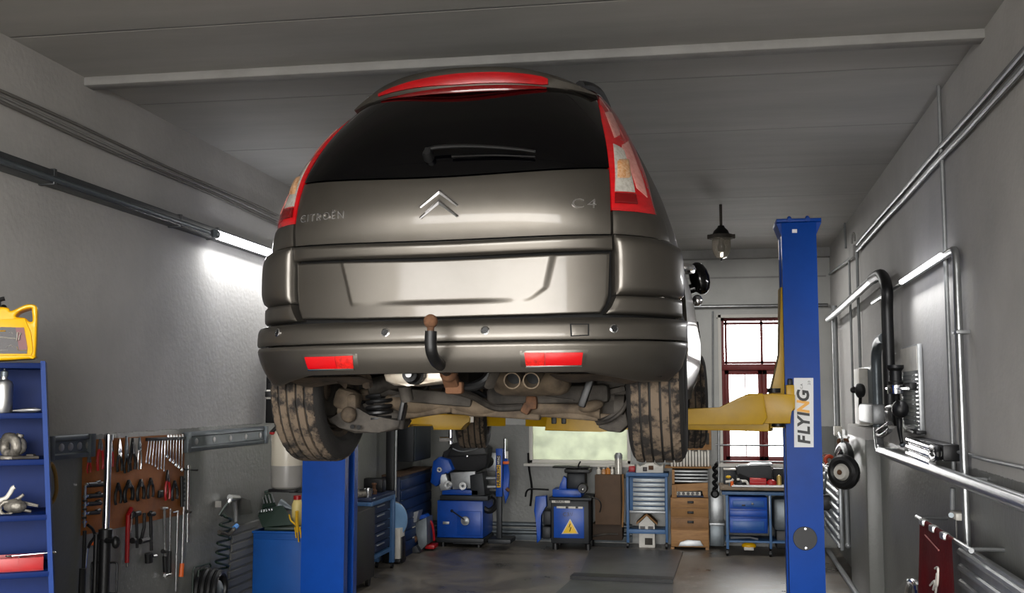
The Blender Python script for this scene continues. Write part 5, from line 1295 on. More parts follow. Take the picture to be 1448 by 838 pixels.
# ---- black control box behind the bumper, on the left wall
PB = 8.05
a, b = hitL(378, 500, .0), hitL(402, 600, .0)
cbx = thing('control_box', 'black control box with a white socket plate on the left wall beside the bumper', 'control box', (XL(8) + .08, 8.1, a.z - .8))
def lb(px0, py0, px1, py1, x, dep, m, nm, bev=.006):
    p, q = atY(px0, py0, 7.9), atY(px1, py1, 7.9); return MB().box(((p.x + q.x) / 2, 7.9 + dep / 2 - x, (p.z + q.z) / 2), (abs(q.x - p.x), dep, abs(p.z - q.z)), bev=bev).build(nm, m, cbx)
lb(377, 498, 402, 598, 0, .12, M_BLACKM, 'backplate'); lb(382, 542, 404, 596, .05, .08, M_BLKP, 'switch_block')
o = lb(381, 551, 393, 564, .062, .02, M_WHT, 'socket_plate', .003); o = lb(381, 553, 389, 561, .09, .04, M_BLKP, 'plug', .004); lb(404, 551, 409, 566, .06, .02, M_GREYM, 'vent', .002); lb(391, 577, 394, 586, .056, .012, M_ORG, 'indicator', .002)
# wall fittings: white switch, air gun, coiled hose and reel
o = bquad([(304, 717), (313, 717), (313, 708), (304.5, 708)], .001, .02).build('light_switch', M_WHT); tag(o, 'small white switch on the grey lower wall beside the air gun', 'switch')
ag = thing('air_gun', 'silver air gun hanging on the lower left wall', 'air gun', tw(330, 737))
mb = MB(); mb.tube([tw(325, 703, .05), tw(337, 704, .05)], .022, 10); mb.tube([tw(328, 702, .05), tw(322, 712, .05)], .014, 8); mb.build('gun_body', M_ALU, ag)
mb = MB(); mb.tube([tw(331, 708, .05), tw(333, 722, .05), tw(333, 737, .05)], .018, 10); mb.build('grip', M_ALU, ag)
o = bquad([(340, 728), (357, 725), (354, 707), (341, 703)], .001, .08).build('filter_regulator', M_BLACKM); tag(o, 'black air filter unit on the wall between the air gun and the green socket case', 'regulator')
P = []
for k in range(90):
    t_ = k / 89; x = 323 - 4 * math.sin(t_ * 2) - 6 * t_; y = 718 + 92 * t_
    P.append(tw(x + 9 * math.sin(t_ * 2 * PI * 7) * min(1, 3 * t_ + .2), y, .06 + .035 * math.cos(t_ * 2 * PI * 7)))
P = [tw(324, 708, .05), tw(310, 728, .05)] + P[8:]
hs = MB().tube(spline(P, 2), .009, 7).build('coiled_air_hose', M_GRN); tag(hs, 'dark green coiled air hose hanging from the air gun on the left wall', 'hose')
cn = thing('hose_coupling', 'chrome hose coupling with a blue cap halfway down the coiled hose', 'coupling', tw(325, 750, .08)); MB().tube([tw(310, 752, .09), tw(322, 756, .09), tw(331, 748, .09)], .016, 8).build('fitting', M_DUSTG, cn); MB().tube([tw(331, 747, .09), tw(335, 743, .09)], .018, 8).build('blue_cap', mat('light_blue_plastic', '4a86c8', .4), cn)
rl = thing('hose_reel', 'black hose reel in a wire frame low on the left wall', 'hose reel', tw(298, 860, .08))
c_ = tw(298, 834, .10)
for k in range(4): MB().torus(c_ + V((-.06 + .04 * k, 0, 0)), (1, .1, 0), .135 - .006 * k, .022, 30, 8).build('hose_coil', M_BLKP, rl)
MB().lathe([(0, 0), (.06, 0), (.07, .05), (.03, .07), (0, .07)], c_, (1, -.2, 0), 20).build('hub', M_GREYM, rl)
P = [tw(a, b, .06) for a, b in ((272, 838), (273, 806), (275, 802), (296, 796), (298, 799), (297, 815))]; MB().tube(P, .006, 6).build('wire_frame', M_GRN, rl)
P = [tw(a, b, .06) for a, b in ((280, 815), (281, 806), (292, 804), (293, 812))]; MB().tube(P, .006, 6).build('wire_frame', M_GRN, rl)
mb = MB(); A_ = [tw(322, 838, .0), tw(357, 838, .0), tw(357, 735, .0), tw(335, 742, .0)]
# ribbed sheet leaning on the wall beside the cabinet
rp = MB(); y0r, y1r = hitL(318, 780).y, hitL(360, 780).y + .05
for k in range(12):
    z = .10 + k * .062; rp.prism([(0, 0), (.014, .008), (.014, .048), (0, .056)], (XL(y0r) + .002, y0r + .02 * k * .5, z), (1, 0, 0), (0, 0, 1), (XL(y1r) - XL(y0r), y1r - y0r - .01 * k, 0))
o = rp.build('ribbed_sheet', mat('grey_sheet', '6c6c69', .6, .0)); tag(o, 'grey ribbed sheet on the lower left wall next to the blue cabinet', 'panel'); o['kind'] = 'thing'
# ================================================================== the back of the workshop
M_MBLUE = mat('machine_blue', '0c49a8', .38, dirt=.45, dirtcol='08275c', scale=5)
M_MDARK = mat('machine_dark_grey', '23262a', .5, .2, dirt=.4, dirtcol='121314')
M_BAG = mat('black_bag_fabric', '1d1d1f', .7, bump=.3, bscale=60)
M_LBLUE = mat('faded_blue_paint', '41658f', .45, dirt=.4, dirtcol='2b4668', scale=6)
M_DRAW = mat('grey_drawer_front', '8f9598', .4, .5, dirt=.35, dirtcol='5c6165', scale=10)
M_WOOD = mat('light_wood', '9c7346', .6, dirt=.7, dirtcol='6e4c2a', scale=5, stretch=(1, 1, 6))
M_CARD = mat('brown_card', '8c673f', .8, dirt=.5, dirtcol='6d4e2e', scale=4)
M_DBRN = mat('dark_brown_board', '54402f', .7, dirt=.6, dirtcol='3a2b1f', scale=3)
M_DNAVY = mat('dark_navy_paint', '0c1f3f', .5, dirt=.4, dirtcol='060d1c')
M_YLAB = mat('yellow_label', 'dcae1c', .5)
M_WORK = mat('worn_bench_top', '7a6a57', .6, dirt=.8, dirtcol='4a3e33', scale=6)
M_LGREY = mat('light_grey_metal', '9a9c9d', .4, .6, dirt=.4, dirtcol='5d5f60', scale=9)
def pb(mb, px0, py0, px1, py1, Y, dep, bev=.006):
    p, q = atY(px0, py0, Y), atY(px1, py1, Y)
    mb.box(((p.x + q.x) / 2, Y + dep / 2, (p.z + q.z) / 2), (abs(q.x - p.x), dep, abs(p.z - q.z)), bev=bev); return mb
def PB(px0, py0, px1, py1, Y, dep, bev=.006): return pb(MB(), px0, py0, px1, py1, Y, dep, bev)
def pY(l, Y): return [atY(a, b, Y) for a, b in l]
def pprism(l, Y, dep, bev=.0):
    P = pY(l, Y); return MB().prism([(p.x, p.z) for p in P], (0, Y, 0), (1, 0, 0), (0, 0, 1), (0, dep, 0), bev=bev)
def X(px, Y): return atY(px, 600, Y).x
def Z(py, Y, px=724): return atY(px, py, Y).z
# ---- left bench with drawers (along the left wall)
BX = -2.98
lbx0 = XL(9) + .02
ybA, ybB = 9.35, 10.75
zt = atY(552, 692, ybB).z
xf = atY(553, 692, ybB).x; xfA = atY(531, 700, 10.2).x
bn = thing('workbench', 'blue framed workbench with drawers behind the left lift column, parts piled on top', 'workbench', (-2.95, 10.3, 0))
fx = -3.09; fy0, fy1 = 10.05, 10.9
zt = .775
mb = MB(); mb.box(((lbx0 + fx) / 2, (fy0 + fy1) / 2, zt), (fx - lbx0, fy1 - fy0, .035), bev=.004); mb.build('bench_top', M_DNAVY, bn)
mb = MB(); mb.box(((lbx0 + fx) / 2, (fy0 + fy1) / 2, zt - .04), (fx - lbx0 - .01, fy1 - fy0 - .01, .045), bev=.004); mb.build('bench_frame', M_LBLUE, bn); MB().box(((lbx0 + fx) / 2, (fy0 + fy1) / 2, .20), (fx - lbx0 - .04, fy1 - fy0 - .04, .03)).build('lower_shelf', M_LBLUE, bn)
for xx, yy in ((fx - .025, fy0 + .025), (fx - .025, fy1 - .025), (lbx0 + .05, fy0 + .025), (lbx0 + .05, fy1 - .025)):
    lg = MB().box((xx, yy, zt / 2 + .02), (.05, .05, zt - .08), bev=.004).build('leg', M_LGREY if xx > -3 and yy < 10.5 else M_LBLUE, bn)
    MB().cyl((xx - .012, yy, .03), (xx + .012, yy, .03), .03, seg=14).build('caster', M_BLKP, lg)
mb = MB(); mb.box(((lbx0 + fx) / 2 - .02, (fy0 + fy1) / 2, .46), (fx - lbx0 - .08, fy1 - fy0 - .16, .48), bev=.004); mb.build('drawer_case', M_DNAVY, bn)
for k in range(5):
    z = .66 - k * .095
    d_ = MB().box((fx - .045, (fy0 + fy1) / 2, z), (.02, fy1 - fy0 - .16, .085), bev=.003).build('drawer', M_DNAVY, bn)
    MB().box((fx - .03, (fy0 + fy1) / 2, z + .02), (.012, .25, .014), bev=.003).build('handle', M_LGREY, d_)
    d2 = MB().box(((lbx0 + fx) / 2 - .02, fy0 + .06, z - .04), (fx - lbx0 - .12, .02, .01)).build('runner', M_LGREY, bn)
rnd = random.Random(11)
PARTN = [('brake_caliper', 'rusty caliper casting at the near end of the left workbench top', 'engine part', M_CAST), ('steel_ring', 'steel ring lying on the left workbench', 'ring', M_DUSTG), ('rag', 'dark crumpled rag on the left workbench', 'rag', M_BAG), ('brass_fitting', 'orange brown metal fitting standing on the left workbench', 'fitting', M_RUST), ('chrome_cup', 'bright chrome cup at the corner of the left workbench', 'cup', M_TOOLC), ('black_case', 'black tool case at the far end of the left workbench', 'case', M_BLACKM)]
zz = zt + .0176
for k, (nm, lb_, ct, m) in enumerate(PARTN):
    t = thing(nm, lb_, ct, (fx - .15 - .02 * (k % 2), fy0 + .08 + k * .12, zz)); p = t.location
    mb = MB()
    if nm == 'brake_caliper': mb.box(p + V((0, 0, .03)), (.16, .09, .06), rz=.4, bev=.018); mb.cyl(p + V((-.03, .0, .03)), p + V((-.03, 0, .085)), .03)
    elif nm == 'steel_ring': mb.torus(p + V((-.08, 0, .015)), (0, .1, 1), .06, .014)
    elif nm == 'rag': mb.sphere(p + V((-.04, 0, .03)), .09, (1.2, 1, .36), 14).jitter(.008, 2)
    elif nm == 'brass_fitting': mb.lathe([(0, 0), (.03, 0), (.03, .04), (.018, .05), (.018, .09), (.026, .095), (.026, .11), (0, .11)], p + V((.06, 0, 0)), (0, 0, 1), 14)
    elif nm == 'chrome_cup': mb.lathe([(0, 0), (.035, 0), (.045, .06), (.045, .085), (.038, .085), (.034, .01), (0, .01)], p + V((.08, -.45, 0)), (0, 0, 1), 18)
    else: mb.box(p + V((-.02, .02, .07)), (.22, .14, .14), bev=.012)
    mb.build({'brake_caliper': 'casting', 'steel_ring': 'ring_body', 'rag': 'cloth', 'brass_fitting': 'fitting_body', 'chrome_cup': 'cup_body', 'black_case': 'case_shell'}[nm], m, t)
o = MB().box((fx - .20, fy0 + .1, .665), (.12, .02, .05), rx=.1, bev=.003)
# dark machine behind the column, under the bench end
t = thing('tool_trolley', 'black tool trolley tucked between the left lift column and the workbench', 'trolley', (-3.18, 9.4, 0))
MB().box((-3.17, 9.55, .40), (.30, .8, .66), bev=.015).build('cabinet', mat('matt_black_paint', '0c0d0f', .55), t)
for k in range(4): MB().box((-3.17, 9.142, .16 + .155 * k), (.27, .012, .14), bev=.004).build('drawer', M_BLKP, t)
for a in (-.24, .24):
    for b in (-.28, .28): MB().cyl((-3.17 + a * .5 - .015, 9.55 + b, .045), (-3.17 + a * .5 + .015, 9.55 + b, .045), .045, seg=16).build('caster', M_BLKP, t)
t_ = thing('sill_clamp', 'small steel clamp on top of the black tool trolley', 'clamp', (-3.1, 9.3, .73)); MB().box((-3.1, 9.3, .75), (.14, .05, .04), bev=.01).build('jaw', M_LGREY, t_); MB().cyl((-3.1, 9.28, .76), (-3.04, 9.22, .79), .012).build('handle', M_TOOLC, t_)
# ---- dark blue cabinet bank + tall dark locker in the corner
CB = 11.35
t = thing('drawer_cabinet', 'dark blue drawer cabinet along the left wall, far corner', 'cabinet', (-3.2, 12.1, 0))
xr = X(606, 12.75)
x_l = XL(12) + .01; xr = -3.17
zc = .90
MB().box(((x_l + xr) / 2, 12.05, zc / 2), (xr - x_l, 1.4, zc), bev=.006).build('cabinet_body', M_DNAVY, t)
for k in range(7): MB().box((xr + .006, 12.05, .12 + .115 * k), (.012, 1.36, .10), bev=.004).build('drawer', mat('deep_blue_drawer', '0b2750', .45), t)
MB().box(((x_l + xr) / 2, 12.05, zc + .01), (xr - x_l + .02, 1.42, .02)).build('worktop', M_DBRN, t)
t = thing('wall_locker', 'tall dark grey locker panel standing on the far left cabinet', 'locker', (-3.3, 12.2, zc + .02))
MB().box((x_l + .12, 12.25, 1.42), (.20, .8, .78), bev=.006).build('locker_body', M_MDARK, t)
MB().box((x_l + .225, 12.25, 1.40), (.012, .74, .70), bev=.004).build('door', mat('slate_door', '2a3036', .5), t)
t = thing('hoist_post', 'slim dark post with a steel rod beside the far left locker', 'post', (-3.1, 11.2, 0))
MB().box((-3.23, 11.2, .75), (.09, .09, 1.5), bev=.006).build('post', M_BLACKM, t); MB().cyl((-3.16, 11.14, .7), (-3.16, 11.14, 1.72), .012).build('rod', M_LGREY, t); MB().box((-3.23, 11.2, 1.6), (.20, .12, .22), bev=.01).build('motor_box', M_MDARK, t)
# ---- boxes and loose things on the floor
Y = 11.55
t = thing('spare_disc', 'pale blue wheel disc leaning behind the workbench', 'disc', (X(556, 11.2), 11.2, 0)); c = atY(557, 735, 11.2); c.x = XL(11.2) + .17
mb = MB(); mb.lathe([(0, .01), (.05, .012), (.16, .03), (.185, .02), (.195, -.02), (.18, -.05), (0, -.05)], c, (1, -.75, .1), 32); mb.build('disc', mat('pale_blue_metal', '7fa6cf', .4, .3), t); MB().torus(c, (1, -.75, .1), .19, .012).build('rim_edge', M_LGREY, t)
st = MB(); st.box(c + V((0, .06, -c.z / 2 - .1)), (.22, .14, c.z - .16), bev=.006); st.build('stand', M_BLACKM, t)
def crate(name, label, l, Y, dep, m, cat='box', holes=()):
    t = thing(name, label, cat, atY((l[0] + l[2]) / 2, l[3], Y)); PB(*l, Y, dep, .006).build('box_body', m, t); return t
t = crate('carton', 'cream carton standing on the floor beside the workbench legs', (553, 747, 565, 793), 11.15, .2, M_WHT)
PB(552, 790, 566, 796, 11.13, .24).build('foot', M_BLACKM, t)
t = crate('oil_box', 'white open box with a grey lid on the floor, left of the blue lathe', (569, 738, 584, 774), 11.9, .25, M_WHT)
pprism([(568, 740), (578, 726), (592, 722), (588, 738)], 11.9, .2).build('lid', M_LGREY, t)
t = thing('grey_bin', 'grey slanted plastic bin full of odds and ends beside the blue lathe', 'bin', atY(596, 782, 12.0))
pprism([(584, 740), (603, 731), (604, 769), (593, 780), (590, 760)], 12.0, .3, .006).build('bin_body', M_GREYM, t); pprism([(570, 778), (588, 771), (594, 781), (574, 785)], 11.9, .25, .004).build('flap', M_MDARK, t)
MB().sphere(atY(586, 762, 11.98), .035, (1, .8, 1.2)).build('copper_lamp', M_RUST, t); pprism([(586, 731), (601, 727), (604, 731), (588, 736)], 12.05, .15).build('blue_rag', M_MBLUE, t)
P = pY([(604, 733), (610, 738), (613, 750), (614, 764)], 12.2)
o = thing('red_hose', 'red hose curving up beside the grey bin at the lathe', 'hose', P[-1]); MB().tube(spline(P, 5), .028, 8, flat=.5).build('hose_body', M_REDP, o); pb(MB(), 601, 770, 614, 776, 12.1, .2).build('foot', M_REDP, o)
# ---- brake lathe / big blue machine
YM = 12.45
t = thing('brake_lathe', 'big blue machine on a square cabinet with a crank handle and grey slide', 'machine', (X(655, YM), YM + .3, 0))
PB(618, 707, 683, 761, YM, .62, .012).build('cabinet', M_MBLUE, t)
pb(PB(617, 760, 684, 768, YM - .01, .62, .006), 640, 766, 682, 770, YM, .6).build('plinth', M_MDARK, t)
dp = PB(646, 722, 680, 757, YM - .014, .02, .006).build('door', M_MBLUE, t)
c = atY(658, 736, YM - .02); mb = MB(); mb.lathe([(0, .02), (.02, .02), (.03, .015), (.05, .015), (.055, 0), (.035, -.01)], c, (0, -1, 0), 24); mb.build('dial', M_LGREY, dp)
a, b = atY(656, 734, YM - .05), atY(639, 722, YM - .05); mb = MB(); mb.cyl(a, b, .008); mb.sphere(b, .018); mb.build('crank', M_BLACKM, dp)
mb = PB(626, 737, 635, 741, YM - .012, .015, .002); mb.build('plate', M_LGREY, t)
PB(622, 700, 690, 708, YM - .02, .66, .006).build('top_tray', M_MDARK, t)
pb(MB(), 625, 692, 676, 700, YM, .5, .006).build('slide_base', M_MBLUE, t)
mb = pprism([(636, 668), (672, 666), (674, 690), (640, 692)], YM + .05, .4, .01); mb.build('bed', M_LGREY, t)
mb = pprism([(612, 652), (620, 646), (634, 650), (640, 664), (632, 670), (622, 668), (622, 684), (616, 688), (608, 682)], YM - .05, .25, .02); mb.build('headstock', M_MBLUE, t)
mb = pprism([(622, 664), (630, 668), (636, 692), (622, 694), (621, 684)], YM - .02, .2, .01); mb.build('chuck_guard', M_LGREY, t)
for px, py, r in ((622, 664, .03), (634, 685, .045), (655, 687, .045)): 
    c = atY(px, py, YM - .08); MB().lathe([(.4 * r, .03), (r, .03), (r, -.03), (.4 * r, -.03), (.4 * r, .03)], c, (0, -1, .1), 20).build('ring', M_TOOLC, t)
pprism([(664, 672), (682, 668), (686, 700), (666, 702)], YM + .0, .3, .01).build('carriage', M_MDARK, t)
mb = MB(); 
for py in (676, 688): mb.cyl(atY(682, py, YM + .2), atY(702, py, YM + .2), .022)
mb.build('guide_bar', M_LGREY, t)
for px in (626, 676):
    for yy in (.06, .5): MB().cyl((X(px, YM) , YM + yy, 0), (X(px, YM), YM + yy, .06), .03).build('foot', M_BLKP, t)
c = atY(690, 720, YM); MB().tube(spline(pY([(676, 712), (690, 722), (700, 716), (702, 706), (696, 700)], YM + .1), 5), .035, 8).build('hose', M_BLKP, t)
# bag on the machine
t = thing('tool_bag', 'black fabric bag lying on top of the big blue machine', 'bag', atY(655, 668, YM))
mb = pprism([(621, 654), (631, 641), (637, 628), (650, 624), (680, 628), (690, 634), (689, 655), (686, 662), (672, 668), (640, 665)], YM + .08, .34, .04); mb.build('bag_body', M_BAG, t)
pprism([(632, 646), (640, 628), (652, 626), (684, 630), (688, 642)], YM + .06, .03, .008).build('flap', M_BLKP, t)
MB().tube(spline(pY([(640, 634), (652, 638), (668, 636), (676, 633)], YM + .05), 4), .008, 6).build('strap', M_LGREY, t)
MB().sphere(atY(660, 645, YM + .05), .018, (1, .5, 1)).build('buckle', M_TOOLC, t)
t = thing('rubber_cup', 'round black rubber cup behind the black bag', 'cup', atY(688, 662, YM + .3)); MB().lathe([(0, 0), (.07, 0), (.08, .03), (.05, .07), (0, .08)], atY(688, 652, YM + .3), (1, -.6, 0), 20).build('cup_body', M_BLKP, t)
t = thing('grey_box', 'light grey box standing behind the spring compressor', 'box', atY(697, 666, YM + .4)); PB(688, 640, 706, 666, YM + .35, .1).build('box_body', M_LGREY, t)
# ---- spring compressor with yellow plates
YS = 12.35
t = thing('spring_compressor', 'blue upright spring compressor with yellow lettered strips', 'compressor', (X(707, YS), YS, 0))
PB(701, 634, 710, 702, YS, .08).build('post', M_MBLUE, t)
PB(702, 695, 709, 765, YS + .01, .07).build('stand', M_MDARK, t)
PB(690, 762, 722, 769, YS - .1, .35).build('base', M_MDARK, t)
s1 = PB(702.2, 643.5, 708, 657, YS - .006, .01, .001).build('name_strip', M_DKPR, t)
s2 = PB(702.2, 657.5, 708, 689, YS - .006, .01, .001).build('name_strip', M_YLAB, t)
c1, c2 = atY(705, 650.5, YS - .008), atY(705, 673, YS - .008)
text_mb('MPAC', .036, .002, lambda u, v, d: V((c1.x - v, YS - .008 - d, c1.z + u)), bold=.001).build('lettering', M_WHT, s1)
text_mb('HUBERTH', .052, .002, lambda u, v, d: V((c2.x - v, YS - .008 - d, c2.z + u)), bold=.002).build('lettering', M_DKPR, s2)
pprism([(712, 650), (717, 645), (720, 670), (719, 700), (714, 712), (711, 690)], YS + .05, .06, .01).build('arm', M_MBLUE, t)
PB(711, 652, 719, 656, YS + .03, .06, .003).build('clamp', M_ORG, t)
MB().cyl(atY(714.5, 620, YS + .08), atY(714.5, 652, YS + .08), .02).build('screw', M_TOOLC, t); PB(715, 638, 718, 648, YS + .04, .04, .002).build('label', M_WHT, t)
MB().cyl(atY(716, 690, YS + .04), atY(720, 694, YS + .04), .02).build('knob', M_RUST, t)
# ---- wheel balancer
YB = 12.45
t = thing('wheel_balancer', 'blue wheel balancer with a yellow warning triangle on its front, below the pale window', 'machine', (X(806, YB), YB + .25, 0))
PB(779, 707, 833, 769, YB, .5, .012).build('cabinet', M_MDARK, t)
fp = PB(783, 716, 826, 761, YB - .01, .02, .004).build('front_panel', M_MBLUE, t)
pprism([(794, 754.5), (818, 754.5), (806, 733)], YB - .014, .01, .003).build('warning_sign', M_WHT, fp)
tri = pprism([(796, 753.5), (816, 753.5), (806, 735)], YB - .017, .01, .002).build('warning_triangle', mat('warning_yellow', 'e6b91c', .45), fp)
MB().tube(pY([(806.5, 740), (804.5, 745), (807.5, 745), (805.5, 751)], YB - .019), .005, 6).build('bolt_sign', M_DKPR, tri)
PB(787, 715.5, 824, 719, YB - .014, .01, .001).build('white_strip', M_WHT, fp)
for px in (802, 816): PB(px - 2, 715.8, px + 1.5, 718.6, YB - .017, .008, .001).build('button', M_BLKP, fp)
PB(780, 707, 806, 711, YB - .008, .012, .002).build('name_strip', M_WHT, t)
c1 = atY(792, 709, YB - .009); text_mb('KRAUS', .032, .002, lambda u, v, d: V((c1.x + u, YB - .009 - d, c1.z + v)), bold=.0012, spacing=1.15).build('lettering', M_DKPR, t)
text_mb('C3//', .06, .002, lambda u, v, d: V((atY(803, 727, YB).x + u, YB - .011 - d, atY(803, 727, YB).z + v)), spacing=1.1).build('lettering', M_DKPR, fp)
PB(776, 703, 836, 708, YB - .02, .54, .006).build('top_tray', M_MDARK, t)
PB(781, 691.5, 822, 703, YB + .02, .35, .01).build('head', M_MBLUE, t)
pprism([(790, 692), (792, 684), (797, 673), (801, 676), (801, 692)], YB + .1, .1, .004).build('bracket', M_MBLUE, t)
PB(801, 668, 828, 692, YB + .12, .25, .03).build('spindle_housing', M_MDARK, t)
PB(798, 663, 834, 669, YB + .08, .3, .01).build('weight_tray', M_BLKP, t)
mb = PB(781, 659, 832, 662, YB + .1, .2, .006); mb.build('tray_lip', M_BLACKM, t)
MB().tube(spline(pY([(820, 664), (818, 658), (821, 652)], YB + .1), 4), .01, 6).build('hook', M_BLACKM, t)
c = atY(824, 690, YB); MB().lathe([(0, .04), (.05, .04), (.06, 0), (.06, -.05), (0, -.05)], c, (0, -1, 0), 20).build('spindle', M_BLKP, t); MB().sphere(atY(824, 692, YB - .05), .02).build('spindle_nut', M_ALU, t)
MB().tube(spline(pY([(834, 702), (846, 706), (850, 714), (848, 724)], YB + .1), 4), .008, 6).build('cable', M_BLKP, t)
for px in (784, 830):
    for yy in (.05, .42): MB().cyl((X(px, YB), YB + yy, 0), (X(px, YB), YB + yy, .07), .035).build('foot', M_BLKP, t)
pprism([(757, 702), (772, 701), (773, 716), (768, 720), (764, 728), (765, 762), (759, 768), (758, 740), (755, 722)], YB + .05, .12, .008).build('side_arm', M_MBLUE, t)
MB().tube(spline(pY([(776, 692), (752, 691), (745, 694), (743, 702)], YB + .1), 4), .012, 6).build('guard_rail', M_BLACKM, t)
pb(pb(MB(), 768, 722, 779, 742, YB + .1, .3, .01), 766, 744, 779, 762, YB + .08, .35, .02).build('motor', M_MDARK, t)
# ---- brown board with bottles
YW = 12.75
t = thing('brown_cabinet', 'dark brown board front cabinet between the wheel balancer and the blue tool cart', 'cabinet', (X(860, YW), YW + .2, 0))
PB(841, 671, 878, 742, YW, .38, .006).build('front_board', M_DBRN, t); PB(838, 740, 880, 764, YW + .02, .36, .006).build('base_box', mat('dark_brown_base', '33271d', .8), t)
MB().tube(spline(pY([(838, 758), (856, 755), (874, 755)], YW - .03), 3), .012, 8).build('pipe', M_DUSTG, t)
zt_ = Z(671, YW, 860)
for k, (px, w, h, m, lb_) in enumerate(((846, .05, 9, M_WHT, 'small white bottle at the left on the brown cabinet'), (853, .05, 8, M_AMBER, 'amber bottle among those on the brown cabinet'), (859, .06, 10, mat('orange_bottle', 'b8742a', .4), 'orange brown bottle in the middle on the brown cabinet'), (865, .045, 10, M_CLEAR, 'clear bottle standing right of the orange one on the brown cabinet'))):
    p = V((X(px, YW + .12), YW + .12, zt_)); hgt = h / 1500 * YW * 1.05
    t = tag(thing('bottle', lb_, 'bottle', p), group='bottles on the brown cabinet')
    MB().lathe([(0, 0), (w * .55, 0), (w * .55, hgt * .6), (w * .25, hgt * .78), (w * .22, hgt * .9), (0, hgt * .9)], p, (0, 0, 1), 14).build('bottle_body', m, t); MB().lathe([(0, 0), (w * .28, 0), (w * .28, hgt * .14), (0, hgt * .14)], p + V((0, 0, hgt * .88)), (0, 0, 1), 12).build('cap', M_WHT, t)
t = thing('spray_can', 'tall clear cylinder with a chrome cap at the right end of the brown cabinet', 'canister', V((X(874, YW + .15), YW + .15, zt_))); hgt = (671 - 645) / 1500 * YW
MB().lathe([(0, 0), (.045, 0), (.045, hgt * .85), (0, hgt * .85)], t.location, (0, 0, 1), 18).build('cylinder', M_CLEAR, t); MB().lathe([(0, 0), (.05, 0), (.05, .04), (.03, .07), (0, .07)], t.location + V((0, 0, hgt * .83)), (0, 0, 1), 18).build('cap', M_LGREY, t)
o = thing('strap_bundle', 'bundle of brown straps and rods hanging left of the blue tool cart', 'straps', atY(881, 740, YW + .03))
for k, (x, y0_, y1_) in enumerate(((877, 672, 735), (880.5, 670, 745), (883.5, 676, 738))): MB().tube(spline(pY([(x, y0_), (x + 1, (y0_ + y1_) / 2), (x - .5, y1_)], YW + .03), 4), .013, 6).build('strap', (M_DUSTG, M_CARD, M_LGREY)[k], o)
# ---- blue tool cart with grey drawers
YT = 12.72
t = thing('tool_cart', 'faded blue tool cart with seven flat grey drawers, near the rear right tyre', 'tool cart', (X(915, YT), YT + .2, 0))
for px in (887.5, 942.5):
    for yy in (0, .36):
        lg = PB(px - 2.5, 669, px + 2.5, 767, YT + yy, .05, .004).build('leg', M_LBLUE, t); p = atY(px, 770, YT + yy)
        MB().cyl((p.x - .012, YT + yy + .02, .035), (p.x + .012, YT + yy + .02, .035), .035, seg=14).build('caster', M_BLKP, lg)
PB(885, 668.5, 945, 674, YT - .01, .43, .004).build('cart_top', M_LBLUE, t)
PB(890, 674, 941, 725, YT + .03, .38, .004).build('drawer_case', M_LBLUE, t)
PB(889, 748, 941, 755, YT, .04, .004).build('stretcher', M_LBLUE, t); PB(889, 748, 941, 752, YT + .04, .36, .004).build('lower_shelf', M_LBLUE, t)
for k in range(7):
    y = 676 + k * 6.65; d_ = PB(895, y, 940, y + 6.2, YT + .012, .03, .003).build('drawer', M_DRAW, t); PB(895, y + 3.4, 940, y + 5.4, YT - .008, .022, .003).build('pull_edge', M_LGREY, d_)
PB(890, 721.5, 941, 726, YT + .01, .4, .003).build('drawer_rail', M_LGREY, t)
zc_ = Z(668.5, YT, 915)
o = thing('parts_bag', 'white printed plastic bag lying on the blue tool cart', 'bag', (X(918, YT), YT + .12, zc_)); pprism([(899, 668.5), (900, 656), (905, 661), (912, 655), (925, 654), (932, 661), (938, 656), (938, 668.5)], YT + .05, .2, .012).build('bag_body', M_WHT, o); PB(909, 660, 915, 666, YT + .045, .01, .002).build('print', M_DKPR, o); PB(917, 658, 924, 664, YT + .045, .01, .002).build('print', M_RUST, o)
o = thing('red_can', 'red and white tin behind the white bag on the blue tool cart', 'tin', (X(893, YT), YT + .25, zc_)); PB(889, 659, 898, 668, YT + .22, .1, .006).build('tin_body', M_REDP, o)
o = thing('bird_house', 'white house shaped box with a brown roof on the floor under the blue tool cart', 'box', (X(913, YT + .1), YT + .12, 0)); p = atY(913, 769, YT + .1)
z0b = 0; w_ = (X(924, YT + .1) - X(902, YT + .1)); zb1, zb2 = Z(740, YT + .1, 913), Z(729, YT + .1, 913)
xc_ = X(913, YT + .1)
MB().prism([(xc_ - w_ / 2, .0), (xc_ + w_ / 2, .0), (xc_ + w_ / 2, zb1), (xc_, zb2), (xc_ - w_ / 2, zb1)], (0, YT + .1, 0), (1, 0, 0), (0, 0, 1), (0, .18, 0)).build('box_body', M_WHT, o)
for s_ in (-1, 1): MB().prism([(xc_, zb2 + .005), (xc_ + s_ * (w_ / 2 + .03), zb1 - .012), (xc_ + s_ * (w_ / 2 + .03), zb1 + .012), (xc_, zb2 + .03)], (0, YT + .07, 0), (1, 0, 0), (0, 0, 1), (0, .24, 0)).build('roof', M_CARD, o)
for dx in (-.05, .045): MB().box((xc_ + dx, YT + .098, zb1 - .06), (.06, .006, .06)).build('opening', M_DKPR, o)
MB().box((xc_ + .02, YT + .098, .07), (.09, .006, .08)).build('print', M_DUSTG, o)
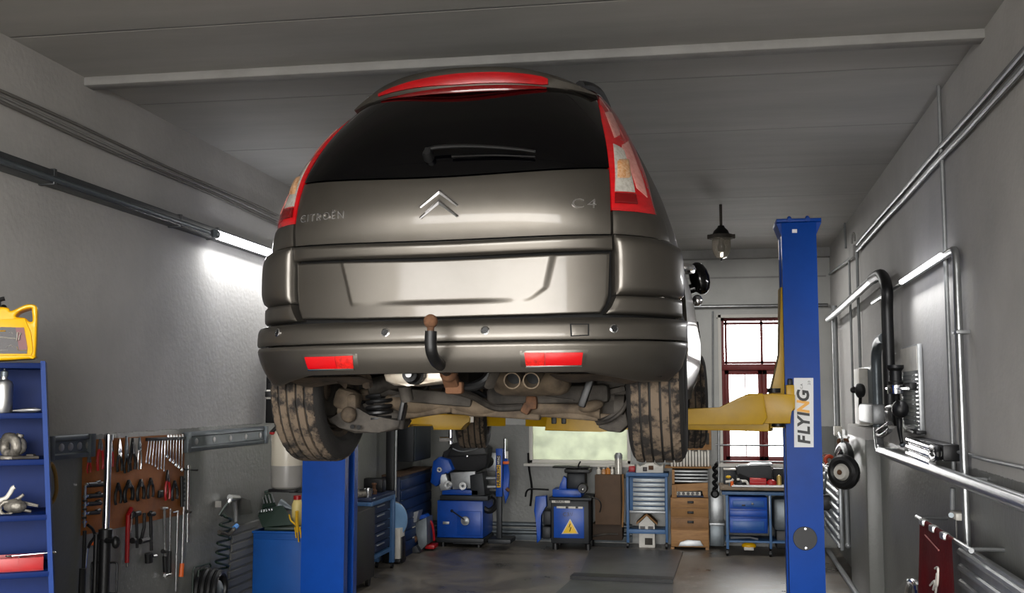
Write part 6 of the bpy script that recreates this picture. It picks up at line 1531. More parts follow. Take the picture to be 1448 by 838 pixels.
# ---- wooden drawer stack
YD = 12.72
t = thing('drawer_stack', 'light brown wooden chest of four drawers between the blue cart and the bench', 'drawers', (X(975, YD), YD + .2, 0))
PB(948, 703, 1003, 774, YD + .015, .36, .006).build('chest', M_WOOD, t)
for k, (y0_, y1_, m) in enumerate(((704, 717.5, M_WOOD), (718.5, 731, M_CARD), (732, 747.5, mat('brown_wood', '85603a', .6, dirt=.6, dirtcol='5c4025', scale=5)), (748.5, 772, M_WOOD))):
    d_ = PB(949, y0_, 1002, y1_, YD, .03, .004).build('drawer', m, t)
    if k < 3: PB(972, y0_ + 4, 981, y0_ + 7.5, YD - .012, .02, .003).build('handle', M_BLACKM, d_)
for px in (951, 1000): PB(px - 2.5, 773, px + 2.5, 777.5, YD + .02, .05, .002).build('foot', M_WOOD, t)
o = pprism([(959, 772), (962, 766), (972, 763), (990, 764), (995, 772)], YD - .03, .03, .004).build('grey_sheet', M_LGREY); tag(o, 'curved grey sheet leaning against the foot of the wooden drawers', 'sheet')
zs = Z(703, YD, 975)
t = thing('wooden_tray', 'open wooden tray with a white box inside, on top of the wooden drawers', 'tray', (X(975, YD), YD + .15, zs))
pprism([(950, 703), (950, 685), (1001, 682), (1001, 703), (995, 703), (993, 693), (956, 694), (956, 703)], YD + .01, .3, .003).build('tray_frame', M_WOOD, t); PB(953, 686, 957, 703, YD - .01, .02, .002).build('end_post', M_WOOD, t)
PB(956, 694, 996, 701.5, YD + .25, .03, .002).build('back', M_DKPR, t)
o = thing('socket_tray', 'white moulded tray of sockets in the open wooden tray', 'tray', (X(974, YD), YD + .1, zs)); PB(955, 694.5, 991, 700.5, YD + .02, .12, .006).build('tray_body', M_WHT, o); PB(954, 700.2, 998, 703, YD + .015, .2, .002).build('base', M_DNAVY, o)
for k in range(5):
    c = atY(960 + k * 6.5, 697.5, YD + .018); MB().lathe([(0, .006), (.014, .006), (.018, 0)], c, (0, -1, 0), 12).build('recess', M_DKPR, o)
t = thing('corrugated_sheets', 'stack of grey corrugated trays on the wooden chest beside the rear right tyre', 'trays', (X(978, YD), YD + .15, Z(683, YD, 975)))
for k in range(4): PB(953, 664.5 + k * 4.7, 1001, 668.2 + k * 4.7, YD + .01, .32, .02 if k < 0 else .006).build('tray', M_LGREY, t)
PB(950, 664, 954, 684, YD, .33, .003).build('side_board', M_WOOD, t)
sh = PB(940, 659.5, 1006, 662.5, YD + .05, .36, .003).build('wall_shelf', M_CARD); tag(sh, 'brown wall shelf above the grey corrugated trays holding white folders', 'shelf')
n = 13; yf = YD + .10
for k in range(n):
    x0_ = 948 + k * 4.3; lean = 0
    o = PB(x0_ + .3, 637 + (k % 3), x0_ + 3.6, 659.3, yf, .22, .003).build('white_folder', M_WHT); tag(o, (['first', 'second', 'third', 'fourth', 'fifth', 'sixth', 'seventh', 'eighth', 'ninth', 'tenth', 'eleventh', 'twelfth', 'last'][k]) + ' white folder from the left on the brown wall shelf', 'folder', 'white folders on the brown wall shelf')
t = thing('pinboard', 'brown wooden board with a lock on the far wall right of the front wheel', 'board', atY(985, 636, FARY - .03)); PB(958, 602, 1006, 636, FARY - .03, .028, .004).build('board_panel', M_WOOD, t); PB(998, 612, 1003, 628, FARY - .05, .03, .004).build('lock', M_DUSTG, t)
# chain and rods between the shelf and window
P = [atY(1011 + 2.4 * math.sin(k * 1.9), 655 + k * 3.0, FARY - .05) for k in range(14)]
o = MB().tube(spline(P, 3), .022, 6).build('chain', M_BLACKM); tag(o, 'black chain hanging on the far wall beside the red window', 'chain')
for k, (px, y0_, y1_, lb_) in enumerate(((1016.5, 600, 700, 'slim grey conduit running down beside the red window to the bench'),)):
    o = MB().cyl(atY(px, y0_, FARY - .03), atY(px, y1_, FARY - .03), .016).build('conduit', M_LGREY); tag(o, lb_, 'pipe')
t = thing('meter_box', 'grey panel with a round black knob on the far wall left of the bench', 'control box', atY(1012, 738, FARY - .06)); PB(1004, 700, 1023, 738, FARY - .06, .06, .004).build('panel', M_LGREY, t); c = atY(1012, 700, FARY - .07); MB().lathe([(0, .03), (.03, .03), (.05, .01), (.05, 0)], atY(1011, 698, FARY - .06), (0, -1, 0), 16).build('knob', M_BLACKM, t)
t = thing('grey_crate', 'low grey crate on the floor between the wooden drawers and the bench', 'crate', (X(1013, FARY - .4), FARY - .25, 0)); PB(1004, 742, 1024, 772, FARY - .35, .3, .006).build('crate_body', M_GREYM, t); PB(1003, 739, 1025, 743, FARY - .36, .32, .004).build('rim', M_LGREY, t)
# ---- bench under the window
YV = 12.3
t = thing('workbench', 'blue framed bench with a worn wooden top under the red window', 'workbench', (X(1075, YV), YV + .3, 0))
PB(1018, 688.5, 1150, 694.5, YV - .01, .62, .004).build('bench_top', M_WORK, t)
PB(1021, 694.5, 1148, 701, YV + .01, .56, .003).build('apron', M_LBLUE, t)
for px in (1028.5, 1089.5, 1144):
    for yy in (0, .5):
        lg = PB(px - 2.6, 700, px + 2.6, 776, YV + yy, .05, .003).build('leg', M_LBLUE, t); p = atY(px, 778, YV + yy); MB().cyl((p.x - .012, YV + yy + .025, .035), (p.x + .012, YV + yy + .025, .035), .035, seg=14).build('caster', M_BLKP, lg)
PB(1026, 764, 1146, 769, YV + .01, .5, .003).build('lower_rail', M_LBLUE, t)
PB(1031, 702, 1086, 754, YV + .03, .45, .004).build('drawer_case', M_MBLUE, t)
for y0_, y1_ in ((703, 720), (721, 731), (732, 753)):
    d_ = PB(1032, y0_, 1085, y1_, YV + .012, .03, .005).build('drawer', M_MBLUE, t)
    if y0_ != 721: PB(1036, y0_ + 4, 1081, y1_ - 3, YV + .004, .02, .006).build('raised_panel', mat('worn_blue', '1b4f96', .4, dirt=.5, dirtcol='4c6f9e', scale=8), d_)
    if y0_ == 703:
        PB(1049, 713, 1054, 715, YV - .0, .012, .002).build('slot', M_DKPR, d_); MB().sphere(atY(1064, 712, YV), .014).build('lock', M_LGREY, d_)
PB(1087.5, 701, 1089.5, 733, YV - .008, .01, .001).build('rail_trim', M_LGREY, t)
MB().tube(pY([(1033, 760), (1060, 759.5), (1072, 762)], YV + .1), .012, 6).build('rod', M_LGREY, t)
t = thing('grey_tank', 'grey rounded plastic tank standing under the bench behind the right lift column', 'tank', (X(1115, YV + .15), YV + .3, 0)); zt1, zt0 = Z(703, YV + .15, 1110), Z(752, YV + .15, 1110)
PB(1093, 704, 1141, 752, YV + .12, .36, .05).build('tank_body', M_GREYM, t); PB(1098, 750, 1136, 776, YV + .14, .3, .006).build('stand', M_BLACKM, t)
t = thing('yellow_shoes', 'yellow and cream rag bundle on the floor under the blue bench', 'rag', (X(1059, YV + .1), YV + .2, 0)); MB().sphere(atY(1059, 771, YV + .15), .055, (1.5, 1, .7)).build('yellow_rag', M_YPL, t); PB(1052, 773, 1066, 778, YV + .1, .12, .004).build('cream_block', M_WHT, t)
zb = Z(688.5, YV, 1070)
def onb(name, label, cat, px, d): return thing(name, label, cat, (X(px, YV + d), YV + d, zb))
t = onb('paper_sheet', 'white paper lying over the front of the bench under the window', 'paper', 1080, .1); MB().box((X(1082, YV + .1), YV + .12, zb + .006), (X(1140, YV) - X(1040, YV), .26, .012), bev=.003).build('sheet', mat('white_paper', 'e8e8ea', .6), t)
t = onb('soft_bag', 'dark grey soft tool bag lying on the bench in front of the red window', 'bag', 1068, .35); pprism([(1041, 660), (1046, 658), (1076, 657), (1090, 659), (1093, 664), (1092, 677), (1088, 679), (1062, 676), (1042, 672)], YV + .28, .26, .03).build('bag_body', mat('charcoal_fabric', '38393b', .8, bump=.2, bscale=80), t); PB(1044, 672, 1090, 688.5, YV + .34, .18, .01).build('bag_base', M_BAG, t); pprism([(1056, 659), (1062, 655), (1092, 655), (1094, 658)], YV + .3, .2, .008).build('bag_lid', M_LGREY, t)
t = onb('impact_wrench', 'dark red tool lying in front of the grey bag on the bench', 'power tool', 1078, .2); MB().tube(pY([(1060, 681), (1083, 682)], YV + .2), .05, 12).build('tool_body', M_REDP, t); MB().sphere(atY(1091, 683, YV + .2), .05, (1.2, 1, .9)).build('tool_head', M_REDP, t); PB(1060, 684, 1096, 688.5, YV + .17, .1, .006).build('foot', M_BLKP, t)
t = onb('safety_mask', 'black and white breathing mask left of the red tool on the bench', 'mask', 1049, .15); MB().sphere(atY(1047, 683, YV + .15), .06, (1.2, .8, .75)).build('mask_body', M_BLKP, t); MB().tube(spline(pY([(1049, 680), (1055, 680), (1058, 685)], YV + .1), 4), .014, 8).build('white_band', M_WHT, t); PB(1042, 676, 1046, 679, YV + .09, .03, .004).build('white_tab', M_WHT, t)
t = onb('orange_pot', 'small orange pot with white and yellow fittings at the left end of the bench', 'pot', 1034, .08); MB().lathe([(0, 0), (.016, 0), (.018, .055), (0, .055)], (X(1033.5, YV + .08), YV + .08, zb), (0, 0, 1), 16).build('pot', M_ORG, t); MB().tube(pY([(1026, 681), (1034, 680), (1037, 677)], YV + .1), .014, 8).build('white_fitting', M_WHT, t); MB().sphere(atY(1030, 674, YV + .12), .022, (1.4, 1, .8)).build('yellow_cap', M_YLAB, t); MB().cyl((X(1030, YV + .12), YV + .12, zb), (X(1030, YV + .12), YV + .12, atY(1030, 674, YV + .12).z), .01).build('stem', M_GREYM, t)
t = onb('gold_bottle', 'slim ribbed gold bottle at the right on the bench beside the lift column', 'bottle', 1100, .2); hz = Z(671, YV + .2, 1100) - zb
MB().lathe([(0, 0)] + [(.026 + .003 * (k % 2), hz * (k + .1) / 12) for k in range(11)] + [(.016, hz * .95), (0, hz)], (X(1100, YV + .2), YV + .2, zb), (0, 0, 1), 14).build('bottle_body', mat('gold_plastic', 'ab9152', .4, .3), t)
t = onb('dark_box', 'dark grey box with a white top edge at the left end of the bench', 'box', 1032, .4); PB(1023, 664, 1041, 688.5, YV + .4, .15, .006).build('box_body', M_MDARK, t); PB(1023, 662.5, 1041, 664.5, YV + .39, .16, .003).build('lid', M_WHT, t)
t = onb('dark_case', 'dark case standing upright on the bench behind the gold bottle', 'case', 1110, .4); PB(1093, 662, 1128, 688.5, YV + .42, .12, .01).build('case_body', M_BAG, t)
# ---- pipes along the far wall
for k, (py, lb_) in enumerate(((741, 'upper of the two grey heating pipes low on the far wall'), (752, 'lower of the two grey heating pipes low on the far wall'))):
    z = Z(py, FARY - .06, 740); o = MB().cyl((XL(13) + .05, FARY - .06, z), (-.75, FARY - .06, z), .028, seg=14).build('heating_pipe', M_GREYM); tag(o, lb_, 'pipe', 'heating pipes on the far wall')
struct('baseboard_back', MB().box((-2.05, FARY - .012, .08), (2.6, .024, .14), bev=.003), M_GREYM)
z = Z(433, FARY - .03, 1030); o = MB().cyl((-1.5, FARY - .03, z), (XR(13) - .03, FARY - .03, z), .022, seg=12).build('wall_pipe', M_STEEL); tag(o, 'thin steel pipe crossing the far wall above the red window', 'pipe')
o = MB().cyl(atY(1008, 440, FARY - .015), atY(1008, 602, FARY - .015), .012, seg=8).build('wall_conduit', M_LGREY); tag(o, 'thin vertical conduit on the far wall left of the red window frame', 'pipe')
o = MB().tube(spline([atY(a, b, FARY - .02) for a, b in ((747, 640), (748, 660), (752, 690), (750, 715))], 4), .014, 6).build('wall_cable', M_BLACKM); tag(o, 'dark cable running down the far wall left of the pale window', 'cable')
# ---- ceiling lamp
YC = 9.9
c = atY(1020, 345, YC); zc1 = CEIL
sc_ = YC / 1500
lt = thing('ceiling_lamp', 'bulkhead ceiling lamp with a glass dome beside the right lift column', 'lamp', (c.x, YC, zc1))
zf = lambda py: atY(1020, py, YC).z
MB().cyl((c.x, YC, zf(322)), (c.x, YC, zc1), .013, seg=12).build('stem', M_DUSTG, lt)
MB().lathe([(0, zf(319) - zf(334)), (.028, zf(319) - zf(334)), (.036, zf(322) - zf(334)), (.065, zf(326) - zf(334)), (.088, 0), (.0, 0)], (c.x, YC, zf(334)), (0, 0, 1), 28).build('cap', M_BLACKM, lt)
mb = MB(); mb.lathe([(.085, -.022), (.112, -.022), (.112, .012), (.085, .016)], (c.x, YC, zf(334)), (0, 0, 1), 28)
for s_ in (-1, 1): mb.box((c.x + s_ * .112, YC, zf(334.5)), (.03, .04, .04), bev=.006)
mb.build('clamp_ring', M_DUSTG, lt)
hgl = zf(336) - zf(365)
M_DOME = mat('smoky_glass', 'cfc6b6', .12, trans=.75, ior=1.2)
mb = MB(); mb.lathe([(.085, 0), (.086, -hgl * .45), (.078, -hgl * .72), (.05, -hgl * .93), (.01, -hgl), (0, -hgl)], (c.x, YC, zf(337)), (0, 0, 1), 28); mb.build('glass_dome', M_DOME, lt)
MB().lathe([(0, 0), (.02, -.01), (.022, -.05), (.034, -.08), (.026, -.12), (0, -.13)], (c.x, YC, zf(337)), (0, 0, 1), 16).build('bulb', M_WHT, lt)
MB().lathe([(0, 0), (.012, 0), (.01, -.015), (0, -.018)], (c.x, YC, zf(337) - hgl), (0, 0, 1), 10).build('tip', M_BLACKM, lt)
# ---- floor plates
M_PLATE = mat('dark_steel_plate', '47484a', .42, .3, dirt=.6, dirtcol='2b2a29', scale=3)
M_PLATE2 = mat('light_steel_plate', '5a5a5a', .42, .3, dirt=.6, dirtcol='3d3c3a', scale=3)
def floor_plate(l, z0, z1, m, name, label):
    P = [atZ(a, b, 0) for a, b in l]
    mb = MB(); A = [mb.bm.verts.new(V((p.x, p.y, z0))) for p in P]; B = [mb.bm.verts.new(V((p.x, p.y, z1))) for p in P]; mb.bridge(A, B); mb.cap(A); mb.cap(B)
    return tag(mb.build(name, m), label, 'floor plate')
floor_plate([(818, 817), (951, 823), (966, 780), (836, 775)], 0, .012, M_PLATE2, 'floor_plate', 'lighter steel plate set in the floor below the wheel balancer')
floor_plate([(780, 845), (952, 850), (951, 825), (810, 819)], 0, .014, M_PLATE, 'floor_plate', 'dark steel pit cover on the floor in the foreground')
t = floor_plate([(806, 820.5), (952, 826.5), (951.5, 821.5), (812, 815.5)], .014, .045, M_BLACKM, 'pit_edge_bar', 'raised black edge bar across the near end of the lighter floor plate')
# ================================================================== right wall
M_PIPE = mat('painted_grey_pipe', '87898a', .4, .3, dirt=.35, dirtcol='55565a', scale=10)
M_PIPED = mat('steel_pipe', '9c9e9f', .28, .8, dirt=.3, dirtcol='55565a', scale=10)
M_RUBH = mat('black_rubber_hose', '121213', .45)
M_RAD = mat('radiator_paint', '8e9193', .35, .4, dirt=.5, dirtcol='57595b', scale=5)
M_CLOTH = mat('dark_red_cloth', '7e0f14', .75, dirt=.5, dirtcol='520a0e', scale=5, bump=.3, bscale=30)
M_TUBE2 = mat('lit_tube_right', 'ffffff', .4, emit='fbfbff', estr=6.0)
def wr(px, py, o=.03): return hitR(px, py, o)
def vpipe(name, label, px, y0, y1, r, m, off=.03, cat='pipe', group=None, pts=None):
    P = [wr(a, b, off) for a, b in (pts or ((px, y0), (px, y1)))]
    if not pts: P[1].x, P[1].y = P[0].x, P[0].y
    return tag(MB().tube(P, r, 10).build(name, m), label, cat, group)
# two long conduits under the ceiling
A, B = wr(1470, 75, .03), wr(1212, 348, .03)
za = (A.z + B.z) / 2
for k, (dz, r, lb_) in enumerate(((.05, .016, 'upper of the two long pale conduits running under the ceiling on the right wall'), (-.01, .018, 'lower of the two long pale conduits running under the ceiling on the right wall'))):
    P = [V((XR(y) - .03, y, za + dz + .006 * math.sin(y * 3))) for y in (4.2, 5.5, 6.5, 7.5, 8.5, 9.5, B.y)]
    tag(MB().tube(P, r, 10).build('conduit', M_PIPE), lb_, 'conduit', 'long conduits on the right wall')
jb = wr(1212, 347, .03)
o = thing('junction_clutter', 'plaster patched cable junction where the long conduits end on the right wall', 'junction box', jb)
MB().box(jb + V((0, .25, -.03)), (.05, .26, .12), bev=.02).build('box_body', M_TR, o)
MB().torus(jb + V((-.01, .15, .05)), (1, 0, 0), .09, .010, 20, 6, 0, PI).build('cable_loop', M_CABLE, o)
P = [wr(a, b, .03) for a, b in ((1198, 362), (1168, 393))]
tag(MB().tube([jb + V((0, .4, -.06)), V((XR(12.9) - .03, 12.9, wr(1172, 388, .03).z))], .012, 8).build('cable_conduit', M_PIPE), 'thin conduit sloping from the junction to the far right corner', 'conduit')
p0_ = wr(1205, 300, .03)
tag(MB().tube([V((XR(11.2) - .025, 11.2, CEIL)), V((XR(11.1) - .03, 11.1, jb.z + .1))], .012, 8).build('cable_conduit', M_PIPE), 'short dark conduit dropping from the ceiling to the junction on the right wall', 'conduit')
# vertical conduits
def drop(px, ytop, ybot, r, m, label, off=.03, ztop=None, zbot=None):
    a, b = wr(px, ytop, off), wr(px, ybot, off)
    y = (a.y + b.y) / 2; return tag(MB().cyl((XR(y) - off, y, zbot if zbot is not None else b.z), (XR(y) - off, y, ztop if ztop is not None else a.z), r, seg=12).build('drop_conduit', m), label, 'conduit', 'vertical conduits on the right wall')
drop(1329, 130, 214, .012, M_PIPE, 'short vertical conduit between the ceiling and the long conduits on the right wall', ztop=CEIL, zbot=za)
drop(1341, 230, 700, .013, M_PIPE, 'thin vertical conduit left of the bent pipe with the lit tube', off=.025, ztop=za, zbot=wr(1347, 680).z)
drop(1214, 350, 520, .014, M_PIPE, 'vertical conduit above the white electrical panel', off=.03)
drop(1182, 430, 605, .03, M_PIPE, 'thick vertical pipe in the far right corner', off=.06)
drop(1204, 360, 600, .012, M_PIPE, 'thin vertical conduit close to the pilaster in the far right corner', off=.03)
# lamp pipe: bent steel tube holding the lit tube, dropping to the floor
zt_ = wr(1335, 362, .05).z
yb_ = wr(1352, 362, .05).y
lt2 = thing('bent_pipe_lamp', 'steel pipe on the right wall bent downward, carrying a lit tube', 'lamp', (XR(yb_) - .05, yb_, 0))
ya_ = wr(1160, 430, .05).y
P = [V((XR(y) - .05, y, zt_ - .02)) for y in (9.6, 9.0, 8.4, 7.9)]
L0, L1 = wr(1279, 394, .05).y, wr(1336, 361, .05).y
P = [V((XR(9.1) - .05, 9.1, zt_ - .01)), V((XR(L0) - .05, L0, zt_ - .005)), V((XR(L1) - .05, L1, zt_)), V((XR(yb_) - .05, yb_ + .06, zt_ + .0)), V((XR(yb_) - .05, yb_ + .015, zt_ - .02)), V((XR(yb_) - .05, yb_, zt_ - .08)), V((XR(yb_) - .05, yb_, 1.2)), V((XR(yb_) - .05, yb_, .25))]
MB().tube(P[:3], .016, 12).build('pipe', M_PIPED, lt2)
MB().tube([P[2]] + spline(P[2:6], 6)[6:] + P[6:], .021, 12).build('pipe', M_PIPED, lt2)
MB().cyl(P[1] + V((-.02, 0, 0)), P[2] + V((-.02, 0, 0)), .016, seg=16).build('fluorescent_tube', M_TUBE2, lt2)
MB().box((XR(yb_) - .04, yb_, wr(1352, 472).z), (.07, .10, .02), bev=.003).build('clip', M_PIPE, lt2)
d = bpy.data.lights.new('fluorescent_tube_light', 'AREA'); d.shape = 'RECTANGLE'; d.size = .05; d.size_y = abs(L1 - L0); d.energy = 8
o = bpy.data.objects.new('fluorescent_tube_light', d); COL.objects.link(o); o.location = (P[1] + P[2]) / 2 + V((-.05, 0, -.03)); o.rotation_euler = (0, math.radians(35), math.atan(.03) * -1)
# far black and steel hose: thick pipe along the wall, black bend dropping
zt2 = zt_ + .02
o = thing('exhaust_pipe', 'steel extraction pipe on the far right wall ending in a black hose bend', 'pipe', (1.5, 9.2, 1.4))
ye = wr(1243, 392, .10).y
P = [V((XR(12.4) - .10, 12.4, zt_ + .08)), V((XR(11) - .10, 11.0, zt_ + .10)), V((XR(ye + .25) - .10, ye + .3, zt_ + .14))]
MB().tube(P, .035, 12).build('steel_pipe', M_PIPED, o)
Q = [wr(a, b, .10) for a, b in ((1238, 392), (1245, 388), (1251, 396), (1254.5, 412), (1254.5, 440))]
Q = [P[2] + V((0, .03, 0))] + Q[1:] + [wr(1254, 500, .10), wr(1253, 560, .10), wr(1251, 600, .10)]
for q in Q[4:]: q.y = Q[4].y; q.x = XR(q.y) - .10
MB().tube(spline(Q, 5), .042, 12).build('black_hose', M_RUBH, o)
Q2 = [wr(a, b, .09) for a, b in ((1250, 478), (1245, 480), (1240.5, 490), (1239, 510), (1239, 560), (1241, 606), (1243, 620))]
for q in Q2[3:]: q.y = Q2[3].y; q.x = XR(q.y) - .09
MB().tube(spline(Q2, 4), .040, 12).build('grey_hose', M_GREYM, o)
# low hand rail pipe
RY0, RY1 = wr(1243, 640, .12).y, 3.9
zr = (wr(1300, 660, .12).z + wr(1440, 703, .12).z) / 2
P = [wr(1241, 604, .12)] + [V((XR(y) - .12, y, zr)) for y in (RY0 - .15, 8.4, 7.4, 6.4, 5.4, 4.4, 3.6)]
P[0].x, P[0].y = XR(RY0) - .12, RY0
P = [P[0], V((XR(RY0) - .12, RY0, zr + .10)), V((XR(RY0) - .12, RY0 - .05, zr + .02))] + P[1:]
o = thing('air_pipe', 'long steel pipe running low along the right wall toward the camera', 'pipe', (XR(6) - .12, 6, zr)); MB().tube(P, .035, 14).build('pipe', M_PIPED, o)
for y in (7.0, 5.6, 8.4): MB().box((XR(y) - .06, y, zr), (.12, .03, .03), bev=.003).build('bracket', M_PIPE, o)
MB().cyl(P[3] + V((0, -.2, 0)), P[3] + V((0, -.28, 0)), .039, seg=14).build('coupling', M_PIPED, o)
# electrical panel
def rbox(l, off, dep, m, name, parent, bev=.004):
    """box on the right wall: l = px0, py0, px1, py1 of its face"""
    a, b = wr(l[0], l[1], off + dep), wr(l[2], l[3], off + dep); y0, y1 = sorted((a.y, b.y)); ym = (y0 + y1) / 2
    return MB().box((XR(ym) - off - dep / 2, ym, (a.z + b.z) / 2), (dep, y1 - y0, abs(a.z - b.z)), rz=-.03, bev=bev).build(name, m, parent)
t = thing('electrical_panel', 'white electrical panel with a black knob beside the pilaster on the right wall', 'control panel', wr(1222, 600))
rbox((1207, 522, 1217, 600), .0, .12, M_WHT, 'panel_face', t); rbox((1214, 570, 1234, 600), .0, .14, M_PIPE, 'panel_cover', t, .02); rbox((1217, 520, 1236, 575), .0, .05, M_GREYM, 'panel_side', t)
c = wr(1219, 552, .16); MB().lathe([(0, 0), (.055, 0), (.06, .03), (.03, .05), (0, .05)], c, (-1, -.4, 0), 18).build('knob', M_BLKP, t); MB().sphere(wr(1207, 551, .16), .03).build('lever', M_BLKP, t)
MB().tube([wr(1217, 556, .13), wr(1216, 575, .13)], .014, 8).build('switch_shaft', M_BLKP, t)
# perforated steel plate
t = thing('perforated_plate', 'tall bright perforated steel plate hung on the right wall', 'plate', wr(1284, 612))
a, b = wr(1272, 492, .04), wr(1296, 492, .04); zt3, zb3 = a.z, wr(1284, 612, .04).z
ym = (a.y + b.y) / 2; L_ = abs(a.y - b.y)
MB().box((XR(ym) - .02, ym, (zt3 + zb3) / 2), (.03, L_, zt3 - zb3), rz=-.03, bev=.003).build('plate', M_LGREY, t)
MB().box((XR(ym) - .036, ym, zt3 - .09), (.004, L_ - .03, .16), rz=-.03).build('label', M_WHT, t)
for k in range(14):
    z = zt3 - .20 - k * .027; MB().box((XR(b.y) - .037, b.y + .05, z), (.006, .05, .010), rz=-.03).build('slot', M_TOOLC, t)
    MB().box((XR(ym) - .037, ym + .06, z), (.004, L_ - .22, .006), rz=-.03).build('groove', M_GREYM, t)
rbox((1262, 542, 1286, 551), .05, .04, M_BLACKM, 'bracket_strip', t); rbox((1280, 606, 1296, 614), .02, .06, M_BLACKM, 'foot_bracket', t)
# drill stand / press with chrome cup
t = thing('drill_stand', 'black and chrome drill stand mounted on the right wall before the steel plate', 'drill', wr(1268, 630))
c = wr(1266, 552, .14)
MB().lathe([(0, 0), (.045, 0), (.05, .05), (.04, .055), (.04, .12), (.055, .14), (.055, .16), (0, .16)], wr(1267, 550, .14), (0, 0, 1), 20).build('motor', M_BLACKM, t)
MB().lathe([(.052, 0), (.056, .02), (.056, .055), (.05, .06)], wr(1267, 550, .14) + V((0, 0, -.03)), (0, 0, 1), 20).build('chrome_collar', M_CHROME, t)
MB().tube(spline([wr(a, b, .13) for a, b in ((1266, 553), (1268, 575), (1271, 592), (1272, 608), (1275, 626))], 4), lambda i: .03 - .0012 * i, 10).build('spindle', M_BLACKM, t)
MB().tube([wr(1254, 549, .14), wr(1284, 549, .14)], .010, 8).build('cross_bar', M_TOOLC, t)
MB().sphere(wr(1273, 578, .13), .055, (1, 1, 1.1), 14).build('gear_housing', M_BLKP, t)
MB().tube(spline([wr(a, b, .13) for a, b in ((1264, 574), (1255, 577), (1256, 592), (1261, 604))], 5), .022, 10, flat=.6).build('handle_guard', M_ALU, t)
MB().tube(spline([wr(a, b, .14) for a, b in ((1258, 598), (1250, 604), (1241, 611), (1246, 616), (1258, 608))], 4), .018, 8).build('lever', M_BLKP, t)
MB().sphere(wr(1276, 628, .12), .02).build('tip', M_GREYM, t)
# black chrome box unit
t = thing('chrome_ribbed_unit', 'black unit with three bright chrome ribs on the right wall below the steel plate', 'heater', wr(1310, 650))
rbox((1284, 617, 1334, 652), .01, .09, M_BLACKM, 'unit_body', t, .008)
for k in range(3):
    a, b = wr(1285, 621.5 + k * 9.5, .13), wr(1318, 626.5 + k * 10.5, .13); b.z = a.z - .012; MB().tube([a, b], .020, 10).build('chrome_rib', M_CHROME, t)
a = wr(1322, 640, .13); MB().tube(spline([wr(x, y, .12) for x, y in ((1318, 632), (1325, 634), (1326, 646), (1318, 650))], 4), .016, 8).build('side_bracket', M_BLKP, t)
# small horizontal conduit to the right + wooden conduit end
P = [V((XR(y) - .02, y, wr(1365, 641, .02).z + .004 * math.sin(y * 9))) for y in (7.2, 6.6, 6.0, 5.4, 4.9, 4.3)]
tag(MB().tube(P, .010, 8).build('thin_conduit', M_PIPE), 'thin horizontal conduit near the paint line on the right wall', 'conduit')
# socket box under pipe
t = thing('wall_socket', 'small cream junction socket below the steel pipe on the right wall', 'socket', wr(1348, 735)); rbox((1343, 721, 1352, 736), .0, .06, M_WHT, 'socket_body', t, .006)
a, b = wr(1347, 690, .03), wr(1347, 721, .03); MB().tube([a, V((b.x, b.y, b.z))], .014, 8).build('conduit', M_PIPE, t); a, b = wr(1352, 736, .02), wr(1353, 768, .02); MB().tube([a, b], .005, 6).build('wire', M_CABLE, t); MB().cyl(wr(1345, 728, .061), wr(1345, 728, .075), .014, seg=12).build('plug_hole', M_GREYM, t)
# towel rail and red cloth
ty0, ty1 = wr(1302, 741, .16).y, wr(1362, 770, .16).y
zr_ = wr(1335, 758, .18).z
t = thing('towel_rail', 'steel rail low on the right wall holding a dark red cloth', 'rail', (XR(7) - .12, 7, zr_))
MB().cyl((XR(ty0) - .16, ty0 + .1, zr_), (XR(ty1) - .16, ty1 - .15, zr_), .013, seg=10).build('rail_bar', M_PIPED, t)
for y in (ty0 + .05, ty1 - .1): MB().cyl((XR(y) - .16, y, zr_), (XR(y), y, zr_), .010, seg=8).build('arm', M_PIPED, t)
cy0, cy1 = wr(1305, 748, .17).y, wr(1350, 770, .17).y
t = thing('red_cloth', 'dark red cloth with pale script hung over the rail on the right wall', 'cloth', (XR(7) - .17, (cy0 + cy1) / 2, .35))
def cloth(u, v, off=0.0):
    y = cy0 + (cy1 - cy0) * u
    w = .012 * math.sin(u * 19 + 1) * (1 - v) + .010 * math.sin(u * 9 + v * 3)
    if v > .93: a = (v - .93) / .07 * PI * .5; x = -.17 - .014 * math.cos(a) + .0; z = zr_ + .004 + .014 * math.sin(a)
    else: x = -.184 - w * (1 - v) * 1.5; z = .30 + (zr_ + .004 - .30) * v / .93
    return V((XR(y) + x - off, y + (1 - v) * (.10 * (1 - u) - .02 * u), z))
mb = MB(); mb.grid(lambda u, v: cloth(u, v), 30, 40); 
vs = list(mb.bm.faces)
r = bmesh.ops.solidify(mb.bm, geom=vs, thickness=.004); mb.build('cloth_sheet', M_CLOTH, t, ang=60)
for l in (((.35, .56), (.52, .62), (.44, .55), (.60, .62), (.50, .53)), ((.55, .70), (.66, .72), (.64, .62), (.56, .60), (.62, .68)), ((.42, .50), (.62, .44), (.70, .36), (.72, .40))):
    P = spline([cloth(u, v, .008) for u, v in l], 5); MB().tube(P, .006, 6).build('script', M_WHT, t)
MB().tube([cloth(.22, .86, .008), cloth(.68, .83, .008)], .004, 6).build('seam', mat('pink_thread', 'a8615f', .7), t)
for k in range(3):
    u = .1 + k * .34; y = cy0 + (cy1 - cy0) * u; MB().box((XR(y) - .178, y, zr_ + .004), (.04, .09, .035), bev=.008).build('peg', M_ALU, t)
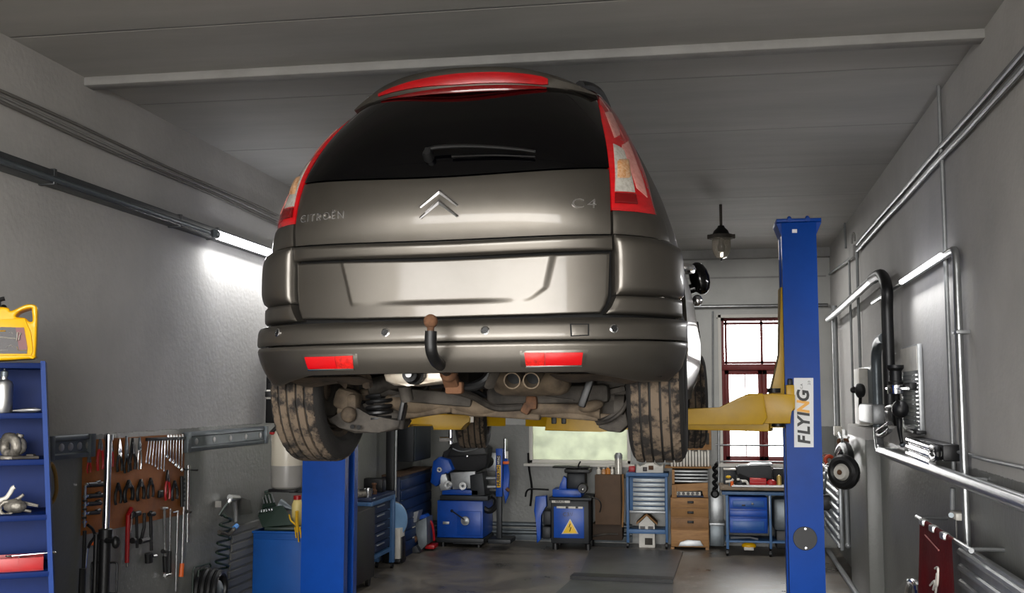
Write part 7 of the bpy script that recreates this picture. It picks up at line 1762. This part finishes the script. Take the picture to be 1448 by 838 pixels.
# radiators
def radiator(name, label, y0, y1, z0, z1, off, n):
    t = thing(name, label, 'radiator', (XR((y0 + y1) / 2) - off, (y0 + y1) / 2, z0))
    ym = (y0 + y1) / 2
    MB().box((XR(ym) - off, ym, (z0 + z1) / 2), (.035, y1 - y0, z1 - z0), rz=-.03, bev=.008).build('panel', M_RAD, t)
    for k in range(n):
        z = z0 + (z1 - z0) * (k + .55) / n
        MB().cyl((XR(y0 + .03) - off - .018, y0 + .03, z), (XR(y1 - .03) - off - .018, y1 - .03, z), (z1 - z0) / n * .26, seg=10).build('rib', M_RAD, t)
    return t
a, b = wr(1178, 690, .16), wr(1218, 690, .16)
ry0 = wr(1220, 700, .16).y; ry1 = wr(1182, 690, .16).y
zr1, zr0 = wr(1185, 672, .16).z, wr(1218, 778, .16).z
R1 = radiator('radiator', 'grey ribbed panel radiator on the right wall just behind the right lift column', 9.95 + .82, 12.3, .30, 1.05, .18, 9)
t = thing('radiator_lever', 'long grey lever bar hanging at the near end of the far radiator', 'bar', wr(1230, 760)); MB().tube([V((XR(10.72) - .13, 10.74, 1.03)), V((XR(10.72) - .13, 10.72, .36))], .022, 8).build('bar', M_RAD, t); MB().sphere(V((XR(10.72) - .13, 10.72, .36)), .03).build('end', M_RAD, t)
R2 = radiator('radiator', 'light grey ribbed panel radiator low at the bottom right corner', 3.6, wr(1362, 776, .10).y, .45, wr(1400, 793, .10).z, .10, 8)
# air reels at the far right
t = thing('air_reel', 'black air hose reel with a pale hub on the wall above the far radiator', 'hose reel', wr(1195, 660, .2))
c = wr(1193, 667, .32); MB().torus(c, (-1, -1.2, 0), .10, .045, 24, 10).build('reel', M_BLKP, t); MB().lathe([(0, .05), (.02, .05), (.025, .06), (.055, .06), (.07, .03), (.07, -.04), (0, -.04)], c, (-1, -1.2, 0), 20).build('hub', M_WHT, t); MB().sphere(c + V((-.04, -.05, 0)), .02).build('copper_pin', M_RUST, t)
t = thing('hose_bundle', 'dark hanging hose bundle above the reel on the far right wall', 'hose', wr(1195, 640, .2)); MB().tube(spline([wr(a, b, .2) for a, b in ((1188, 655), (1187, 640), (1194, 630), (1200, 640), (1201, 655))], 5), .045, 10).build('hose', M_RUBH, t); MB().tube(spline([wr(a, b, .22) for a, b in ((1178, 654), (1184, 645), (1192, 628), (1187, 612))], 4), .014, 8).build('pipe', M_TOOLC, t)
t = thing('red_valves', 'pair of small red valve handles on the far right wall above the hose bundle', 'valve', wr(1193, 622, .15))
for px in (1189, 1197): MB().lathe([(0, 0), (.03, 0), (.032, .02), (0, .025)], wr(px, 624, .18), (-1, -1, 0), 12).build('valve_handle', M_RUST, t)
MB().tube([wr(1200, 618, .16), wr(1193, 630, .16), wr(1190, 640, .16)], .012, 8).build('pipe', M_TOOLC, t)
t = thing('orange_hook', 'orange hose clamp ring beside the right lift column, far corner', 'clamp', wr(1170, 650, .3)); c = atY(1168, 650, 11.6); MB().torus(c, (0, -1, .2), .06, .014, 24, 8, .6, 5.6).build('ring', M_TOOLC, t); MB().torus(c + V((.03, -.02, 0)), (.2, -1, 0), .04, .02, 20, 8, 0, 4).build('orange_clip', mat('red_orange', 'b5401f', .45), t); MB().cyl(c + V((.03, 0, -.04)), c + V((.03, 0, -.14)), .02).build('stem', M_RUST, t); MB().tube([c + V((0, 0, -.12)), c + V((-.02, .0, -.3)), c + V((-.02, .05, -.36))], .012, 8).build('rod', M_GREYM, t); MB().box(c + V((0, .05, -.44)), (.22, .16, .16), bev=.02).build('mount', M_BLACKM, t)
t = thing('junction_socket', 'small white junction box on the thick corner pipe', 'socket', wr(1178, 605, .09)); MB().box(V((XR(12.3) - .08, 12.0, wr(1178, 605).z)), (.08, .10, .10), bev=.01).build('box_body', M_WHT, t)
# hose on the floor
P = [atZ(a, b, .03) for a, b in ((1186, 778), (1192, 792), (1200, 803), (1212, 815), (1222, 832), (1232, 850))]
for q in P: q.x = min(q.x, XR(q.y) - .14)
o = thing('floor_hose', 'pale flat hose trailing along the floor beside the right lift column', 'hose', P[0]); MB().tube(spline(P, 5), .028, 8, flat=.7).build('hose_body', M_PIPE, o)
# chrome fitting at the bottom
t = thing('chrome_tap', 'small chrome tap and hose fitting low on the right wall left of the red cloth', 'tap', wr(1290, 830, .1)); MB().tube(spline([wr(a, b, .08) for a, b in ((1284, 845), (1286, 826), (1291, 822), (1297, 830), (1297, 845))], 4), .022, 10).build('tap_body', M_CHROME, t); MB().tube([wr(1284, 818, .08), wr(1285, 836, .08)], .012, 8).build('valve', M_TOOLC, t)
